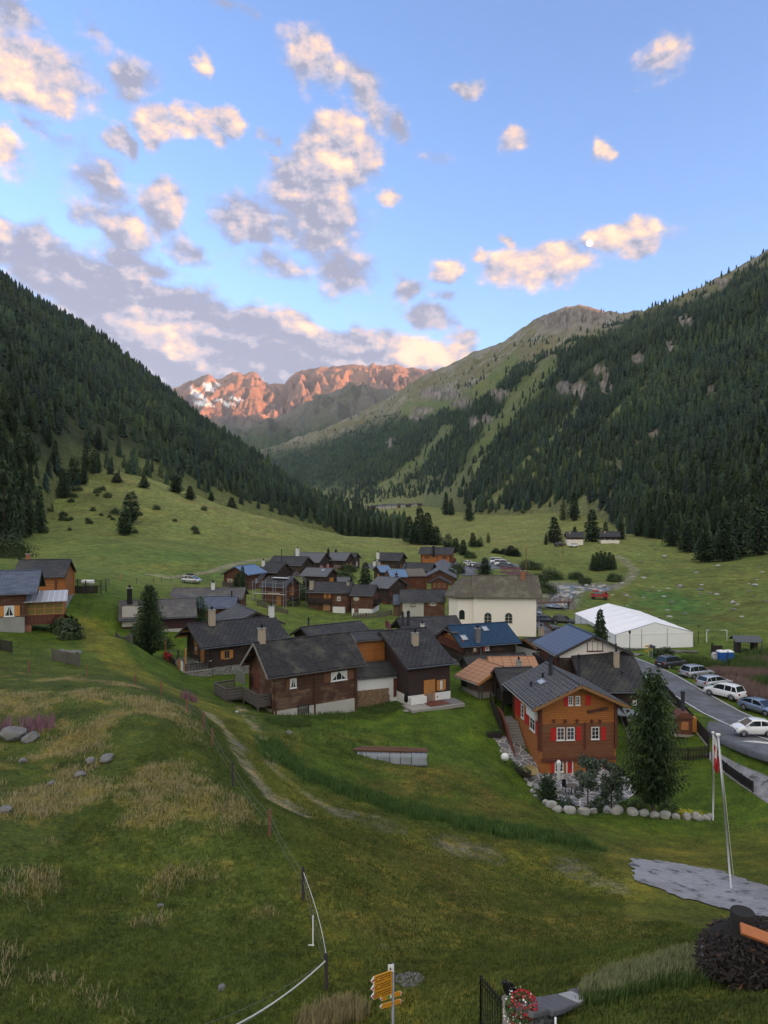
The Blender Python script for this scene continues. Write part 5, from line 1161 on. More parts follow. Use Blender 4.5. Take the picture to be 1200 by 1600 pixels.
# ------------------------------------------------------------ roads, river and paved places
def asphalt(name, c1, c2, wet=.5, crack=0):
    def fn(T, b):
        p = wpos(T); n = T.noise(p, .35, 6, .65); n2 = T.noise(p, 14, 4)
        col = T.mix(T.mr(n, .4, .62), c4(c1), c4(c2)); col = T.mix(T.m('MULTIPLY', n2, .35), col, c4([q*1.5 for q in c2]))
        v = T.new('ShaderNodeTexVoronoi', feature='DISTANCE_TO_EDGE'); v.inputs['Scale'].default_value = .9; T.lk(T.vm('ADD', p, T.vm('MULTIPLY', T.cxyz(T.noise(p,2,4), T.noise(p,2.3,4), 0), (1.2,1.2,0))), v.inputs['Vector']); ck = T.mr(v.outputs['Distance'], 0, .035); col = T.mix(ck, T.mix(.5, col, (.03,.03,.025,1)), col) if not crack else T.mix(T.m('ADD', .72, T.m('MULTIPLY', ck, .28)), (.04,.045,.03,1), T.mix(T.mr(T.noise(p,1.1,5,.7), .54, .64), col, (.06,.06,.06,1)))
        T.put(b.inputs['Base Color'], col); T.put(b.inputs['Roughness'], T.mr(n, .35, .65, .95, wet)); bump(T, b, n2, .3, .01)
    return mat(name, fn)
ASPH = asphalt('asphalt', (.085,.085,.09), (.12,.12,.128)); ASPH_L = asphalt('old_concrete_pad', (.17,.165,.165), (.28,.27,.275), crack=1); GRAV = asphalt('gravel', (.12,.11,.10), (.18,.165,.15), .9)
PAINT = plain('road_paint', (.62,.62,.60), .7, var=.2, sc=3, bs=0)
def ribbon(name, pts, widths, m, lift=.05, kind='structure', step=1.0, flat=True, smooth=True):
    """a draped band along points (world xy)"""
    pts = np.array([p[:2] for p in pts], float); seg = np.hypot(*np.diff(pts, axis=0).T); t = np.concatenate([[0], np.cumsum(seg)]); n = max(4, int(t[-1]/step)); tt = np.linspace(0, t[-1], n)
    # smooth with a cubic (Catmull-Rom through numpy interpolation and averaging)
    c = np.stack([np.interp(tt, t, pts[:, 0]), np.interp(tt, t, pts[:, 1])], 1)
    if smooth:
        for _ in range(6): c[1:-1] = .25*c[:-2]+.5*c[1:-1]+.25*c[2:]
    w = np.interp(tt, t, widths) if hasattr(widths, '__len__') else np.full(n, widths); d = np.gradient(c, axis=0); d /= np.hypot(d[:, 0], d[:, 1])[:, None]; nn = np.stack([-d[:, 1], d[:, 0]], 1)
    k = 7; V = []
    for i, s_ in enumerate(np.linspace(-1, 1, k)): q = c+nn*(w*s_/2)[:, None]; V.append(np.column_stack([q, gz(q[:, 0], q[:, 1])]))
    V = np.stack(V, 1)
    if flat: V[:, :, 2] = V[:, :, 2].max(1, keepdims=True)
    V[:, :, 2] += lift; V2 = V.copy(); V2[:, :, 2] -= .5
    F_ = []; N = n*k
    idx = lambda i, j, o=0: o+i*k+j
    for i in range(n-1):
        for j in range(k-1): F_.append((idx(i,j), idx(i+1,j), idx(i+1,j+1), idx(i,j+1)))
        F_.append((idx(i,0), idx(i,0,N), idx(i+1,0,N), idx(i+1,0))); F_.append((idx(i,k-1), idx(i+1,k-1), idx(i+1,k-1,N), idx(i,k-1,N)))
    F_ = [f[::-1] for f in F_]
    return np_mesh(name, np.concatenate([V.reshape(-1, 3), V2.reshape(-1, 3)]), F_, m, kind=kind), c, nn, V[:, :, 2].max(1)
def w_(x, y): return np.array([x, y, gz1(x, y)])
RD = [at(830,165), at(838,140), at(862,124), at(893,118), at(930,113), w_(34.2,107), w_(35.6,99), w_(36.2,92), w_(36.4,84), w_(36.8,77), w_(37.4,69.7), w_(38.3,61), w_(40,50), w_(43,38)]
road, rc, rn, rz = ribbon('road', RD, [3.5,4,4,4,4.2,4.6,4.8,4.8,4.8,4.8,4.8,4.9,5,5], ASPH, lift=.05)
def edge_line(side, i0, i1, off, w=.13, lift=.012):
    c = rc[i0:i1]+rn[i0:i1]*off; V = np.concatenate([np.column_stack([c-rn[i0:i1]*w/2, rz[i0:i1]+lift]), np.column_stack([c+rn[i0:i1]*w/2, rz[i0:i1]+lift])]); n = len(c)
    return V, [(k+1, k, n+k, n+k+1) for k in range(n-1)]
n_ = len(rc); i0 = int(n_*.46)
for sd_ in (-1, 1):
    wd = np.linspace(4.6, 4.9, n_)
    V, Fc = edge_line(sd_, i0, n_, 0); c = rc[i0:]+rn[i0:]*(sd_*(wd[i0:, None]/2-.25)); V = np.concatenate([np.column_stack([c-rn[i0:]*.07, rz[i0:]+.012]), np.column_stack([c+rn[i0:]*.07, rz[i0:]+.012])])
    np_mesh('road_line', V, Fc, PAINT, kind='structure')
# pavement by the near fence
wk = [at(1108,66), at(1130,63.2), at(1160,60), at(1200,56.5), at(1300,49)]
ribbon('pavement', wk, [.8,1.1,1.5,2.0,2.6], ASPH_L, lift=.05, flat=False)
ribbon('parking_bay', [w_(34.2,73), w_(33.7,70.5), w_(33.5,67.5), w_(33.8,62), w_(34.6,55)], [1.0,3.0,4.0,4.2,4.2], ASPH, lift=.03)
ribbon('parking_line', [at(1158,65.0), at(1222,63.2)], .13, PAINT, lift=.16, smooth=False)
# the upper village road, the car park
ribbon('road', [at(735,196), at(728,205), at(716,222), at(705,240), at(697,262), at(690,285), at(676,305)], [5,5,5,5,4,3,2.5], ASPH, lift=.12)
ribbon('road', [at(675,312), at(655,335), at(645,360)], [2.2,2,2], GRAV, lift=.12)
ribbon('car_park', [at(730,214), at(752,228), at(775,240), at(805,243)], [7,13,16,13], ASPH, lift=.10, flat=False)
ribbon('footpath', [at(985,108), at(965,110), at(945,112), at(1000,107)], 1.4, GRAV, lift=.04)
pad = [at(975,38.3), at(1020,37.2), at(1100,36.3), at(1200,35), at(1320,33)]
def patch(name, poly, m, lift=.05, n=60, jag=.25, kind='structure'):
    """a draped irregular patch from pixel corners"""
    h_ = np.array([hit(a, b) for a, b in poly]); P0, P1 = h_[:, :2].min(0), h_[:, :2].max(0); xs = np.linspace(P0[0]-.3, P1[0]+.3, n); ys = np.linspace(P0[1]-.3, P1[1]+.3, n); X, Y = np.meshgrid(xs, ys)
    px_, py_ = X+fbm(X*1.3, Y*1.3, 3)*jag*2, Y+fbm(X*1.3+7, Y*1.3, 3)*jag*2; ins = np.zeros(X.shape, bool); q = h_[:, :2]; j = len(q)-1
    for i in range(len(q)):
        c = ((q[i,1] > py_) != (q[j,1] > py_)) & (px_ < (q[j,0]-q[i,0])*(py_-q[i,1])/(q[j,1]-q[i,1]+1e-12)+q[i,0]); ins ^= c; j = i
    idx = np.arange(n*n).reshape(n, n); k = ins[:-1, :-1] & ins[1:, :-1] & ins[:-1, 1:] & ins[1:, 1:]; a = idx[:-1, :-1][k]; Fc = np.stack([a, a+1, a+n+1, a+n], 1)
    V = np.column_stack([X.ravel(), Y.ravel(), gz(X.ravel(), Y.ravel())+lift]); used = np.unique(Fc); mp = np.full(n*n, -1); mp[used] = np.arange(len(used))
    return np_mesh(name, V[used], mp[Fc], m, smooth=True, kind=kind)
patch('concrete_pad', [(984,1342),(1040,1346),(1120,1360),(1215,1392),(1215,1436),(1150,1424),(1060,1402),(990,1376)], ASPH_L, .06, n=150, jag=.18)
# river
def water(T, b):
    p = wpos(T); n = T.noise(p, 1.6, 6, .7); T.put(b.inputs['Base Color'], T.mix(T.mr(n, .5, .62), (.07,.085,.09,1), (.55,.57,.6,1))); b.inputs['Roughness'].default_value = .35; bump(T, b, n, .7, .2)
WATER = mat('river_water', water)
ribbon('river', RIVER, [5,5,4.5,4,4.5,4.5,4], WATER, lift=-.45, flat=False)

# ------------------------------------------------------------ marquee
def marquee():
    a = at(1083, 118); a0 = at(962, 115.5); b = at(899, 140)
    c0 = np.array([a0[0], a0[1]]); c1 = np.array([a[0], a[1]]); w = c1-c0; W = float(np.hypot(*w)); th = math.atan2(w[1], w[0]); dv = np.array([-math.sin(th), math.cos(th)])
    # long axis direction from the rear-left corner
    lv = np.array([b[0], b[1]])-c0; L = 27.0; la = math.atan2(lv[1], lv[0]); z = min(a[2], a0[2], b[2])
    o = empty('marquee', (c0[0], c0[1], z), 0, 'long white festival marquee on the meadow beyond the road', 'marquee'); ux = w/W; uy = lv/np.hypot(*lv); H_ = 2.5; R_ = 4.3
    def pt(s_, t, h): q = ux*s_+uy*t; return (q[0], q[1], h)
    Mw = plain('white_canvas', (.86,.84,.84), .7, var=.05, sc=.6, bs=.25); L = float(np.hypot(*lv)); nb = 6
    q = MB(); q.add([pt(0,0,-.5),pt(W,0,-.5),pt(W,0,H_),pt(W/2,0,R_),pt(0,0,H_)], [(0,1,2,3,4)]); q.build('front_wall', Mw, o)
    q = MB(); q.add([pt(0,L,-.5),pt(W,L,-.5),pt(W,L,H_),pt(W/2,L,R_),pt(0,L,H_)], [(4,3,2,1,0)]); q.build('end_wall', Mw, o)
    for s_ in (0, W):
        for i in range(nb):
            q = MB(); t0, t1 = L*i/nb, L*(i+1)/nb; vs = []
            for k in range(9):
                t = t0+(t1-t0)*k/8; off = .05*math.sin(k*2.1+i); vs += [pt(s_+(off if k not in (0,8) else 0)-0.0, t, -.5), pt(s_, t, H_)]
            q.add(vs, [(2*k, 2*k+2, 2*k+3, 2*k+1) for k in range(8)], True); q.build('side_wall', Mw, o)
    for i in range(nb):
        for sg in (0, 1):
            q = MB(); n = 8; vs = []
            for k in range(n+1):
                t = L*(i+k/n)/nb; sag = -.14*math.sin(math.pi*k/n)
                for f in (0, .5, 1):
                    s_ = (0 if sg == 0 else W)*(1-f)+W/2*f+( -.15 if sg == 0 else .15)*(1-f); vs.append(pt(s_, t, H_+(R_-H_)*f+sag*(1 if f else .3)+.02))
            q.add(vs, [(3*k+j, 3*k+3+j, 3*k+4+j, 3*k+1+j) for k in range(n) for j in (0, 1)], True); q.build('roof_panel', Mw, o)
    for i in range(nb+1):
        q = MB(); t = L*i/nb; q.bar(pt(0,t,-.3), pt(0,t,H_), .12); q.bar(pt(W,t,-.3), pt(W,t,H_), .12); q.bar(pt(0,t,H_), pt(W/2,t,R_), .08, .06); q.bar(pt(W,t,H_), pt(W/2,t,R_), .08, .06); q.build('frame', GALV, o)
    q = MB()
    for s_ in (W*.33, W*.66): q.bar(pt(s_,-.03,-.3), pt(s_,-.03,3.3), .07)
    parts(q, 'tent_pole', GALV, o); q = MB(); q.bar(pt(0,-.04,H_-.05), pt(W,-.04,H_-.05), .03, .12); q.build('valance', Mw, o)
marquee()

# ------------------------------------------------------------ vehicles
CARP = {k: mat('car_'+k, (lambda c, mt: lambda T, b: (T.put(b.inputs['Base Color'], c4(c)), T.put(b.inputs['Metallic'], mt), T.put(b.inputs['Roughness'], .32), T.put(b.inputs['Coat Weight'], .6)))(c, mt)) for k, c, mt in
        (('grey', (.055,.055,.065), .5), ('silver', (.42,.43,.45), .6), ('pale_silver', (.55,.56,.58), .5), ('white', (.78,.78,.78), 0), ('blue_grey', (.24,.29,.36), .6), ('black', (.012,.012,.014), .2), ('blue', (.03,.06,.16), .3), ('navy', (.02,.03,.06), .3), ('red', (.38,.02,.02), 0))}
TYRE = plain('tyre_rubber', (.015,.015,.016), .85, bs=0); RIM = plain('alloy_rim', (.40,.40,.42), .3, .8, bs=0); CGL = mat('car_glass', lambda T, b: (T.put(b.inputs['Base Color'], (.015,.02,.025,1)), T.put(b.inputs['Roughness'], .06)))
LAMPW = plain('lamp_lens', (.55,.55,.52), .15, bs=0); LAMPR = plain('rear_lens', (.30,.01,.01), .2, bs=0); PLATE = plain('number_plate', (.65,.65,.62), .5, bs=0); TRIM = plain('car_trim', (.02,.02,.02), .7, bs=0)
def car(kind, name, label, loc, ang, paint, group=None, cat='car', roofrack=False):
    """profiles: x along the car (front +X), z up"""
    S = dict(
     suv=dict(L=4.5, W=1.84, body=[(-2.25,.45,.95),(-2.2,.32,1.02),(-1.7,.28,1.04),(-.6,.28,1.02),(.75,.28,1.02),(1.35,.28,.98),(2.0,.3,.88),(2.22,.38,.72),(2.25,.45,.6)], roof=[(-2.0,1.04),(-1.75,1.58),(-1.0,1.66),(.1,1.64),(.45,1.56),(1.15,1.02)], wb=(-1.35,1.38), r=.35),
     wagon=dict(L=4.65, W=1.8, body=[(-2.32,.45,.9),(-2.25,.3,.98),(-1.7,.26,.98),(-.6,.26,.96),(.8,.26,.95),(1.4,.26,.90),(2.05,.28,.78),(2.28,.36,.64),(2.32,.45,.55)], roof=[(-2.15,1.0),(-1.85,1.40),(-1.0,1.48),(.1,1.46),(.4,1.38),(1.2,.95)], wb=(-1.35,1.4), r=.32),
     sedan=dict(L=4.6, W=1.8, body=[(-2.3,.45,.86),(-2.2,.3,.96),(-1.8,.26,.98),(-.6,.26,.96),(.8,.26,.94),(1.4,.26,.88),(2.05,.28,.76),(2.26,.36,.62),(2.3,.45,.55)], roof=[(-1.9,.97),(-1.2,1.34),(-.7,1.43),(.2,1.42),(.45,1.35),(1.2,.93)], wb=(-1.35,1.4), r=.32),
     hatch=dict(L=3.55, W=1.63, body=[(-1.77,.45,.85),(-1.72,.3,.98),(-1.4,.25,1.02),(-.5,.25,.98),(.55,.25,.97),(1.1,.25,.93),(1.5,.28,.82),(1.72,.36,.66),(1.77,.45,.55)], roof=[(-1.68,1.0),(-1.35,1.36),(-.7,1.48),(-.05,1.48),(.25,1.42),(.98,.95)], wb=(-1.15,1.15), r=.30),
     mpv=dict(L=4.6, W=1.82, body=[(-2.3,.45,.95),(-2.2,.3,1.05),(-1.7,.26,1.08),(-.6,.26,1.06),(.9,.26,1.04),(1.5,.26,.96),(2.0,.28,.85),(2.26,.36,.68),(2.3,.45,.55)], roof=[(-2.15,1.1),(-1.95,1.60),(-1.0,1.68),(.2,1.64),(.6,1.52),(1.6,1.0)], wb=(-1.4,1.4), r=.32),
     van=dict(L=5.2, W=1.95, body=[(-2.6,.45,1.1),(-2.55,.32,1.25),(-1.7,.28,1.25),(-.6,.28,1.22),(1.0,.28,1.2),(1.7,.28,1.1),(2.3,.3,.98),(2.55,.38,.75),(2.6,.45,.6)], roof=[(-2.55,1.25),(-2.5,2.0),(-1.2,2.05),(.6,2.02),(1.1,1.9),(1.85,1.15)], wb=(-1.5,1.6), r=.35))[kind]
    o = empty(name, tuple(loc), ang, label, cat, group); W = S['W']/2; b = MB(); vs = []; st = S['body']; n = len(st)
    for x, z0, z1 in st:
        e = .80 if abs(x) > S['L']/2-.02 else (.93 if abs(x) > S['L']/2-.14 else 1); w = W*e
        zm = z0+(z1-z0)*.55; vs += [(x,-w*.9,z0),(x,-w,zm-.12),(x,-w*.985,zm+.1),(x,-w*.90,z1),(x,-w*.5,z1+.03),(x,w*.5,z1+.03),(x,w*.90,z1),(x,w*.985,zm+.1),(x,w,zm-.12),(x,w*.9,z0)]
    K = 10; fs = [(i*K+j, (i+1)*K+j, (i+1)*K+(j+1)%K, i*K+(j+1)%K) for i in range(n-1) for j in range(K)]; fs += [tuple(range(K)), tuple((n-1)*K+j for j in range(K))[::-1]]
    b.add(vs, fs, True)
    bd = b.build('body', paint, o); rf = S['roof']; m = bd.modifiers.new('b', 'BEVEL'); m.width = .03; m.segments = 2; m.limit_method = 'ANGLE'
    # glasshouse
    def gh(inset, zoff, x0=0): 
        vs = []
        for x, z in rf: wt = W*(.90 if z < rf[0][1]+.03 or z < rf[-1][1]+.03 else .74)-inset; vs += [(x, -wt, z+zoff), (x, wt, z+zoff)]
        return vs
    g = MB(); vs = gh(0, 0); k = len(rf); base = [(x, s_*W*.89, min(z, st[4][2])-.06) for x, z in rf for s_ in (-1, 1)]; vs2 = vs+base
    fs = [(2*i, 2*i+1, 2*i+3, 2*i+2) for i in range(k-1)]+[(2*i, 2*i+2, 2*k+2*i+2, 2*k+2*i) for i in range(k-1)]+[(2*i+3, 2*i+1, 2*k+2*i+1, 2*k+2*i+3) for i in range(k-1)]
    g.add(vs2, fs); g.build('window', CGL, o)
    r = MB(); up = [(x, z) for x, z in rf if z > rf[0][1]+.03 and z > rf[-1][1]+.03]; wt = W*.74; n2 = len(up); xs = up
    vs = [(x, s_*(wt+.02), z+.02) for x, z in xs for s_ in (-1, 1)]+[(x, s_*wt*.6, z+.055) for x, z in xs for s_ in (-1, 1)]+[(x, s_*(wt+.02), z-.05) for x, z in xs for s_ in (-1, 1)]
    q = 2*n2; fs = []
    for i in range(n2-1): fs += [(2*i,2*i+2,q+2*i+2,q+2*i),(q+2*i,q+2*i+2,q+2*i+3,q+2*i+1),(q+2*i+1,q+2*i+3,2*i+3,2*i+1),(2*q+2*i,2*q+2*i+2,2*i+2,2*i),(2*i+1,2*i+3,2*q+2*i+3,2*q+2*i+1)]
    r.add(vs, fs, True); r.build('roof', paint, o)
    for s_ in (-1, 1):   # pillars
        p = MB(); ends = [(rf[0], up[0]), (rf[-1], up[-1])]
        for (x0, z0), (x1, z1) in ends: p.bar((x0, s_*W*.90, z0), (x1, s_*W*.755, z1), .09, .07)
        for fx in ((.42,.80) if kind in ('suv','wagon','mpv') else (.5,)):
            x = up[0][0]+(up[-1][0]-up[0][0])*(1-fx); z1 = np.interp(x, [a for a, _ in up], [c for _, c in up]); p.bar((x+.05, s_*W*.90, st[4][2]-.02), (x, s_*W*.75, z1), .07, .05)
        parts(p, 'pillar', paint, o)
        MB().blob((rf[-1][0]-.25, s_*(W+.10), st[4][2]+.06), (.09,.12,.08), 1, 8, 5, 0).build('mirror', paint, o)
        MB().box((S['L']/2-.17, s_*W*.68, .68), (.22,.34,.15)).build('headlight', LAMPW, o, bevel=.03)
        MB().box((-S['L']/2+.06, s_*W*.74, .85), (.14,.26,.24)).build('tail_light', LAMPR, o, bevel=.02)
        for x in S['wb']:
            rr_ = S['r']; wh = empty('wheel', (x, s_*(W-.11), rr_)); wh.parent = o; t = MB(); t.tube([(0,-.11,0),(0,.11,0)], rr_, 20); t.build('tyre', TYRE, wh, bevel=.02)
            t = MB(); t.tube([(0,s_*.08,0),(0,s_*.122,0)], rr_*.62, 16)
            for k_ in range(5): a = 2*math.pi*k_/5; t.bar((0,s_*.125,0), (rr_*.6*math.cos(a), s_*.125, rr_*.6*math.sin(a)), .06)
            t.build('rim', RIM, wh)
            a_ = MB(); n3 = 12; vs = []
            for k_ in range(n3+1): a = math.pi*k_/n3; vs += [(x+(rr_+.03)*math.cos(a), s_*(W*1.0+.004), rr_+(rr_+.03)*math.sin(a)), (x+(rr_+.09)*math.cos(a), s_*(W*1.0+.004), rr_+(rr_+.07)*math.sin(a))]
            vs += [(p_[0], p_[1]-s_*.1, p_[2]) for p_ in vs]; M_ = 2*(n3+1)
            a_.add(vs, [(2*i,2*i+1,2*i+3,2*i+2) for i in range(n3)]+[(2*i,2*i+2,M_+2*i+2,M_+2*i) for i in range(n3)]); a_.build('wheel_arch', TRIM, o)
    MB().box((S['L']/2-.03,0,.5), (.1,W*1.1,.16)).build('grille', TRIM, o); MB().box((S['L']/2+.02,0,.45), (.03,.5,.11)).build('number_plate', PLATE, o); MB().box((-S['L']/2-.02,0,.72), (.03,.5,.11)).build('number_plate', PLATE, o)
    MB().box((-S['L']/2+.02,0,.42),(.12,W*1.6,.16)).build('bumper', TRIM if kind=='suv' else paint, o)
    if roofrack:
        q = MB(); q.blob((-.3,0,rf[2][1]+.25), (1.1,.42,.22), 3, 12, 7, 0); q.build('roof_box', TRIM, o)
    return o
def carat(kind, name, label, px, d, heading, paint, **k):
    """px column, distance, heading: direction the nose points, degrees from +X"""
    p = at(px, d); return car(kind, name, label, (p[0], p[1], p[2]+k.pop('dz', .05)), R(heading), paint, **k)
G1 = 'cars parked along the valley road'
def cpos(kind, name, label, x, y, h, paint, **k): return car(kind, name, label, (x, y, gz1(x, y)+k.pop('dz', .06)), R(h), paint, **k)
cpos('suv','suv','dark grey SUV parked first in the row beside the road, next to the marquee',39.9,97.8,26,CARP['grey'],group=G1)
cpos('suv','suv','silver SUV parked second in the roadside row, behind the dark grey one',41.0,92.3,22,CARP['silver'],group=G1)
cpos('wagon','estate_car','pale silver estate car third in the roadside row',40.9,87.2,24,CARP['pale_silver'],group=G1)
cpos('suv','suv','white SUV with dark roof panel, rear towards us, in the roadside row',39.9,82.4,121,CARP['white'],group=G1)
cpos('sedan','saloon_car','blue-grey saloon nearest of the roadside row, cut by the picture edge',40.9,76.6,-68,CARP['blue_grey'],group=G1)
cpos('hatch','small_car','small rounded white hatchback parked across the road from the row',35.2,67.3,178,CARP['white'],dz=.14)
G2 = 'cars parked beyond the church'
carat('mpv','family_car','silver-blue car at the back of the cars right of the church',829,150,-14,CARP['blue_grey'],group=G2)
carat('wagon','estate_car','blue car just right of the church wall',832,143,-10,CARP['blue'],group=G2)
carat('wagon','estate_car','dark navy car by the fence right of the blue one',853,141,-14,CARP['navy'],group=G2)
carat('suv','suv','dark car parked by the stream, right of the navy one',880,136,-20,CARP['black'],group=G2)
G3 = 'cars in the upper car park'
carat('hatch','small_car','white car with open tailgate at the left of the upper car park',732,236,-60,CARP['white'],group=G3,dz=.2)
carat('wagon','estate_car','white estate car by the upper road, left row',741,229,-35,CARP['white'],group=G3,dz=.2)
carat('wagon','estate_car','black low car right of the white estate in the upper car park',751,221,-28,CARP['black'],group=G3,dz=.2)
carat('van','camper_van','white van at the back of the upper car park',778,243,-12,CARP['white'],group=G3,cat='van',dz=.2)
carat('van','camper_van','second white van, partly behind the dark cars in the upper car park',785,237,-18,CARP['white'],group=G3,cat='van',dz=.2)
carat('suv','suv','black car in front of the white vans',789,229,-20,CARP['navy'],group=G3,dz=.2)
carat('wagon','estate_car','dark grey car right end of the upper car park',797,225,-15,CARP['grey'],group=G3,dz=.2)
carat('mpv','family_car','silver family car with black roof box alone on the hillside track',299,158,-14,CARP['silver'],roofrack=True,dz=.1)
carat('hatch','small_car','white car in front of the cream farmhouse by the wood',896,281,-170,CARP['white'],dz=.2)
carat('suv','suv','black car left of the cream farmhouse by the wood',874,285,10,CARP['black'],dz=.2)
def red_truck():
    p = at(937, 168); o = empty('truck', (p[0], p[1], p[2]), R(-12), 'small red flatbed truck loaded with gear on the meadow by the stream', 'truck')
    MB().box((-.5,0,.75),(3.0,1.7,.25)).build('chassis', CARP['red'], o); q = MB(); q.extr([(.9,.5),(2.0,.5),(2.0,1.15),(1.75,1.3),(1.5,1.9),(.9,1.9)], -.8, .8, 'y'); q.build('cab', CARP['red'], o, bevel=.05)
    q = MB(); q.extr([(1.25,1.3),(1.74,1.3),(1.52,1.8),(1.25,1.8)], -.815, .815, 'y'); q.build('window', CGL, o)
    MB().box((-.4,0,1.35),(1.7,1.4,.95)).build('load_box', STEEL, o); MB().box((-.9,.2,2.0),(1.5,.9,.35)).build('hose_drum', CARP['red'], o, bevel=.1)
    for x in (-1.4,1.3):
        for y in (-.75,.75): MB().tube([(x,y-.12,.38),(x,y+.12,.38)],.38,16).build('wheel', TYRE, o)
    q = MB(); q.bar((-2,-.8,1.15),(.8,-.8,1.15),.05,.3); q.bar((-2,.8,1.15),(.8,.8,1.15),.05,.3); parts(q,'side_board',CARP['red'],o)
red_truck()
# ------------------------------------------------------------ trees
NEEDLE = leafmat('spruce_needles', (.020,.042,.016), (.042,.070,.022)); NEEDLE2 = leafmat('pine_needles', (.026,.050,.018), (.055,.085,.026)); LARCHL = leafmat('larch_needles', (.045,.075,.022), (.070,.11,.032))
LEAFB = leafmat('broad_leaves', (.05,.09,.022), (.085,.13,.035)); LEAFG = leafmat('grey_green_leaves', (.07,.10,.065), (.12,.15,.10)); BARK = plain('bark', (.07,.05,.038), .95, var=.4, sc=8, bs=.5)
BUSHL = leafmat('bush_leaves', (.028,.05,.016), (.06,.085,.025), sc=2)
def conifer_arr(seed, nw, nb, ns, leaf, taper=.85, droop=.35, base=.06, irr=.35, up=.0):
    """unit-height conifer crown, radius 1: whorls of drooping branches clothed in small leaf blades"""
    r_ = np.random.default_rng(seed); V = []; cnt = 0
    for w in range(nw):
        t = base+(1-base)*(w+r_.uniform(-.3,.3))/nw; Rw = (1-t)**taper*(1-.55*math.exp(-(t-base)*14)) if t < 1 else .02; Rw = max(Rw, .03)
        n = max(4, int(nb*(.45+.55*(1-t)))); a0 = r_.uniform(0, 6.28)
        for b in range(n):
            a = a0+6.283*b/n+r_.uniform(-.25,.25); L = Rw*r_.uniform(1-irr, 1.12); m = max(2, int(ns*L+1.5)); ca, sa = math.cos(a), math.sin(a)
            for k in range(m):
                f = (k+.6)/m; rr_ = L*f; z = t+.10*up*f-droop*.16*f*f*L+.02*math.sin(3*f); lw = leaf*(1.15-.55*f)*r_.uniform(.7,1.3)
                for s_ in (-1, 1):
                    # a blade leaving the branch sideways, forward and a little down
                    sx, sy = -sa*s_, ca*s_; p = np.array([ca*rr_, sa*rr_, z]); out = np.array([ca*.9+sx*.8, sa*.9+sy*.8, -.20+r_.uniform(-.22,.18)])*lw; sd_ = np.array([ca*.35-sx*.3, sa*.35-sy*.3, .10+r_.uniform(-.1,.1)])*lw
                    V += [p-out*.15, p+out*.5+sd_*.7, p+out*1.25, p+out*.45-sd_*.7]
        # vertical fill near the stem
        p = np.array([r_.uniform(-.05,.05)*Rw, r_.uniform(-.05,.05)*Rw, t])
    k = 6
    for _ in range(k):
        a = r_.uniform(0,6.28); V += [np.array([0,0,.96]), np.array([.03*math.cos(a),.03*math.sin(a),.98]), np.array([0,0,1.03]), np.array([-.03*math.cos(a),-.03*math.sin(a),.97])]
    V = np.array(V); return V, np.arange(len(V)).reshape(-1, 4)
def lod_arr(seed, tiers, sp, taper=.9, irr=.3):
    """far conifer: ragged star-edged tiers"""
    r_ = np.random.default_rng(seed); V = []; Fc = []
    for w in range(tiers):
        t0 = .05+.9*w/tiers; Rw = (1-t0)**taper*r_.uniform(.85,1.1); z1 = min(1.04, t0+1.9/tiers); b = len(V); V.append((r_.uniform(-.06,.06), r_.uniform(-.06,.06), z1)); a0 = r_.uniform(0, 6.28)
        for k in range(2*sp):
            rad = Rw*(r_.uniform(1-irr,1.15) if k % 2 == 0 else r_.uniform(.62,.80)); a = a0+math.pi*k/sp; V.append((rad*math.cos(a), rad*math.sin(a), t0-(.04 if k % 2 == 0 else -.03)+r_.uniform(-.015,.015)))
        for k in range(2*sp): Fc.append((b, b+1+k, b+1+(k+1) % (2*sp)))
    return np.array(V), np.array(Fc)
def mesh_only(name, V, Fc, m):
    o = np_mesh(name, V, Fc, m); me = o.data; bpy.data.objects.remove(o); return me
def trunk_me(name='trunk', h=1., r=.03):
    m = MB(); m.tube([(0,0,-.12),(0,0,.02),(.004,.0,.4),(0,.003,.9)], [r*1.5, r*1.15, r*.7, r*.12], 8); o = m.build(name, BARK); me = o.data; bpy.data.objects.remove(o); return me
TRUNK = trunk_me()
SPR = [mesh_only('crown', *conifer_arr(s_, 24, 9, 4, .17, irr=.4), NEEDLE) for s_ in (1, 2, 3, 4)]
PIN = [mesh_only('crown', *conifer_arr(s_, 17, 8, 4, .22, taper=.6, droop=-.1, base=.10, irr=.5, up=.5), NEEDLE2) for s_ in (11, 12, 13)]
LAR = [mesh_only('crown', *conifer_arr(s_, 20, 8, 4, .15, taper=.75, irr=.5), LARCHL) for s_ in (21, 22)]
TREE_N = 0
def tree(loc, h, w, me, name='conifer', label=None, cat='tree', group=None, trunk=True, sink=.0):
    global TREE_N; TREE_N += 1
    o = empty(name, (loc[0], loc[1], loc[2]-sink), 0, label, cat, group); c = bpy.data.objects.new('crown', me); COL.objects.link(c); c.parent = o; c.scale = (w/2, w/2, h); c.rotation_euler = (0, 0, random.uniform(0, 6.28))
    if trunk: t = bpy.data.objects.new('trunk', TRUNK); COL.objects.link(t); t.parent = o; t.scale = (h, h, h)
    return o
def t_at(px, pyb, pyt, d, wpx, kind='s', label=None, name='conifer', group=None):
    wpx *= 1.5
    """a tree by its foot and tip rows, width in pixels"""
    p = at(px, d); h = (p[2]*0+ (pyb-pyt)/F*d); ztop = ZC-(pyt-800)/F*d; h = max(2, ztop-p[2]); me = random.choice({'s': SPR, 'p': PIN, 'l': LAR}[kind]); return tree(p, h, wpx/F*d, me, name, label, group=group)
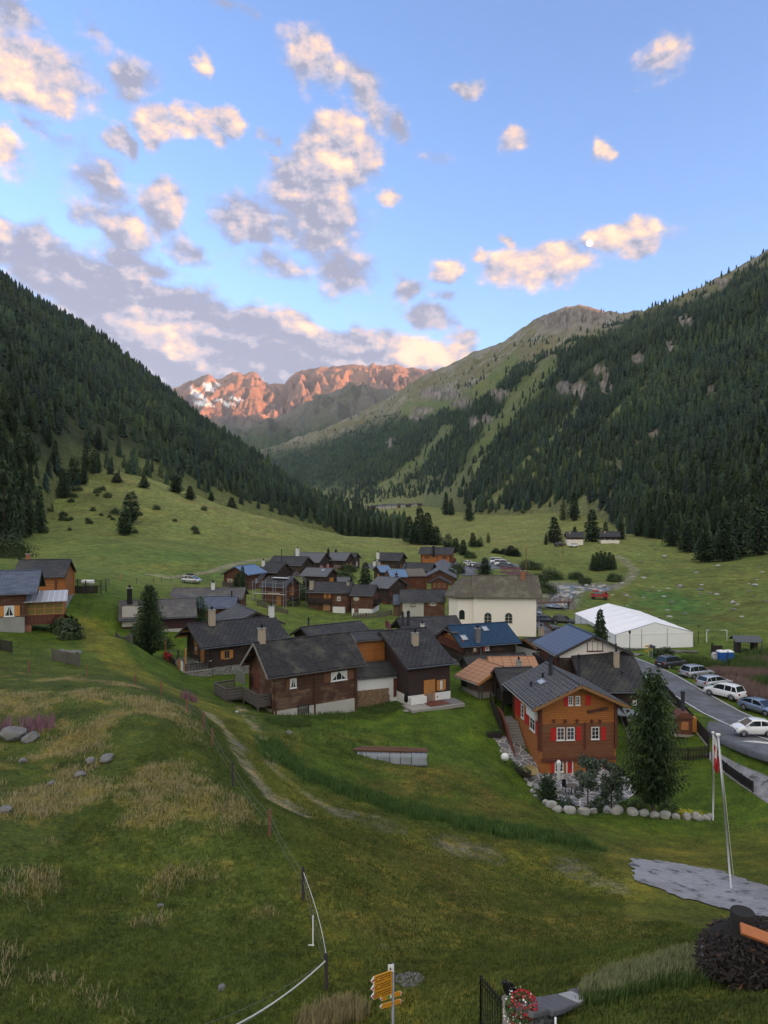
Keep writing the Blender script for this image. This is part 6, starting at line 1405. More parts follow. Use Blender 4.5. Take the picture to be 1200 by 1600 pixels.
T = [ # px, foot, tip, distance, width, kind, label
 (6,834,716,196,46,'s','big dark spruce at the left edge above the chalets'),(24,826,728,205,34,'s','tall spruce second from the left edge above the chalets'),(44,816,752,215,26,'s','spruce third from the left edge at the meadow side'),(62,806,758,228,22,'s','smaller spruce where the left forest meets the meadow'),
 (204,800,769,262,32,'p','broad dark pine, upper of the pair alone on the left meadow'),(195,830,796,235,28,'p','dark pine, lower of the pair alone on the left meadow'),
 (225,771,743,330,18,'s','small spruce above the pair of pines on the left meadow'),(297,786,759,335,18,'s','small spruce at the meadow edge right of the pines'),(362,800,776,380,18,'s','solitary round tree at the foot of the left forest'),
 (330,786,768,370,12,'s','slim young spruce between two meadow-edge trees on the left'),(275,780,742,345,24,'s','taller spruce standing out from the left forest foot'),(183,770,738,330,18,'s','young conifer behind the pines where the left meadow steepens'),
 (639,853,806,335,26,'s','tall spruce at the left of the tall clump behind the orange chalet'),(656,856,792,325,30,'s','tallest spruce of the clump behind the tall orange chalet'),(668,857,800,322,28,'s','spruce right of the tallest in the clump behind the orange chalet'),
 (681,858,822,318,26,'s','lower spruce at the right of the clump behind the orange chalet'),(648,856,815,318,26,'s','bushy spruce in front of the clump behind the orange chalet'),
 (622,838,808,420,14,'s','slim spruce left of the clump behind the village'),(632,842,803,430,13,'l','pale larch just left of the clump behind the village'),(700,855,833,300,26,'l','low leafy tree between the clump and the road'),
 (712,862,840,282,18,'s','small spruce left of the road beyond the orange chalet'),(724,866,843,270,18,'s','dark spruce close to the upper road'),(739,862,832,292,16,'s','slender dark spruce on the meadow right of the upper road'),
 (747,862,843,296,10,'s','thin spruce right of the slender dark one'),(751,863,838,296,12,'l','pale larch beside two spruces on the middle meadow'),(763,852,832,315,10,'l','little larch alone on the middle meadow'),
 (788,872,857,268,22,'s','bushy conifer behind the white vans'),(798,874,852,262,22,'s','tallest conifer behind the white vans'),(806,873,856,260,20,'s','right-hand conifer behind the white vans'),(775,866,858,270,18,'s','low conifer left of the white vans'),
 (758,882,895-24,200,24,'s','small spruce on the bank between church and car park'),
 (866,842,807,300,26,'s','dark spruce left of the cream farmhouse'),(880,812,779,430,16,'l','slender larch above the cream farmhouse'),(897,822,767,420,19,'s','tall narrow spruce above the cream farmhouse'),
 (925,842,795,298,30,'s','big dark spruce between the two farmhouses'),(946,834,815,306,14,'s','small spruce just left of the timber farmhouse'),(970,838,811,304,16,'s','spruce right of the timber farmhouse'),(898,838,822,320,12,'s','small spruce behind the cream farmhouse roof'),
 (853,850,833,290,7,'s','tiny dark shrub-like spruce left of the cream farmhouse'),(733,800,796-12,560,16,'s','lone dark conifer high on the middle meadow'),(697,800,768,700,14,'s','spruce in the small group above the far meadow'),(705,805,778,660,12,'s','second spruce in the small group above the far meadow'),
 (927,893,866,222,13,'s','leftmost spruce of the small dark clump by the stream path'),(933,895,862,220,14,'s','second spruce of the small dark clump by the stream path'),(939,895,860,221,14,'s','tallest spruce of the small dark clump by the stream path'),
 (945,895,862,222,13,'s','fourth spruce of the small dark clump by the stream path'),(952,895,862,223,14,'s','fifth spruce of the small dark clump by the stream path'),(958,893,866,224,12,'s','rightmost spruce of the small dark clump by the stream path'),
 (1101,877,826,236,36,'s','broad spruce in front of the right-hand forest'),(1132,877,809,232,44,'s','big spruce at the foot of the right-hand forest'),(1152,862,825,240,36,'s','spruce right of the big one at the forest foot'),(1075,850,812,262,30,'s','spruce at the forest foot above the meadow'),
 (1185,852,790,232,44,'s','tall spruce at the right edge of the picture below the forest'),(1050,842,800,275,28,'s','shaggy spruce at the left corner of the right-hand forest'),(1018,830,790,300,24,'s','spruce near the left corner of the right-hand forest'),
 (571,926,878,157,27,'s','dense spruce standing among the village roofs'),(379,926,884,147,13,'s','dark narrow conifer left of the blue-roofed chalet'),(371,922,896,149,16,'p','rounded bush tree left of the blue-roofed chalet'),
 (313,985,931,104,40,'l','pale blue-green young larch in front of the blue-grey roof'),
]
for a in T: t_at(a[0], a[1], a[2], a[3], a[4], a[5], a[6])
for i, (px, pb, pt, d, w) in enumerate([(545,822,800,470,14),(556,826,803,465,14),(566,830,806,455,15),(575,832,800,450,16),(585,835,808,440,14),(594,836,806,440,16),(603,838,810,430,14),(534,818,795,480,14),(525,815,792,490,14),(515,812,788,500,15),(504,809,785,505,15),(492,806,782,500,15),(480,803,780,495,15),(468,800,776,490,16),(610,840,812,430,12)]):
    t_at(px, pb, pt, d, w, 's', 'conifer in the row along the far edge of the left meadow', group='conifers edging the left meadow')
# two broad pines given more needles
def fine_tree(px, pyb, pyt, d, wpx, seed, mt, label, shape, rng_=None, name='pine_tree', nw=46, nb=13, ns=8, leaf=.085):
    p = at(px, d); h = ZC-(pyt-800)/F*d-p[2]; w = wpx/F*d; V, Fc = conifer_arr(seed, nw, nb, ns, leaf, **shape); V = V*np.array([w/2, w/2, h]); o = empty(name, tuple(p), 0, label, 'tree')
    np_mesh('crown', V, Fc, mt, o); t = MB(); t.tube([(0,0,-.3),(0,0,.1),(.05,0,h*.5),(0,.03,h*.95)], [.026*h*.8,.02*h*.8,.012*h,.002*h], 10); t.build('trunk', BARK, o); return o
fine_tree(1020,1272,1056,55,128,5,NEEDLE2,'large bushy pine at the corner of the chalet garden',dict(taper=.50,droop=-.2,base=.09,irr=.45,up=.6),nw=44,nb=18,ns=9,leaf=.085)
fine_tree(233,1024,916,84,66,6,NEEDLE2,'tall dense pine in front of the grey-roofed farmhouse',dict(taper=.50,droop=-.1,base=.02,irr=.30,up=.4),nw=44,nb=16,leaf=.10)
fine_tree(938,1012,951,97,42,8,NEEDLE,'small spruce between the solar roof and the marquee',dict(taper=.75,droop=.1,base=.02,irr=.4,up=.2),name='spruce',nw=26,nb=12,ns=6,leaf=.16)
fine_tree(209,1012,975,86,24,7,NEEDLE2,'small young pine left of the tall dense one',dict(taper=.7,droop=-.1,base=.02,irr=.3,up=.4),nw=18,nb=9,ns=5,leaf=.17)

# ------------------------------------------------------------ the forests
def forest():
    r_ = np.random.default_rng(3); out = []
    # left hill
    n = 26000; u = r_.uniform(-.72, .03, n); d = np.exp(r_.uniform(math.log(150), math.log(1150), n)); acc = r_.random(n) < (d/1150)**1.0; u, d = u[acc], d[acc]
    x = u*d; z, s = zA(x, d); g = gz(x, d); px, py = proj(x, d, z); c = fbm(x/45., d/45., 3)
    # bushy clearing low on the left
    clr = (1-sst(.6, 1.1, np.hypot((px-150)/85, (py-700)/42)))*.85
    z = np.maximum(z, g); ok = (s > -.02) & (s < 1.04) & (z <= g+.01+(s > .0)*999) & (c > -.42) & (r_.random(len(x)) > clr*.93) & ((s > .04) | (r_.random(len(x)) < .45+.3*(px < 60)))
    out.append(np.stack([x, d, z, s, px, py], 1)[ok]); 
    n = 150000; u = r_.uniform(-.30, .72, n); d = np.exp(r_.uniform(math.log(225), math.log(3300), n)); acc = r_.random(n) < np.minimum(1, (d/1500)**.9); u, d = u[acc], d[acc]
    x = u*d; z, s = zR(x, d); g = gz(x, d); px, py = proj(x, d, z); tl = np.interp(px, TLX, TLY); nf = fbm(x/45., d/45., 4)
    dens = sst(-10, 14, py-tl+nf*26); sp = (py <= tl) & (py > tl-42) & (r_.random(len(x)) < .07); st = stripm(px, py); rk = np.maximum(rockm(px, py), rockm(px, py-11))
    z = np.maximum(z, g); low = sst(-.03, .03, s); ok = (s > -.03) & (s < .99) & (((r_.random(len(x)) < dens) & (nf > -.30-.1*(px > 1000))) | sp) & (r_.random(len(x)) > st*.93) & (r_.random(len(x)) > rk*.97) & (r_.random(len(x)) < low+.3)
    # forest stays off the lower meadow slopes
    lowpy = np.interp(px, [300,480,560,640,690,712,740,790,860,930,945,970,1000,1080,1130,1200,1500], [790,785,786,776,772,770,800,802,796,782,796,832,850,868,862,850,850]); ok &= py < lowpy+2+nf*6
    q = np.stack([x, d, z, s, px, py], 1)[ok]; out.append(q)
    return out
FA, FR = forest()
FT = np.concatenate([FA, FR]); r_ = np.random.default_rng(9)
hts = 9.3*r_.uniform(.6, 1.35, len(FT))*np.where(FT[:, 1] < 500, .95, 1.05); hts *= np.where(r_.random(len(FT)) < .18, .55, 1); hts[:len(FA)] *= 1.1
vis = (FT[:, 4] > -25) & (FT[:, 4] < 1225); app = hts/FT[:, 1]*vis
# of hidden ones behind the crest, only silhouettes count
NI = max(0, 300-TREE_N-4); order = np.argsort(-app); near = order[:NI]; rest = order[NI:]
for i in near:
    x, y, z = FT[i, :3]; h = hts[i]; leftside = i < len(FA); k = r_.random()
    me = SPR[r_.integers(4)] if k < .6 else (PIN[r_.integers(3)] if k < .85 else LAR[r_.integers(2)])
    tree((x, y, z), h, h*r_.uniform(.50,.68), me, 'conifer', 'conifer on the near side of the forest on the %s slope' % ('left' if leftside else 'right'), 'tree', 'near conifers of the %s forest' % ('left' if leftside else 'right'), sink=.3)
def stuff_forest(idx):
    protoN = [lod_arr(s_, 7, 6, t_, .45) for s_, t_ in ((1,.9),(2,.6),(3,.75),(4,.5),(5,.85),(6,.65),(14,.45))]; protoM = [lod_arr(s_, 5, 5, t_, .45) for s_, t_ in ((7,.85),(8,.5),(9,.65),(10,.75))]; protoF = [lod_arr(s_, 3, 3) for s_ in (11,12,13)]
    Vs, Fs, Cs = [], [], []; base = 0; P_ = FT[idx]; H_ = hts[idx]; dd = P_[:, 1]
    P_off = P_[:, 4]; keep = (P_off > -60) & (P_off < 1260) & ((dd < 1600) | (r_.random(len(idx)) < .8)); P_, H_, dd = P_[keep], H_[keep], dd[keep]
    for sel, pro in ((dd < 520, protoN), ((dd >= 520) & (dd < 1250), protoM), (dd >= 1250, protoF)):
        which = r_.integers(len(pro), size=len(P_))
        for k, (V0, F0) in enumerate(pro):
            m = sel & (which == k); n = m.sum()
            if not n: continue
            a = r_.uniform(0, 6.28, n); c, s_ = np.cos(a)[:, None], np.sin(a)[:, None]; h = H_[m][:, None]; w = h*r_.uniform(.24,.34,(n,1)); X = V0[None, :, 0]*w; Y = V0[None, :, 1]*w; lx, ly = r_.normal(0,.02,(n,1)), r_.normal(0,.02,(n,1)); Z = V0[None, :, 2]*h
            V = np.stack([X*c-Y*s_+P_[m][:, 0:1]+lx*Z, X*s_+Y*c+P_[m][:, 1:2]+ly*Z, Z+P_[m][:, 2:3]-.5], 2); nv = len(V0)
            Vs.append(V.reshape(-1, 3)); Fs.append((F0[None]+(np.arange(n)*nv)[:, None, None]+base).reshape(-1, 3)); base += n*nv
            tone = r_.uniform(.6, 1.25, (n, 1, 1))*(1+.55*fbm(P_[m][:, 0]/90., P_[m][:, 1]/140., 3))[:, None, None]; col = np.array([1., 1., 1.])[None, None]*tone; lar = (r_.random((n,1,1)) < .22); col = np.where(lar, col*np.array([1.5,1.35,1.0]), col); blu = (r_.random((n,1,1)) < .2); col = np.where(blu, col*np.array([.8,.9,1.25]), col)
            Cs.append(np.broadcast_to(col, (n, nv, 3)).reshape(-1, 3))
    V = np.concatenate(Vs); Fc = np.concatenate(Fs); C = np.concatenate(Cs); print('forest trees', len(P_), 'faces', len(Fc))
    o = np_mesh('forest', V, Fc, leafmat('forest_needles', (.018,.036,.018), (.034,.056,.022), sc=.02, obj=False, tint=True), colors=C, kind='stuff')
    tag(o, 'dense dark conifer forest covering both slopes of the valley', 'forest')
stuff_forest(rest)

# ------------------------------------------------------------ bushes and flowers
def leafcloud(seed, n, size, rx=1, ry=1, rz=1, lump=.35, lo=0.0):
    r_ = np.random.default_rng(seed); d = r_.normal(size=(n, 3)); d /= np.linalg.norm(d, axis=1)[:, None]; rad = r_.uniform(.35, 1, (n, 1))**.5
    lb = 1+lump*(np.sin(d[:, 0:1]*4+seed)+np.sin(d[:, 1:2]*5+seed*2)+np.sin(d[:, 2:3]*4.5+seed*3))/3*1.3; p = d*rad*lb*np.array([rx, ry, rz]); p[:, 2] = np.abs(p[:, 2])*1.0+lo if lo == 0 else p[:, 2]+lo
    return petals(p, size, seed)
BM = [mesh_only('foliage', *leafcloud(s_, 1100, .07), BUSHL) for s_ in (1,2,3)]
def bush(loc, w, h, label, mt=None, name='bush', group=None, n=None, size=None, seed=None, cat='bush', wy=None):
    o = empty(name, tuple(loc), random.uniform(0, 6), label, cat, group)
    if n: n = int(n*max(1, w/3)**1.4); V, Fc = leafcloud(seed or random.randint(1, 999), n, min(size or .1, .34/w)); V = V*np.array([w/2, (wy or w)/2, h]); c = np_mesh('foliage', V, Fc, mt or BUSHL, o)
    else: c = bpy.data.objects.new('foliage', random.choice(BM)); COL.objects.link(c); c.parent = o; c.scale = (w/2, w/2, h)
    q = MB(); q.tube([(0,0,-.2),(.02,0,h*.5)], [.04*h+.01,.02*h], 6); q.build('stem', BARK, o); return o
r_ = random.Random(12)
for i in range(34):   # shrubs scattered over the upper left meadow
    px = r_.choice([r_.uniform(60,330), r_.uniform(60,200)]); py = r_.uniform(765,835) if px < 330 else 800; p = hit(px, py, dmin=150, dmax=900)
    if p[1] > 620: continue
    s_ = r_.uniform(1.2, 3.2); bush(p, s_*1.4, s_*.8, 'dark juniper-like shrub on the upper left meadow', group='shrubs of the upper left meadow')
for i in range(90):   # brush filling the clearing low in the left forest
    px, py = r_.uniform(30,290), r_.uniform(668,790); x = (px-600)/F; ds = np.exp(np.linspace(math.log(200), math.log(900), 500)); zz = zA(x*ds, ds)[0]; k = np.nonzero(ZC-(py-800)/F*ds < zz)[0]
    if len(k) == 0 or fbm(px/40., py/40., 2) < -.25: continue
    d = ds[k[0]]
    if gz1(x*d, d) > zz[k[0]]: continue; bush((x*d, d, zz[k[0]]), r_.uniform(5,10), r_.uniform(2,4), 'brown-green scrub in the clearing of the left forest', group='scrub of the left clearing')
for px, py, w, h, lab in [(863,905,7,3,'green bush left of the rocky stream'),(838,912,6,3,'green bush on the bank behind the church'),(852,925,6,2.6,'bush above the wooden footbridge'),(735,872,5,2.5,'roadside bush below the parked white car'),(715,896,5,3,'round dark bush beside the tall orange chalet'),
        (704,905,4,3,'bush at the corner below the tall orange chalet'),(690,898,3,2,'small bush behind the log cabin gable'),(1035,1028,4,1.4,'low hedge bush behind the dark grey SUV'),(830,890,8,3,'dark bush right of the upper car park'),(900,905,5,2,'willow bush between the two arms of the stream'),(915,912,4,1.6,'low bush by the right arm of the stream'),(960,908,5,2,'dark bush by the hillside path'),
        (535,905,6,2.2,'garden shrub behind the white-based chalet'),(545,893,5,2,'hedge below the yellow-windowed house'),(473,936,5,2.4,'leafy bush between scaffolding and chalet'),(453,945,4.5,1.6,'trimmed yellow-green hedge in front of the scaffolded house'),(100,988,3.2,2.0,'dark rounded shrub beside the porch posts'),(108,998,3,1.4,'pale leafy shrub in front of the porch'),(10,872,12,5,'bushy trees left of the orange-brown chalet'),(248,1010,4,1.2,'bright green undergrowth right of the pine')]:
    p = hit(px, py, dmin=60); bush(p, w, h, lab, n=700, size=.16)
PINK = plain('willowherb_bloom', (.24,.12,.15), .9, bs=0, sc=3); TANG = plain('dry_grass_blade', (.30,.25,.12), .95, var=.3, sc=2, bs=0); GRN = leafmat('meadow_blade', (.055,.095,.022), (.085,.13,.03), sc=1.5, obj=False, tint=True)
def blades(name, pts, hgt, wid, per, spread, m, label, cat, lean=.5, seed=0, tint=None, kind='stuff', parent=None):
    """tufts of narrow blades; pts (n,2) world"""
    r_ = np.random.default_rng(seed); pts = np.asarray(pts); n = len(pts)*per; b = np.repeat(pts[:, :2], per, 0)+r_.normal(0, spread, (n, 2)); z = gz(b[:, 0], b[:, 1]); h = hgt*r_.uniform(.5, 1.25, n); a = r_.uniform(0, 6.28, n); l = np.stack([np.cos(a), np.sin(a)], 1)*(h*lean*r_.uniform(.2,1,n))[:, None]+np.array([.12,-.05])*hgt
    s_ = np.stack([-np.sin(a), np.cos(a)], 1)*wid/2; c = lambda xy, zz: np.column_stack([xy, zz]); V = np.stack([c(b-s_, z-.03), c(b+s_, z-.03), c(b+s_*.7+l*.45, z+h*.65), c(b-s_*.7+l*.45, z+h*.65), c(b+l, z+h)], 1).reshape(-1, 3); i = np.arange(n)*5
    Fc = np.concatenate([np.stack([i, i+1, i+2], 1), np.stack([i, i+2, i+3], 1), np.stack([i+3, i+2, i+4], 1)])
    o = np_mesh(name, V, Fc, m, colors=np.repeat((tint if tint is not None else np.ones((n, 3))), 5, 0) if tint is None or len(tint) == n else np.repeat(np.repeat(tint, per, 0), 5, 0))
    tag(o, label, cat, kind=kind); return o
# ------------------------------------------------------------ garden of the orange chalet
def pavement_patch():
    o = patch('garden_terrace', [(766,1150),(800,1150),(846,1196),(962,1200),(985,1215),(1000,1240),(960,1262),(905,1262),(862,1250),(835,1232),(800,1190)], None, .07, n=70, jag=.05)
    def fn(T, b):
        v = T.new('ShaderNodeTexVoronoi', feature='DISTANCE_TO_EDGE'); v.inputs['Scale'].default_value = 1.15; T.lk(wpos(T), v.inputs['Vector'])
        v2 = T.new('ShaderNodeTexVoronoi'); v2.inputs['Scale'].default_value = 1.15; T.lk(wpos(T), v2.inputs['Vector']); e = T.mr(v.outputs['Distance'], .035, .06)
        col = T.mix(T.xyz(v2.outputs['Color'])[0], (.11,.115,.125,1), (.21,.205,.21,1)); T.put(b.inputs['Base Color'], T.mix(e, (.50,.48,.45,1), col)); b.inputs['Roughness'].default_value = .7; bump(T, b, e, .4, .02)
    o.data.materials.clear(); o.data.materials.append(mat('crazy_paving', fn))
pavement_patch()
BOUL = plain('pale_boulder', (.36,.35,.33), .9, var=.35, sc=2.5, bs=.6); BOULD = plain('grey_boulder', (.16,.155,.145), .95, var=.4, sc=3, bs=.6)
rr = random.Random(8)
EDGE_ST = [(783,1175,.35),(822,1218,.4),(828,1228,.45),(833,1238,.5),(838,1245,.4),(846,1252,.55),(853,1256,.5),(862,1262,.8),(872,1268,.75),(889,1270,.9),(911,1272,.9),(927,1270,.6),(948,1270,.75),(964,1271,.9),(988,1273,.8),(1006,1274,.7),(1023,1277,.65),(1040,1278,.8),(1055,1279,.6),(1073,1280,.7),(1089,1281,.85),(1103,1281,.6),(1110,1278,.5)]
for i, (px, py, s_) in enumerate(EDGE_ST):
    p = hit(px, py); d = p[1]; q = MB(); q.rock((0,0,s_*.22), (s_*.62, s_*.46, s_*.5), 100+i); o = q.build('boulder', BOUL, None, loc=tuple(p), rz=rr.uniform(-.5,.5)); tag(o, 'pale boulder in the stone edging of the chalet garden', 'boulder', 'pale boulders edging the chalet garden')
def gtree(px, pyb, pyt, d, wpx, mt, label, seed, n=2600, size=.085, name='garden_tree', trunk_h=.35):
    p = at(px, d); h = ZC-(pyt-800)/F*d-p[2]; w = wpx/F*d; o = empty(name, tuple(p), 0, label, 'tree'); r_ = np.random.default_rng(seed); Vs = []; cl = []
    br = MB(); br.tube([(0,0,-.2),(.03,0,h*trunk_h),(.0,.05,h*.8)], [.07,.055,.02], 8)
    for k in range(16):
        a = r_.uniform(0,6.28); rad = w/2*r_.uniform(.25,.8); z = h*r_.uniform(trunk_h,.95); c = np.array([rad*math.cos(a), rad*math.sin(a), z]); cl.append(c); br.tube([(0,0,z*.75), tuple(c*np.array([.5,.5,.95])), tuple(c)], [.03,.02,.008], 5)
    cl.append(np.array([0,0,h*.92])); m = n//len(cl)
    for c in cl: q = r_.normal(size=(m,3)); q /= np.linalg.norm(q,axis=1)[:,None]; Vs.append(c+q*r_.uniform(.2,1,(m,1))**.5*np.array([w*.2,w*.2,h*.11]))
    V, Fc = petals(np.concatenate(Vs), size, seed); np_mesh('crown', V, Fc, mt, o); br.build('trunk', BARK, o); return o
gtree(918,1260,1186,55.5,42,LEAFG,'left of two small pale-leaved garden trees in front of the chalet',31); gtree(955,1258,1192,56,40,LEAFG,'right of two small pale-leaved garden trees in front of the chalet',32)
fine_tree(856,1252,1212,57,44,33,NEEDLE,'dark spiky dwarf pine in the corner of the chalet garden',dict(taper=.35,droop=-.5,base=.02,irr=.4,up=1.2),name='dwarf_pine',nw=12,nb=12,ns=6,leaf=.2)
def gb(px, py, w, h, lab, m, n=600, size=.06, name='bush'): p = hit(px, py); return bush(p, w, h, lab, m, name=name, n=n, size=size)
gb(885,1262,1.9,1.0,'silver-green shrub between dwarf pine and garden tree',LEAFG); gb(938,1262,2.4,.9,'low green shrubs under the two garden trees',BUSHL,900); gb(975,1262,2.2,.7,'green ground shrub left of the big pine trunk',LEAFB); gb(1000,1262,2.0,.9,'dark shrub behind the big pine trunk',BUSHL); gb(1045,1268,2.2,.8,'dark green shrub right of the big pine trunk',BUSHL)
gb(1008,1240,1.5,1.4,'shrub with pale flowers at the terrace edge left of the pine',BUSHL,500); gb(838,1110+45,.9,.5,'potted greenery on the stair wall',LEAFB,250,.05) if False else None
YEL = plain('yellow_blossom', (.55,.47,.03), .8, bs=0)
for px, py, w in ((1070,1275,1.5),(1084,1276,1.3),(1092,1277,1.0)): p = hit(px, py); bush(p, w, .5, 'yellow flowering cushion plant by the boulders' if px != 1084 else 'brightest yellow cushion plant by the boulders', YEL, n=500, size=.05, name='flowering_plant', cat='plant', group=None if px == 1084 else 'yellow cushion plants')
def parasol():
    p = at(873,61.5); o = empty('parasol', (p[0],p[1],p[2]+.1), 0, 'closed white parasol on the chalet terrace', 'parasol'); m = MB(); m.lathe((0,0,0), [(.09,1.0),(.17,1.15),(.14,1.8),(.19,2.4),(.22,2.55),(.03,2.75)], 14); m.build('canopy', WPAINT, o)
    MB().tube([(0,0,0),(0,0,1.2)], .035, 8).build('pole', STEEL, o); MB().box((0,0,.06),(.7,.7,.12)).build('base', CONC, o)
parasol()
def egg_chair():
    p = at(829,64.5); Wk = plain('wicker', (.36,.28,.13), .8, var=.3, sc=20, bs=.6); o = empty('garden_chair', (p[0],p[1],p[2]+.1), R(-60), 'round yellowish wicker chair at the foot of the outside stairs', 'chair')
    q = MB(); n, m = 16, 8; vs = []
    for i in range(m+1):
        th = math.pi*.5*i/m
        for k in range(n): f = 2*math.pi*k/n; r_ = .62*math.sin(th+.01); vs.append((r_*math.cos(f)-.3*math.cos(th)+.1, r_*math.sin(f)*1.1, .55-.42*math.cos(th)+.55*(math.sin(th)*(1-math.cos(f))/2)))
    fs = [(i*n+k, i*n+(k+1)%n, (i+1)*n+(k+1)%n, (i+1)*n+k) for i in range(m) for k in range(n)]; q.add(vs, fs, True); sh = q.build('shell', Wk, o); s_ = sh.modifiers.new('s','SOLIDIFY'); s_.thickness = .05
    q = MB()
    for a in (.5,2.2,4.0,5.5): q.bar((.2*math.cos(a),.2*math.sin(a),.3),(.42*math.cos(a),.42*math.sin(a),0),.04)
    parts(q,'leg',Wk,o)
    MB().blob((.02,0,.42),(.3,.33,.09),4,12,6,.03).build('cushion', plain('cushion',(.30,.22,.10),.9), o)
egg_chair()
p = hit(789,1193); o = empty('globe_lamp', tuple(p), 0, 'white globe ornament at the corner of the chalet paving', 'lamp'); MB().blob((0,0,.62),(.37,.37,.37),2,16,12,0.02).build('globe', WPAINT, o); MB().tube([(0,0,0),(0,0,.3)],.03,8).build('stem', BLK, o)
def planter(px, py, L, ang, lab, m=LEAFB):
    p = hit(px, py); o = empty('planter', tuple(p), R(ang), lab, 'planter'); MB().box((0,0,.22),(L,.5,.44)).build('trough', DKW, o); r_ = np.random.default_rng(px); pts = np.column_stack([r_.uniform(-L/2,L/2,220), r_.uniform(-.2,.2,220), r_.uniform(.42,.75,220)]); V, Fc = petals(pts,.06,px); np_mesh('plants', V, Fc, m, o)
planter(772,1152,1.5,5,'dark planting trough at the back corner of the paving'); planter(812,1208,2.6,-58,'long dark trough with yellow-green plants along the paving')
def kitset_table():
    p = at(634.5,72.6); o = empty('parasol', (p[0],p[1],p[2]+.1), 0, 'closed black parasol at the left corner of the small dark chalet', 'parasol'); MB().lathe((0,0,0), [(.07,.9),(.22,1.05),(.2,1.5),(.10,2.5),(.02,2.7)], 12).build('canopy', BLK, o); MB().tube([(0,0,0),(0,0,1.1)],.03,8).build('pole', STEEL, o); MB().box((0,0,.05),(.5,.5,.1)).build('base', CONC, o)
    p = at(893,61); o = empty('garden_table', (p[0],p[1],p[2]+.1), .2, 'small round table on the terrace in front of the red door', 'table'); MB().tube([(0,0,.68),(0,0,.72)],.5,20).build('table_top', GRW, o); MB().tube([(0,0,0),(0,0,.68)],.05,8).build('leg', BLK, o)
    p = at(884,61.5); o = empty('garden_chair', (p[0],p[1],p[2]+.1), .5, 'dark garden chair beside the closed parasol', 'chair'); MB().box((0,0,.45),(.45,.45,.05)).build('seat', BLK, o); MB().box((0,.22,.72),(.45,.05,.5)).build('backrest', BLK, o); q = MB()
    for i in (-1,1):
        for j in (-1,1): q.bar((i*.2,j*.2,0),(i*.2,j*.2,.45),.04)
    parts(q,'leg',BLK,o)
kitset_table()
# ------------------------------------------------------------ fences
def picket(name, label, pts, h=1.0, m=DKW, gap=.15, group=None, cat='fence', rails=2, base=None):
    """a picket fence along points; every run of boards between two posts is a panel"""
    p0 = pts[0]; o = empty(name, tuple(p0), 0, label, cat, group)
    for a, b in zip(pts[:-1], pts[1:]):
        a, b = np.array(a), np.array(b); L = np.hypot(*(b-a)[:2]); nseg = max(1, int(round(L/2.2)))
        for k in range(nseg):
            s0, s1 = a+(b-a)*k/nseg, a+(b-a)*(k+1)/nseg; z0, z1 = gz1(s0[0], s0[1]), gz1(s1[0], s1[1]); s0 = np.array([s0[0], s0[1], z0])-p0; s1 = np.array([s1[0], s1[1], z1])-p0; q = MB(); n = max(2, int(L/nseg/gap)); th = math.atan2((s1-s0)[1], (s1-s0)[0])
            for i in range(n): c = s0+(s1-s0)*(i+.5)/n; q.box((c[0], c[1], c[2]+h/2+.04), (gap*.72, .025, h*(1+.03*((i*7)%3))), rz=th)
            for r_ in range(rails): z = h*(.25+.55*r_); q.bar((s0[0], s0[1], s0[2]+z), (s1[0], s1[1], s1[2]+z), .05, .08)
            q.build('panel', m, o); MB().box((s0[0], s0[1], s0[2]+h/2-.1), (.12,.12,h+.4), rz=th).build('post', m, o)
        z = gz1(b[0], b[1]); s = np.array([b[0], b[1], z])-p0
    MB().box((s[0], s[1], s[2]+h/2-.1), (.12,.12,h+.4)).build('post', m, o)
    if base is not None:
        q = MB()
        for a, b in zip(pts[:-1], pts[1:]): a, b = np.array(a)-p0, np.array(b)-p0; q.bar((a[0], a[1], a[2]-.02), (b[0], b[1], b[2]-.02), .22, .2)
        q.build('kerb', SLAB, o)
    return o
picket('picket_fence','dark board fence along the road behind the garden with the oven',[at(1030,86),at(1058,78),at(1082,72),at(1107,67)],1.25,DKW,.13,base=1)
picket('picket_fence','dark picket fence across the lawn in front of the garden oven',[at(1044,66.5),at(1075,65.8),at(1107,65.2)],1.15,DKW,.13)
picket('picket_fence','dark fence running from the orange chalet wall towards the big pine',[at(964,77),at(978,73),at(992,69),at(1006,66.5)],1.2,DKW,.12,base=1)
picket('picket_fence','low black fence with kerb descending beside the pavement',[at(1113,64.5),at(1135,61.5),at(1158,58.8),at(1176,57)],.85,DKW,.12,base=1)
picket('picket_fence','dark fence along the grass left of the orange chalet',[at(766,77),at(772,74),at(784,70.5)],1.2,DKW,.13)
picket('picket_fence','grey picket fence with rubble beneath, right of the left-edge chalet',[at(82,66.5),at(104,66),at(124,65.5)],1.05,GRW,.16)
picket('picket_fence','short dark picket fence at the very left edge',[at(-30,69),at(0,68.6),at(18,68.3)],1.05,DKW,.16)
picket('picket_fence','crooked wooden fence descending by the shrubs left of the tall pine',[at(181,93),at(190,88),at(199,83),at(206,79.5)],1.0,GRW,.5)
picket('garden_fence','grey paling fence in front of the white-based chalet',[at(552,131),at(572,130),at(592,129),at(612,130)],.9,GRW,.3)
picket('garden_fence','grey paling fence below the scaffolded house',[at(402,134),at(425,132),at(450,131)],.8,GRW,.35)
picket('board_fence','dark fence in front of the cars beyond the church',[at(850,131),at(862,125.5),at(872,121.5)],.9,BRW,.5)
# rubble under the left fence
for i in range(9):
    p = hit(92+i*4, 1021+rr.uniform(-2,2)); q = MB(); q.rock((0,0,.1), (.34,.26,.24), 300+i, 12, 8); tag(q.build('stone', BOULD, None, loc=tuple(p)), 'grey stone heaped under the picket fence at the left', 'stone', 'stones under the left picket fence')
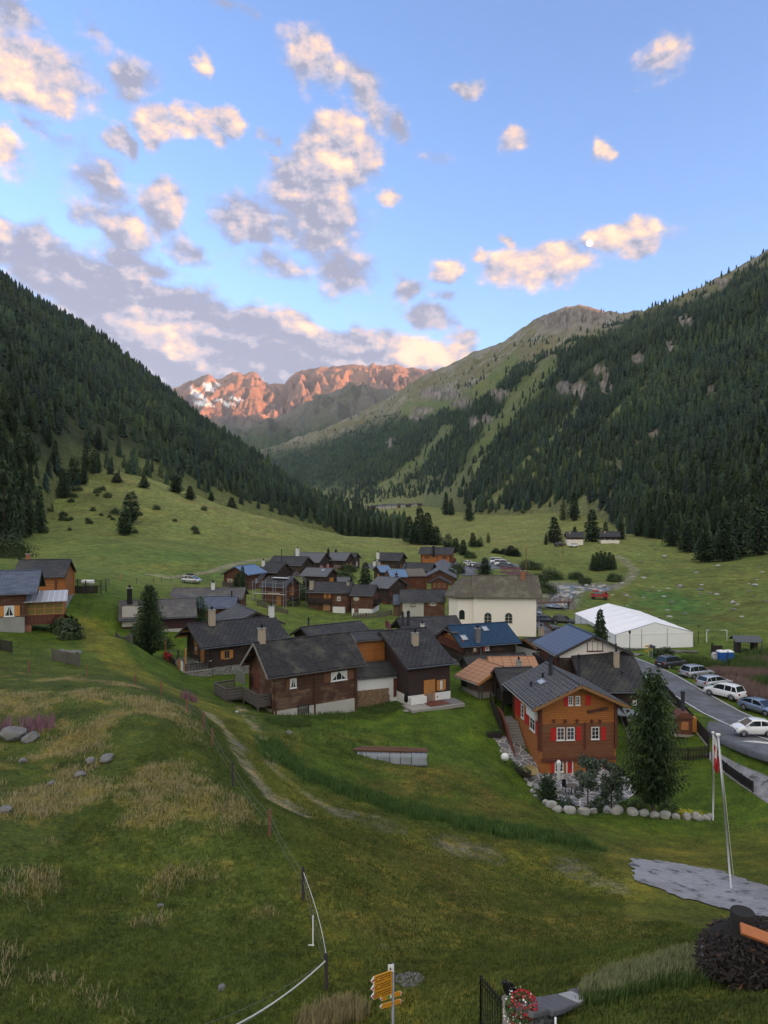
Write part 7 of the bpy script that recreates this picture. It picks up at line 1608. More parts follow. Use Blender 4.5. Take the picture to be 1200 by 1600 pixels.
# ------------------------------------------------------------ field boulders
for i, (px, py, s_, lab, m) in enumerate([(a, b, c*(.5 if b < 1000 else .62), l_, m_) for a, b, c, l_, m_ in [(22,1153,1.25,'large round lichen-grey boulder among pink willowherb at the left edge',BOULD),(48,1156,.8,'darker boulder right of the large round one',BOULD),(166,1188,.75,'flat pale rock in the left pasture',BOULD),(142,1190,.5,'dark stone just left of the flat pale rock',BOULD),(36,1190,.42,'small grey rock below the large boulder',BOULD),
        (124,1212,.5,'mossy rock in the middle of the left pasture',BOULD),(80,1226,.4,'half-buried brown rock left of the mossy one',BOULD),(9,1266,.5,'pale rock at the left edge of the pasture',BOULD),(452,1146,.55,'grey rock on the lawn in front of the weathered house',BOULD),(470,1101,.3,'little stone by the weathered house wall',BOUL),(250,1416,.2,'small pale stone low in the pasture',BOULD),
        (345,1545,.24,'flat stone near the bottom of the pasture',BOULD),(370,1113,.4,'flat slab beside the timber deck',BOUL),(1064,918,1.6,'rock on the right-hand meadow',BOULD),(1095,922,1.8,'brown rock on the right-hand meadow',BOULD),(1145,942,1.6,'grey rock farther right on the meadow',BOUL),(1180,915,1.7,'rock near the right edge of the meadow',BOUL),(1050,1012-70,1.2,'low rock in the lush band of the right meadow',BOULD),(1147,953,1.2,'small rock low on the right meadow',BOULD),(1122,885,1.8,'pale rock below the big forest-foot spruce',BOUL),(1038,870,2.0,'boulder by the upper right meadow path',BOUL)]]):
    p = hit(px, py, dmin=12); q = MB(); q.rock((0,0,s_*.2), (s_*1.1, s_*.85, s_*(.72 if i < 2 else .5)), 40+i, 30, 20, 14); o = q.build('boulder', m, None, loc=tuple(p), rz=i*.7); tag(o, lab, 'boulder')
rsc = random.Random(21)
for i in range(55):
    px, py = rsc.uniform(940,1200), rsc.uniform(862,965); p = hit(px, py, dmin=125); s_ = rsc.uniform(.22,.55); q = MB(); q.rock((0,0,s_*.15), (s_*1.4, s_*.9, s_*.5), 400+i, 10, 7); tag(q.build('rock', rsc.choice([BOUL,BOULD]), None, loc=tuple(p)), 'small rock strewn over the right-hand meadow', 'rock', 'rocks strewn over the right meadow')
for i in range(60):
    px, py = rsc.choice([(rsc.uniform(866,905), rsc.uniform(915,947)), (rsc.uniform(900,945), rsc.uniform(912,925))]); p = hit(px, py, dmin=125)
    if poly_dist(np.array(p[0]), np.array(p[1]), RIVER) > 6: continue
    s_ = rsc.uniform(.3,.9); q = MB(); q.rock((0,0,s_*.1-.3), (s_, s_*.8, s_*.6), 500+i, 10, 7); tag(q.build('stream_stone', BOUL, None, loc=tuple(p)), 'pale stone in the bed of the stream', 'stone', 'stones in the stream bed')
# ------------------------------------------------------------ plank pile under a tarpaulin
def pile():
    p = at(613, 60.5); o = empty('plank_pile', tuple(p), R(-3), 'long low pile of boards half wrapped in a pale blue-grey tarpaulin on the lawn', 'plank pile'); q = MB()
    for i in range(9): q.box((rr.uniform(-.4,0)-.6, -.45+.12*(i%8), .52+.04*(i%3)), (rr.uniform(3.8,4.6), .13, .05), rz=rr.uniform(-.02,.02))
    for i in range(5): q.box((2.0+rr.uniform(-.1,.1), -.35+.15*i, .56+.03*(i%2)), (1.8, .15, .05), rz=rr.uniform(-.03,.03))
    q.build('board', BRW, o)
    n, m = 40, 6; vs = []; Tp = plain('tarpaulin', (.20,.22,.24), .45, var=.25, sc=1.5, bs=.3); q = MB()
    for i in range(n+1):
        x = -2.9+5.8*i/n; sl = .05*math.sin(i*.5)+.015*math.sin(i*1.7)
        for j, (y, z) in enumerate([(-.50,.50),(-.75+sl*.3,.42),(-.82+sl*.5,.25),(-.85+sl,.10),(-.92+sl,-.02),(-.95+sl,-.15)]): vs.append((x+.04*math.sin(j+i), y, z+.02*math.sin(i*2.2+j)))
    q.add(vs, [(i*m+j, (i+1)*m+j, (i+1)*m+j+1, i*m+j+1) for i in range(n) for j in range(m-1)], True); t = q.build('tarpaulin', Tp, o); s_ = t.modifiers.new('s','SOLIDIFY'); s_.thickness = .02
    MB().box((0,0,.22),(5.5,1.1,.46)).build('stacked_board', BRW, o)
    q = MB()
    for x in (-2.1,-1.2,-.2,.7,1.6): q.tube([(x,-.64,.5),(x+.02,-.86,.3),(x,-.98,-.05)],.02,5)
    parts(q,'cord',BLK,o)
pile(); [setattr(o_, 'scale', (1.03,1.25,1.4)) for o_ in COL.objects if o_.name.startswith('plank_pile')]
# ------------------------------------------------------------ garden oven, stone table
def oven():
    p = at(1067, 71.0); Rst = plain('rusty_steel', (.13,.045,.025), .8, var=.5, sc=3, bs=.4); o = empty('garden_oven', tuple(p), R(-8), 'tall rusty garden oven with black chimney pipe by the board fence', 'oven')
    MB().box((0,0,.08),(2.0,1.7,.2)).build('base', SLAB, o); MB().box((0,0,1.0),(1.5,1.3,1.7)).build('body', Rst, o, bevel=.04); q = MB(); q.extr([(-.95,-.0),(.95,0),(.35,.55),(-.35,.55)], -.85, .85, 'y'); h_ = q.build('hood', Rst, o); h_.location = (0,0,1.85)
    MB().tube([(0,0,2.3),(0,0,4.2)],.2,12).build('chimney_pipe', BLK, o); MB().tube([(0,0,4.15),(0,0,4.35)],.24,12).build('cowl', BLK, o); MB().box((0,-.67,1.05),(.7,.05,.8)).build('fire_door', plain('copper_door',(.42,.17,.06),.5,bs=0), o)
    MB().box((.95,-.1,1.1),(.5,.8,1.4)).build('log_rack', ORG, o)
    p = at(978, 74.5); o = empty('stone_table', tuple(p), 0, 'round stone table on a drum base behind the chalet', 'table'); MB().tube([(0,0,.75),(0,0,.92)],1.35,24).build('table_top', plain('slate_slab',(.16,.17,.18),.8), o); MB().tube([(0,0,0),(0,0,.75)],.5,16).build('base', SLAB, o); MB().blob((.2,0,1.02),(.2,.2,.12),1,10,6,0).build('bowl', BLK, o)
oven()
# ------------------------------------------------------------ flagpoles
def flagpole(px, d, top, lab, r_=.055, lean=0, flag=False):
    p = at(px, d); h = ZC-(top-800)/F*d-p[2]; o = empty('flagpole', tuple(p), 0, lab, 'flagpole'); q = MB(); q.tube([(0,0,-.3),(lean*.5,0,h*.5),(lean,0,h)], [r_*1.1,r_,r_*.75], 10); q.build('pole', GALV, o); MB().lathe((lean,0,h),[(r_*1.5,0),(r_*2.2,.05),(r_*2.2,.12),(.01,.16)],12).build('cap', WPAINT, o)
    q = MB(); q.tube([(.1,0,.8),(lean+.06,0,h-.1)],.008,4); q.build('halyard', WPAINT, o); return o, h
flagpole(1114,54.2,1146,'upright flagpole at the corner of the boulder edging, with the limp Swiss flag')
flagpole(1143,37.5,1150,'taller leaning flagpole rising from behind the tree stump',lean=-.72)
def flag():
    p = at(1114,54.2); zt = ZC-(1146-800)/F*54.2; n, m = 20, 30; V = []; cols = []
    for i in range(m+1):
        t = i/m
        for j in range(n+1):
            s_ = j/n; V.append((.06+.34*s_*(.75+.25*math.sin(t*3))+.03*math.sin(t*9+j), .12*math.sin(s_*9+t*2)*(.4+s_), -2.5*t-.5*s_)); r_ = max(abs((s_-.5)*1.1), 0); cross = (abs(s_-.5) < .13 and abs(t-.55) < .22) or (abs(t-.55) < .09 and abs(s_-.5) < .34); cols.append((.70,.66,.64) if cross or t < .28 else (.48,.02,.03))
    Fc = [(i*(n+1)+j, i*(n+1)+j+1, (i+1)*(n+1)+j+1, (i+1)*(n+1)+j) for i in range(m) for j in range(n)]
    mt = mat('flag_cloth', lambda T, b: (T.put(b.inputs['Base Color'], T.new('ShaderNodeAttribute', attribute_name='tint').outputs['Color']), T.put(b.inputs['Roughness'], .8)))
    o = np_mesh('flag', V, Fc, mt, smooth=True, colors=np.array(cols)); o.location = (p[0], p[1], zt-.1); s_ = o.modifiers.new('s','SOLIDIFY'); s_.thickness = .006; tag(o, 'red flag with white cross hanging limp on the upright pole', 'flag')
flag()
# ------------------------------------------------------------ things by the marquee
def lamp_post():
    p = at(984,113); o = empty('street_lamp', tuple(p), 0, 'old-style lantern on a slim black post in front of the marquee', 'street lamp'); h = ZC-(985-800)/F*113-p[2]; MB().tube([(0,0,-.2),(0,0,.5),(0,0,h-.6)],[.09,.06,.045],8).build('post', BLK, o); MB().lathe((0,0,h-.6),[(.08,0),(.2,.35),(.2,.4),(.12,.52),(.02,.62)],8).build('lantern', BLK, o)
lamp_post()
def waymark(px, d, top, lab, second=True):
    p = at(px, d); o = empty('signpost', tuple(p), 0, lab, 'signpost'); h = ZC-(top-800)/F*d-p[2]; MB().tube([(0,0,-.2),(0,0,h)],.05,8).build('post', STEEL, o); Y = plain('yellow_sign',(.62,.33,.02),.5,bs=0)
    for k, (z, s_) in enumerate(((h-.15,-1),(h-.5,1),(h-.85,-1))): q = MB(); q.extr([(0,-.12),(s_*.5,-.12),(s_*.65,0),(s_*.5,.12),(0,.12)],-.03,.0,'y'); b = q.build('sign_arm', Y, o); b.location = (0,-.05,z)
waymark(1013.5,107.5,1008,'yellow hiking signpost by the footpath in front of the marquee')
def banner():
    p = at(1019,106.5); o = empty('information_board', tuple(p), .3, 'small dark tilted board beside the yellow signpost near the marquee', 'sign'); MB().tube([(0,0,-.2),(0,0,1.5)],.04,8).build('post', STEEL, o); q = MB(); q.box((0,-.05,1.75),(1.1,.05,.5), m=Matrix.Rotation(R(20),4,'Y')); q.build('board', plain('dark_board',(.06,.06,.09),.5), o)
banner()
def toilets():
    B = plain('blue_plastic',(.012,.085,.34),.45,bs=0); 
    for px, lab in ((1127,'left blue portable toilet cabin with white domed roof'),(1138.5,'right blue portable toilet cabin with white domed roof')):
        p = at(px,104); o = empty('portable_toilet', tuple(p), .08, lab, 'portable toilet', 'blue portable toilets'); MB().box((0,0,1.0),(1.05,1.1,2.05)).build('cabin', B, o, bevel=.03); MB().box((0,-.57,1.0),(.75,.03,1.8)).build('door', B, o, bevel=.01); MB().box((.25,-.6,1.0),(.06,.04,.14)).build('handle', WPAINT, o)
        q = MB(); q.lathe((0,0,2.02),[(.76,0),(.74,.08),(.5,.24),(.05,.32)],4,False); r_ = q.build('roof', WPAINT, o); r_.rotation_euler = (0,0,R(45))
    p = at(1116,103); o = empty('urinal_cabin', tuple(p), 0, 'pale grey plastic urinal stand left of the blue toilet cabins', 'urinal'); MB().lathe((0,0,0),[(.62,0),(.55,.3),(.4,1.1),(.45,1.9),(.3,2.1),(.05,2.15)],4).build('body', plain('grey_plastic',(.38,.37,.38),.6), o); MB().box((0,-.42,1.85),(.3,.1,.08)).build('vent', BLK, o)
toilets()
def shelter():
    p = at(1165,113); o = empty('picnic_shelter', tuple(p), R(-8), 'dark open picnic shelter with a low pitched roof on the right meadow', 'shelter'); q = MB()
    for x in (-1.25,1.25): q.box((x,0,.95),(.6,1.6,2.0))
    parts(q,'side_wall',DKW,o); q = MB(); q.extr([(-1.5,1.75),(0,2.5),(1.5,1.75),(1.5,1.85),(0,2.62),(-1.5,1.85)],-2.1,2.1,'x'); q.build('roof', plain('shelter_roof',(.08,.09,.10),.8), o)
    MB().box((0,0,.45),(1.2,.35,.08)).build('bench', DKW, o); MB().box((0,0,.2),(.3,.25,.45)).build('bench_leg', DKW, o)
    p = at(1158,105.5); o = empty('picnic_table', tuple(p), R(-10), 'dark picnic table with benches right of the blue toilets', 'picnic table'); MB().box((0,0,.72),(1.9,.75,.06)).build('table_top', DKW, o); q = MB(); q.box((0,.75,.42),(1.9,.3,.06)); q.box((0,-.75,.42),(1.9,.3,.06)); parts(q,'bench',DKW,o); q = MB()
    for x in (-.7,.7): q.bar((x,-.8,.0),(x,.2,.72),.09); q.bar((x,.8,0),(x,-.2,.72),.09); q.bar((x,-.8,.38),(x,.8,.38),.08)
    parts(q,'leg',DKW,o,3)
    p = at(1121,112); o = empty('board_wall', tuple(p), R(4), 'dark wooden board wall standing on the grass near the goal', 'board wall'); MB().box((0,0,.75),(1.6,.12,1.4)).build('boarding', DKW, o); q = MB(); q.extr([(0,0),(0,1.4),(.15,2.1),(.3,1.8),(.5,1.4),(.5,0)],-.85,-.78,'y'); q.build('wing', DKW, o).location = (-1.3,.4,0)
shelter()
def goal():
    p = at(1120,121); o = empty('goal', tuple(p), R(-3), 'white-framed goal with net on the grass right of the marquee', 'goal'); q = MB(); w, h, d = 3.4, 2.1, 1.2; q.tube([(-w/2,0,0),(-w/2,0,h),(w/2,0,h),(w/2,0,0)],.06,8); q.tube([(-w/2,0,h),(-w/2,d,0)],.03,6); q.tube([(w/2,0,h),(w/2,d,0)],.03,6); q.build('frame', WPAINT, o); q = MB()
    for i in range(12): x = -w/2+w*i/11; q.bar((x,0,h),(x,d,0),.012)
    for j in range(6): t = j/5; q.bar((-w/2,d*t,h*(1-t)),(w/2,d*t,h*(1-t)),.012)
    q.build('net', plain('green_net',(.08,.22,.15),.8,bs=0), o)
goal()
for px, d, top, lab in ((1091,121,985,'left of the dark tall ball-net posts'),(1153,117,990,'tall dark post left of the picnic shelter'),(1190,106,1002,'tall dark leaning post right of the picnic shelter'),(1137,100,1017,'thin dark post in front of the blue toilets')):
    p = at(px,d); o = MB().tube([(0,0,-.2),(.05,0,ZC-(top-800)/F*d-p[2])],.06,8).build('post', BLK, None, loc=tuple(p)); tag(o, lab, 'post')
for px, d, top in ((951,150,948),(981,146,952),(1034,139,970),(1091,134,978)):
    p = at(px,d); o = empty('meadow_lamp', tuple(p), 0, 'thin dark post with small round head behind the marquee', 'post', 'thin posts behind the marquee'); h = ZC-(top-800)/F*d-p[2]; MB().tube([(0,0,-.2),(0,0,h)],.05,8).build('pole', BLK, o); MB().blob((0,0,h),(.16,.16,.16),1,8,6,0).build('head', BLK, o)
for i, (px, d) in enumerate([(972,114.5),(979,114.4),(988,114.3),(996,114.2),(1048,113.8),(1056,113.6),(1064,113.5),(1071,113.4),(1079,113.3),(1086,113.2),(1060,112.6)]):
    p = at(px,d); q = MB(); q.tube([(-.45,0,.18),(.45,0,.2)],.2,8); tag(q.build('stone_ballast', BOULD, None, loc=tuple(p)), 'brown rock lying along the foot of the marquee', 'stone', 'rocks along the marquee foot')
def bridge():
    a, b = at(834,156), at(893,158); o = empty('footbridge', tuple(a), 0, 'wooden footbridge with railings across the rocky stream', 'footbridge'); b = b-a; b[2] = 0; zz = 1.4; n = np.array([-b[1], b[0]])/np.hypot(b[0], b[1])*.8; q = MB(); q.bar((0,0,zz),(b[0],b[1],zz),1.6,.22); q.build('deck', BRW, o)
    for s_ in (-1,1):
        q = MB(); ox, oy = n*s_
        for h in (.5,.95): q.bar((ox,oy,zz+h),(b[0]+ox,b[1]+oy,zz+h),.07)
        for k in range(9): t = k/8; q.bar((b[0]*t+ox,b[1]*t+oy,zz-.1),(b[0]*t+ox,b[1]*t+oy,zz+1.0),.08)
        q.build('railing', BRW, o)
    for t in (0,1): MB().box((b[0]*t,b[1]*t,.2),(1.4,1.8,2.4)).build('abutment', STONE, o)
bridge()
def kiosk():
    p = at(873.5,119); o = empty('notice_kiosk', tuple(p), R(15), 'small roofed notice board kiosk by the road beyond the church', 'notice board'); q = MB()
    for x in (-.6,.6): q.box((x,0,.9),(.14,.14,2.2))
    parts(q,'post',BRW,o); MB().box((0,0,1.3),(1.15,.1,1.0)).build('board', HONEY, o); q = MB(); q.extr([(-.7,2.0),(0,2.6),(.7,2.0),(.62,1.95),(0,2.45),(-.62,1.95)],-.9,.9,'x'); q.build('roof', DKW, o)
    p = at(893,121); o = empty('market_stall', tuple(p), R(8), 'little stall with a pale green awning and orange crates left of the marquee', 'stall'); MB().box((0,0,2.0),(2.0,1.6,.08)).build('awning', plain('green_awning',(.35,.50,.44),.7), o); q = MB()
    for x in (-.9,.9):
        for y in (-.7,.7): q.box((x,y,1.0),(.06,.06,2.0))
    parts(q,'pole',STEEL,o); MB().box((.2,-.3,.45),(1.5,.7,.9)).build('counter', plain('orange_crate',(.40,.10,.03),.7), o)
kiosk()
p = at(822,176); o = empty('utility_pole', tuple(p), 0, 'tall thin utility pole on the bank above the church roof', 'pole'); h = ZC-(857-800)/F*176-p[2]; MB().tube([(0,0,-.3),(0,0,h)],[.14,.09],8).build('pole', BRW, o); MB().box((0,0,h-.4),(.9,.1,.1)).build('crossarm', BRW, o)
for px, d, top, lab in ((879,262,860-8,'utility pole on the meadow right of the car park'),(879.5,255,840,'second utility pole near the cream farmhouse')):
    if px == 879: continue
    p = at(px,d); o = MB().tube([(0,0,-.3),(0,0,ZC-(top-800)/F*d-p[2])],.12,8).build('utility_pole', BRW, None, loc=tuple(p)); tag(o, lab, 'pole')
# people on the upper road
def person(px, d, lab, coat, facing=0):
    p = at(px, d); o = empty('person', (p[0],p[1],p[2]+.12), facing, lab, 'person'); J = dict(hip=(0,0,.95),sp=(0,0,1.2),ch=(0,0,1.42),nk=(0,0,1.52),hd=(0,.01,1.66),ls=(-.19,0,1.42),le=(-.25,.02,1.14),lw=(-.24,-.08,.9),rs=(.19,0,1.42),re=(.26,.02,1.14),rw=(.24,-.1,.92),lh=(-.1,0,.92),lk=(-.11,-.05,.5),la=(-.11,.03,.09),lt=(-.12,-.14,.04),rh=(.1,0,.92),rk=(.12,.0,.5),ra=(.12,.1,.09),rt=(.13,-.07,.04))
    rad = dict(hip=.14,sp=.13,ch=.15,nk=.06,hd=.105,ls=.07,le=.05,lw=.035,rs=.07,re=.05,rw=.035,lh=.09,lk=.065,la=.045,lt=.04,rh=.09,rk=.065,ra=.045,rt=.04); E = [('hip','sp'),('sp','ch'),('ch','nk'),('nk','hd'),('ch','ls'),('ls','le'),('le','lw'),('ch','rs'),('rs','re'),('re','rw'),('hip','lh'),('lh','lk'),('lk','la'),('la','lt'),('hip','rh'),('rh','rk'),('rk','ra'),('ra','rt')]
    ks = list(J); me = bpy.data.meshes.new('body'); me.from_pydata([J[k] for k in ks], [(ks.index(a), ks.index(b)) for a, b in E], []); me.materials.append(coat); b = bpy.data.objects.new('body', me); COL.objects.link(b); b.parent = o; s_ = b.modifiers.new('skin','SKIN'); u = b.modifiers.new('sub','SUBSURF'); u.levels = u.render_levels = 1
    for i, k in enumerate(ks): me.skin_vertices[0].data[i].radius = (rad[k], rad[k]*(.75 if k in ('hip','sp','ch') else 1))
    me.skin_vertices[0].data[0].use_root = True; MB().blob((0,.02,1.71),(.11,.12,.10),3,10,8,.03).build('hair', DKW, o); return o
person(735.5,217,'person in dark clothes walking on the upper village road',plain('dark_clothes',(.02,.02,.025),.9,bs=0),.3)
person(748,198,'person in dark clothes standing beside the small spruce above the church',plain('dark_clothes2',(.03,.025,.022),.9,bs=0),1.2)
# ------------------------------------------------------------ things behind the left-edge chalet
def gas_pen():
    p = at(129,104); o = empty('net_enclosure', tuple(p), R(2), 'dark netted enclosure with timber boarding beyond the left-edge chalet', 'enclosure'); q = MB()
    for x in (-3.2,-1.2,.8,3.0): q.box((x,-.9,.9),(.12,.12,2.0)); q.box((x,1.2,.9),(.12,.12,2.0))
    parts(q,'post',DKW,o); q = MB()
    for k in range(3): q.bar((-3.2,-.9,.2+k*.8),(3.0,-.9,.2+k*.8),.05)
    for x in np.arange(-3.2,3.0,.22): q.bar((x,1.2,.1),(x,1.2,1.9),.03)
    for z in np.arange(.2,1.9,.25): q.bar((-3.2,1.2,z),(3.0,1.2,z),.03)
    q.build('netting', DKW, o); q = MB()
    for x in np.arange(-.9,2.6,.17): q.box((x,-.95,.55),(.14,.04,1.1))
    q.build('boarding', DKW, o)
    g = empty('gas_tank', (p[0]+.7,p[1]+.2,p[2]+1.0), R(2), 'white horizontal gas tank inside the netted enclosure', 'gas tank'); q = MB(); q.tube([(-.95,0,.55),(-.85,0,.55),(.85,0,.55),(.95,0,.55)],[.18,.34,.34,.18],16); q.build('vessel', WPAINT, g); q = MB(); q.box((-.5,0,-.3),(.15,.5,1.2)); q.box((.5,0,-.3),(.15,.5,1.2)); parts(q,'leg',CONC,g)
gas_pen()
for i, (px, d) in enumerate([(188,132),(213,130),(252,150),(267,157),(331,160),(240,140),(170,118)]):
    p = at(px,d); tag(MB().box((0,0,.45),(.14,.14,1.1)).build('fence_post', GRW if i else HONEY, None, loc=tuple(p)), 'weathered fence post on the meadow left of the village', 'post', 'fence posts left of the village')
# ------------------------------------------------------------ pasture fence
RUSTP = plain('rusty_post', (.13,.045,.025), .9, var=.4, sc=12)
def pasture_fence():
    P_ = [(45,62,12),(136,60,14),(212,58,13),(252,54,15),(293,48,17),(318,45,18),(331,41,22),(364,34.5,40),(421,30,42),(474,26,52),(511,20.3,56)]; pts = [at(a,b) for a, b, _ in P_]; o = empty('pasture_fence', tuple(pts[-1]), 0, 'electric pasture fence with rusty posts running down the left meadow', 'fence'); p0 = pts[-1]; tops = []
    for (a, b, hp), p in zip(P_, pts):
        h = max(1.0, hp/F*b); q = MB(); c = p-p0; q.tube([(c[0],c[1],c[2]-.3),(c[0]+rr.uniform(-.04,.04),c[1],c[2]+h)],.055 if b < 40 else .06,8); q.build('post', DKW if a in (364,474,511) else RUSTP, o); tops.append(c+np.array([0,0,h*.85]))
    q = MB()
    for dz in (0,-.35):
        for u, v in zip(tops[4:-1], tops[5:]):
            q.tube([tuple(u*(1-t)+v*t+np.array([0,0,dz-.18*4*t*(1-t)])) for t in np.linspace(0,1,9)],.006,4)
    parts(q,'wire',STEEL,o)
    # the tape swings away from the last post down to the bottom left
    e = at(310,17.2)-p0; e[2] += .75; u = tops[-1]; q = MB(); ss = [u*(1-t)+e*t+np.array([0,0,-.25*4*t*(1-t)]) for t in np.linspace(0,1,14)]
    for a, b in zip(ss[:-1], ss[1:]): q.bar(tuple(a), tuple(b), .012, .04)
    u2 = tops[-2]; ss = [u2*(1-t)+u*t+np.array([.12*math.sin(3.14*t),0,-.12*4*t*(1-t)]) for t in np.linspace(0,1,12)]
    for a, b in zip(ss[:-1], ss[1:]): q.bar(tuple(a), tuple(b), .01, .028)
    q.build('tape', WPAINT, o); q = MB()
    for dz in (-.3,.3): q.tube([tuple(u*(1-t)+(e+np.array([-.2,0,dz]))*t+np.array([0,0,-.2*4*t*(1-t)])) for t in np.linspace(0,1,9)],.005,4)
    parts(q,'wire',STEEL,o); c = at(489,23)-p0; q = MB(); q.tube([(c[0],c[1],c[2]),(c[0],c[1],c[2]+1.0)],.018,6); q.box((c[0]-.06,c[1],c[2]+.03),(.2,.03,.03)); q.build('plastic_stake', WPAINT, o)
pasture_fence()
# ------------------------------------------------------------ the hiking signpost in front
def front_sign():
    d = 17.0; p = at(614,d); o = empty('signpost', tuple(p), 0, 'grey pole with yellow-orange hiking arrows in the foreground', 'signpost'); zt = ZC-(1506-800)/F*d-p[2]; YS = plain('orange_sign',(.62,.27,.02),.45,var=.06,bs=0); TXT = plain('sign_letters',(.05,.025,.01),.6,bs=0); RW = plain('red_point',(.55,.05,.03),.5,bs=0)
    MB().tube([(0,0,-.3),(0,0,zt)],.035,12).build('pole', STEEL, o); MB().box((-.05,-.04,zt-.08),(.14,.02,.17)).build('location_plate', WPAINT, o); q = MB(); q.extr([(-.09,zt-.11),(-.03,zt-.11),(-.06,zt-.05)],-.056,-.052,'y'); q.build('emblem', BLK, o)
    def arrow(z, L, h, side, yaw, lines, tip=RW, patch_=False):
        m = Matrix.Translation((0,-.02,z)) @ Matrix.Rotation(R(yaw),4,'Z'); q = MB(); s_ = side; q.extr([(s_*.03,-h/2),(s_*(L-h*.45),-h/2),(s_*(L-h*.45),h/2),(s_*.03,h/2)],-.012,.012,'y'); a = q.build('sign_arm', YS, o); a.matrix_basis = m
        q = MB(); q.extr([(s_*(L-h*.45),-h/2),(s_*L,0),(s_*(L-h*.45),h/2)],-.0125,.0125,'y'); q.build('tip', WPAINT, a)
        q = MB(); q.extr([(s_*(L-h*.40),-h*.22),(s_*L*.995,0),(s_*(L-h*.40),h*.22)],-.0145,.0145,'y'); q.build('tip_mark', tip, a)
        q = MB(); r_ = random.Random(int(z*100))
        for k in range(lines):
            zz = h/2-h*(k+.75)/(lines+.5); x = s_*.07
            while abs(x) < L-h*.6-.02:   # words too small to read in the photo
                w = r_.uniform(.03,.08); q.box((x+s_*w/2,-.014,zz),(w,.003,h/(lines+.5)*.38)); x += s_*(w+.014)
                if r_.random() < .18: x += s_*.08
        q.build('lettering', TXT, a)
        if patch_: MB().box((s_*.12,-.0145,0),(.07,.004,h*.7)).build('coloured_field', plain('sign_green',(.08,.30,.06),.6,bs=0), a); MB().box((s_*.06,-.0145,0),(.04,.004,h*.7)).build('white_field', WPAINT, a)
    for k in range(3): arrow(zt-.25-.185*k+.03, .60, .18, -1, 28, 3)
    arrow(zt-.75,.34,.11,-1,22,0,patch_=True); arrow(zt-.74,.24,.11,1,20,0); arrow(zt-.94,.34,.11,-1,22,0); arrow(zt-.93,.24,.11,1,20,0)
front_sign()
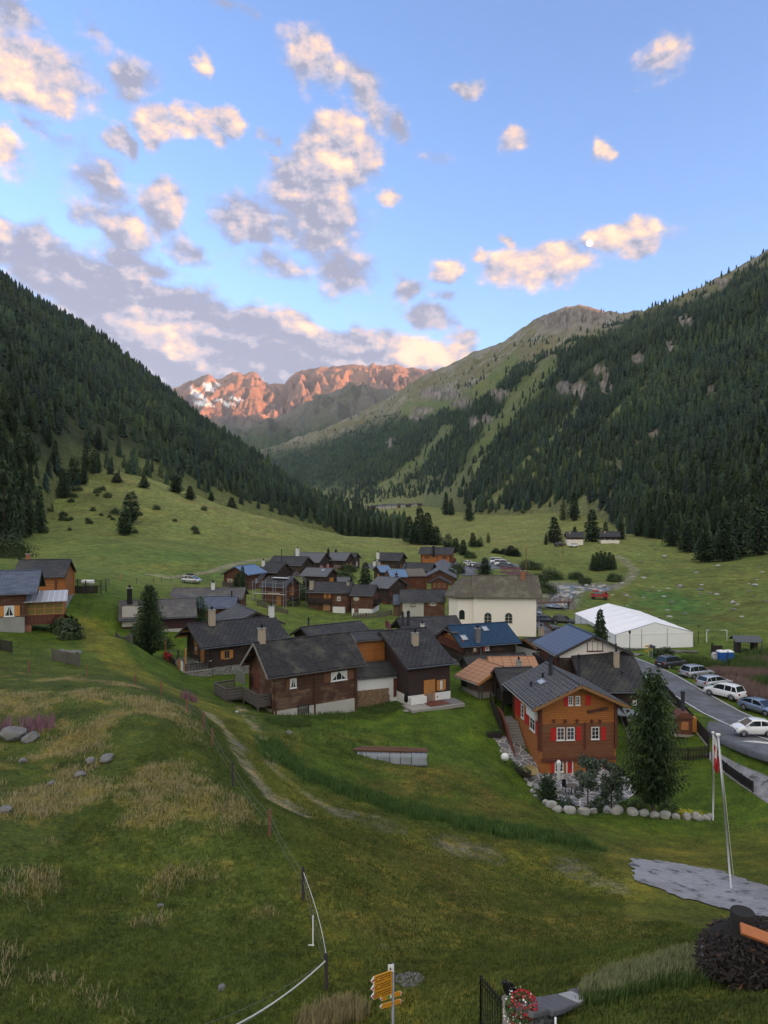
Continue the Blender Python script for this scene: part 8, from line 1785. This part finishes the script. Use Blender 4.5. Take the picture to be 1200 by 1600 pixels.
# ------------------------------------------------------------ gate, wall, flowers
def gate():
    a = at(751,16.6); b = at(786,14.6); z = min(a[2], b[2]); o = empty('iron_gate', tuple(a), 0, 'open black wrought-iron garden gate at the bottom edge', 'gate'); zt = ZC-(1526-800)/F*16.6-a[2]; e = b-a; zb = ZC-(1566-800)/F*14.6-a[2]; q = MB()
    f = lambda t, z: (e[0]*t, e[1]*t, z)
    top = lambda t: zt*(1-t)+zb*t
    q.bar(f(0,top(0)-.02), f(1,top(1)-.02),.035); q.bar(f(0,top(0)-1.05), f(1,top(1)-1.05),.035); q.bar(f(0,top(0)-.14), f(1,top(1)-.14),.02)
    for t in (0,1): q.bar(f(t,top(t)-1.2), f(t,top(t)+.03),.045)
    q.build('frame', BLK, o); q = MB()
    for i in range(1,9): t = i/9; q.tube([f(t,top(t)-1.05), f(t,top(t)+.06), f(t,top(t)+.1)],[.011,.011,.002],6)
    parts(q,'bar',BLK,o)
    p = at(795,14.6); zc_ = ZC-(1560-800)/F*14.6; o2 = MB().tube([(0,0,-1.2),(0,0,0)],.14,10).build('gate_post', plain('stone_post',(.24,.20,.16),.9), None, loc=(p[0],p[1],zc_)); tag(o2,'stone gate post beside the black gate','post')
    # the raven
    w = empty('raven_figure', (p[0],p[1],zc_), R(200), 'black raven figure sitting on the gate post', 'raven figure'); q = MB(); prof = [(-.17,0,.05,.02),(-.10,0,.08,.05),(0,0,.15,.088),(.05,0,.24,.085),(.07,0,.31,.06),(.09,0,.36,.052),(.125,0,.365,.035),(.16,0,.35,.015),(.20,0,.335,.004)]
    q.tube([(x,y,z) for x,y,z,_ in prof],[r_ for *_,r_ in prof],12); q.build('body', BLK, w); q = MB()
    for s_ in (-1,1): q.blob((-.04,s_*.075,.17),(.13,.03,.11),5,10,8,.03); 
    parts(q,'wing',BLK,w); q = MB()
    for s_ in (-1,1): q.bar((.03,s_*.035,.09),(.04,s_*.04,0),.015)
    parts(q,'leg',BLK,w)
    # flower ball
    c = P(812,1576,14.2); o = empty('flower_pot', (c[0],c[1],c[2]-.35), 0, 'round pot overflowing with red and white flowers beside the gate', 'flower pot'); MB().lathe((0,0,-.1),[(.14,0),(.22,.28),(.24,.3),(.2,.3)],16).build('pot', TERRA, o); r_ = np.random.default_rng(4)
    def ball(n, sx, cx, cz, rad): q = r_.normal(size=(n,3)); q /= np.linalg.norm(q,axis=1)[:,None]; return np.column_stack([cx+q[:,0]*rad*sx, q[:,1]*rad, cz+q[:,2]*rad*.9])
    for nm, pts, sz, mt in (('leaf', ball(700,1,0,.36,.28),.028,LEAF_S),('red_flower', ball(420,1,.07,.42,.28),.025,FLW_R),('white_flower', np.concatenate([ball(130,1,-.06,.24,.27), ball(40,1,0,.5,.27)]),.02,FLW_W)): V, Fc = petals(pts, sz, 3); np_mesh(nm, V, Fc, mt, o, kind='stuff')
    # stone wall
    a, b = P(816,1575,14.0), P(925,1549,17.0); o = empty('stone_wall', tuple(a), 0, 'low grey stone garden wall with flat capstones at the bottom edge', 'wall'); e = b-a; q = MB(); Wg = stonemat('garden_wall_stone', (.09,.09,.085), (.18,.175,.165), 4.5); L = np.hypot(e[0],e[1]); th = math.atan2(e[1],e[0]); n = 5
    for i in range(n):
        t = (i+.5)/n; c = e*t; q = MB(); t0, t1 = e*(i/n+.003), e*((i+1)/n-.003); j0 = rr.uniform(-.02,.02); q.bar((t0[0],t0[1],t0[2]-.07+j0),(t1[0],t1[1],t1[2]-.07+j0+rr.uniform(-.015,.015)),.48+.07*((i*2)%3),.12); q.build('capstone', plain('capstone',(.11,.107,.11),.9,var=.5,sc=4,bs=.5) if i != 3 else BOUL, o, bevel=.03)
    m = Matrix.Rotation(th,4,'Z'); q = MB(); q.bar((0,0,-.75),(e[0],e[1],e[2]-.75),.40,1.23); q.build('wall_body', Wg, o)
    p = at(868,13.6); tag(MB().tube([(0,0,0),(0,0,ZC-(1590-800)/F*13.6-p[2])],.02,8).build('stake', WPAINT, None, loc=tuple(p)), 'thin white stake in front of the stone wall', 'stake')
    p = at(1098,16.4); tag(MB().tube([(0,0,-.2),(0,0,ZC-(1478-800)/F*16.4-p[2])],.035,10).build('post', STEEL, None, loc=tuple(p)), 'short grey metal post left of the wood pile', 'post')
gate()
# ------------------------------------------------------------ wood pile with the stump on top
def woodpile():
    c = at(1182,16.3); o = empty('wood_heap', tuple(c), 0, 'big dark heap of split wood and brushwood in the lower right corner', 'wood heap'); base = MB(); base.blob((0,0,.35),(1.2,.95,.82),71,18,12,.08); base.build('core', plain('dark_wood_core',(.012,.010,.009),.95,bs=.5,sc=5), o); r_ = random.Random(5)
    A, B_, C_ = MB(), MB(), MB()
    for i in range(70):
        th = r_.uniform(math.pi*.75, math.pi*2.1); hgt_ = r_.uniform(-.2,.75); R_ = .98*math.sqrt(max(.05, 1-((hgt_-.35)/.82)**2)); x, y = 1.2*R_*math.cos(th), .95*R_*math.sin(th); a = th+r_.uniform(-.5,.5); L = r_.uniform(.3,.5); A.tube([(x-L*.6*math.cos(a),y-L*.6*math.sin(a),hgt_),(x+.1*math.cos(a),y+.1*math.sin(a),hgt_+r_.uniform(-.03,.03))], r_.uniform(.035,.075), 7, smooth=False)
    for i in range(1300):
        th = r_.uniform(0,2*math.pi); ph = math.acos(r_.uniform(-.25,1)); R_ = r_.uniform(.96,1.10); x, y, z = 1.2*R_*math.sin(ph)*math.cos(th), .95*R_*math.sin(ph)*math.sin(th), .35+.82*R_*math.cos(ph)
        if z < -.5: continue
        a = r_.uniform(0,6.28); L = r_.uniform(.06,.28); dz = r_.uniform(-.12,.10); q = (A if i % 13 else (B_ if i % 2 else C_)); w = r_.uniform(.012,.045); q.bar((x-L*math.cos(a)*.5,y-L*math.sin(a)*.5,z-dz*.5),(x+L*math.cos(a)*.5,y+L*math.sin(a)*.5,z+dz*.5),w,w*r_.uniform(.5,1))
    A.build('split_wood', plain('dark_split_wood',(.030,.022,.018),.9,var=.6,sc=6,bs=.3), o)['kind'] = 'stuff'; B_.build('fresh_splinter', plain('fresh_wood',(.17,.07,.03),.8,var=.4,sc=5,bs=0), o)['kind'] = 'stuff'; C_.build('grey_stick', GRW, o)['kind'] = 'stuff'
    s_ = P(1160,1452,16.2); q = MB(); q.lathe((0,0,-.12),[(.30,0),(.275,.1),(.262,.3),(.258,.53),(.25,.545),(.215,.53)],18); st = q.build('tree_stump', plain('charred_bark',(.018,.015,.013),.95,var=.5,sc=9,bs=.7), None, loc=tuple(s_)); tag(st,'black upright log stump standing on the wood heap','stump')
    b = P(1180,1459,15.7); q = MB(); q.box((0,0,0),(.62,.26,.07), m=Matrix.Rotation(R(-12),4,'Z') @ Matrix.Rotation(R(16),4,'Y') @ Matrix.Rotation(R(28),4,'X')); tag(q.build('plank', plain('orange_plank',(.40,.13,.04),.7,var=.2,sc=5,bs=.2), None, loc=tuple(b)), 'short orange plank lying on the wood heap beside the stump', 'plank')
woodpile()
# ------------------------------------------------------------ grass and flowers near us
def scatter(n, xr, yr, seed, mask):
    r_ = np.random.default_rng(seed); x = r_.uniform(*xr, n); y = np.exp(r_.uniform(math.log(yr[0]), math.log(yr[1]), n)); px, py = proj(x, y, gz(x, y)); k = (px > -40) & (px < 1240) & (py < 1640) & (r_.random(n) < mask(x, y, px, py)); return np.stack([x[k], y[k]], 1)
grassC = lambda p, s=1.0: np.clip(np.repeat((1+.5*fbm(p[:, 0]/3., p[:, 1]/3., 3))[:, None], 3, 1)*np.array([1.28, 1.08, .9]), .3, 2)
def offpatch(x, y, px, py):
    m = np.ones(len(x)); m[(px > 975) & (py > 1335) & (py < 1440)] = 0; m *= np.clip(sst(.35, 1.0, poly_dist(x, y, RUT1))*sst(.35, 1.0, poly_dist(x, y, RUT2))+.1, 0, 1); return m*(1-sst(.3, .8, spots(x, y, GRAVEL))*.95)
g = scatter(60000, (-13,13), (12,60), 5, offpatch)
blades('grass', g, .10, .022, 5, .10, GRN, 'short meadow grass covering the foreground', 'grass', tint=np.tile(grassC(g)[:, None], (1,5,1)).reshape(-1,3), seed=1)
dm = lambda x, y, px, py: leftof(x, y)*sst(-.02, .25, fbm(x/6., y/6., 4)+fbm(x/1.3, y/1.3, 3)*.15+.15*fbm(x/14., y/9., 2))*sst(18, 25, y)*(1-sst(60,72,y))
tz = scatter(11000, (-26,-2), (17,68), 6, dm)
blades('dry_grass', tz, .19, .018, 24, .22, TANG, 'tussocks of bleached dry grass in the left pasture', 'dry grass', lean=1.3, seed=2)
bk = scatter(40000, (-12,16), (42,62), 7, lambda x, y, px, py: (1-sst(.5, 1.9, poly_dist(x, y, BANK)+fbm(x/1.5,y/1.5,2)*1.5))*(px > 400)*.45)
blades('tall_grass', bk, .42, .03, 8, .14, GRN, 'band of tall blue-green grass along the bank below the lawn', 'tall grass', seed=3, tint=np.tile(np.array([[1.05,1.2,1.15]]),(len(bk)*8,1)))
fr = [(1070,1510,50),(1040,1515,50),(1000,1525,50),(960,1540,45),(985,1530,50),(940,1552,35),(1085,1500,40)]
def near_tuft(x, y, px, py): m = np.zeros(len(x)); 
def tuft_pts(lst, n, seed):
    r_ = np.random.default_rng(seed); out = []
    for px, py, rp in lst:
        h = hit(px, py); r = rp/F*h[1]; a = r_.uniform(0,6.28,n); q = np.sqrt(r_.random(n))*r; out.append(np.stack([h[0]+q*np.cos(a), h[1]+q*np.sin(a)],1))
    return np.concatenate(out)
ht = tuft_pts(fr, 160, 8); blades('tall_grass', ht, .27, .018, 12, .07, plain('verge_grass',(.21,.22,.10),.95,var=.5,sc=3,bs=0), 'pale flowering grass growing behind the stone wall', 'tall grass', seed=4)
ht2 = tuft_pts([(a, b+12, r) for a, b, r in fr], 90, 9); blades('tall_grass', ht2, .22, .025, 10, .08, GRN, 'green verge grass beside the pale flowering grass', 'tall grass', seed=5)
bt = tuft_pts([(520,1592,30),(545,1585,25),(495,1600,30)], 60, 10); blades('dry_grass', bt, .4, .02, 12, .08, TANG, 'dry grass tufts at the bottom edge below the last fence post', 'dry grass', seed=6)
fl = tuft_pts([(22,1140,34),(60,1138,26),(294,1094,12)], 20, 11); blades('willowherb', fl, .75, .05, 8, .12, PINK, 'pink willowherb in bloom by the left boulder and the pasture fence', 'wildflowers', seed=7, lean=.2)
wf = tuft_pts([(1150,1075,30),(1180,1090,35),(1165,1060,30),(1130,1058,22),(1195,1060,30),(1190,1040,26)], 380, 12); blades('willowherb', wf, 1.15, .07, 7, .3, BUSHL if False else plain('faded_willowherb',(.20,.13,.11),.95,var=.3,sc=.5,bs=0), 'faded pinkish willowherb thicket behind the parked cars', 'wildflowers', seed=8, lean=.2)
wg = tuft_pts([(1185,1050,40),(1160,1040,30),(1105,1045,20),(1085,1040,18),(1198,1075,25),(1198,1030,30)], 420, 13); blades('tall_grass', wg, 1.3, .07, 7, .3, GRN, 'rank green herbs behind the parked cars', 'tall grass', seed=9, lean=.25)
rv = tuft_pts([(812,905,30),(820,915,30),(806,897,22),(800,890,16)], 300, 14); blades('willowherb', rv[::2], .8, .10, 5, .6, PINK, 'pink willowherb bank behind the church roof', 'wildflowers', seed=10, lean=.2)
vs_ = tuft_pts([(470,1112,60),(540,1116,50),(600,1108,30),(450,1130,40),(520,1150,90)], 260, 15); blades('tall_grass', vs_, .35, .03, 8, .12, GRN, 'unmown grass in front of the weathered log house', 'tall grass', seed=11)
gv = []
for (gx, gy, gr, gk) in GRAVEL[:9]:
    h_ = hit(gx, gy); a = np.random.default_rng(int(gx)).uniform(0, 6.28, 260); q_ = np.sqrt(np.random.default_rng(int(gx)+1).random(260))*gr/F*h_[1]; gv.append(np.stack([h_[0]+q_*np.cos(a), h_[1]+1.3*q_*np.sin(a)], 1))
gv = np.concatenate(gv); gr_ = np.random.default_rng(77); sz = gr_.uniform(.015, .05, (len(gv), 1)); zz = gz(gv[:, 0], gv[:, 1])+sz[:, 0]*.3; oc = np.array([[1,0,0],[0,1,0],[-1,0,0],[0,-1,0],[0,0,.8],[0,0,-.8]])*gr_.uniform(.7, 1.3, (len(gv), 6, 3))
Vg = np.column_stack([gv, zz])[:, None, :]+oc*sz[:, None, :]; of = np.array([[0,1,4],[1,2,4],[2,3,4],[3,0,4],[1,0,5],[2,1,5],[3,2,5],[0,3,5]])
tag(np_mesh('gravel', Vg.reshape(-1, 3), (of[None]+(np.arange(len(gv))*6)[:, None, None]).reshape(-1, 3), BOULD), 'loose pebbles lying in the worn patches of the grass track', 'gravel', kind='stuff')
# ------------------------------------------------------------ moon and valley air
mo = MB().blob((0,0,0),(1,1,1),1,32,24,0).build('moon', mat('moon_surface', lambda T, b: (T.put(b.inputs['Base Color'],(.5,.5,.5,1)), T.put(b.inputs['Emission Color'],(1,.97,.86,1)), T.put(b.inputs['Emission Strength'],.34))))
d = 24000; c = P(921,380,d); mo.location = c; mo.scale = (5.2/F*d,)*3; mo['kind'] = 'structure'
HAZE = True
if HAZE:
    h = MB().box((-500,3200,1000),(17000,20600-200,2200)).build('haze', None); m = bpy.data.materials.new('valley_air'); m.use_nodes = True; T = NT(m.node_tree); T.n.clear(); v = T.new('ShaderNodeVolumePrincipled'); v.inputs['Color'].default_value = (.62,.78,1,1); v.inputs['Density'].default_value = .000030; v.inputs['Anisotropy'].default_value = .0; ou = T.new('ShaderNodeOutputMaterial'); T.lk(v.outputs[0], ou.inputs['Volume']); h.data.materials.append(m); h['kind'] = 'stuff'; h['label'] = 'thin blue evening haze filling the valley'; h['category'] = 'haze'
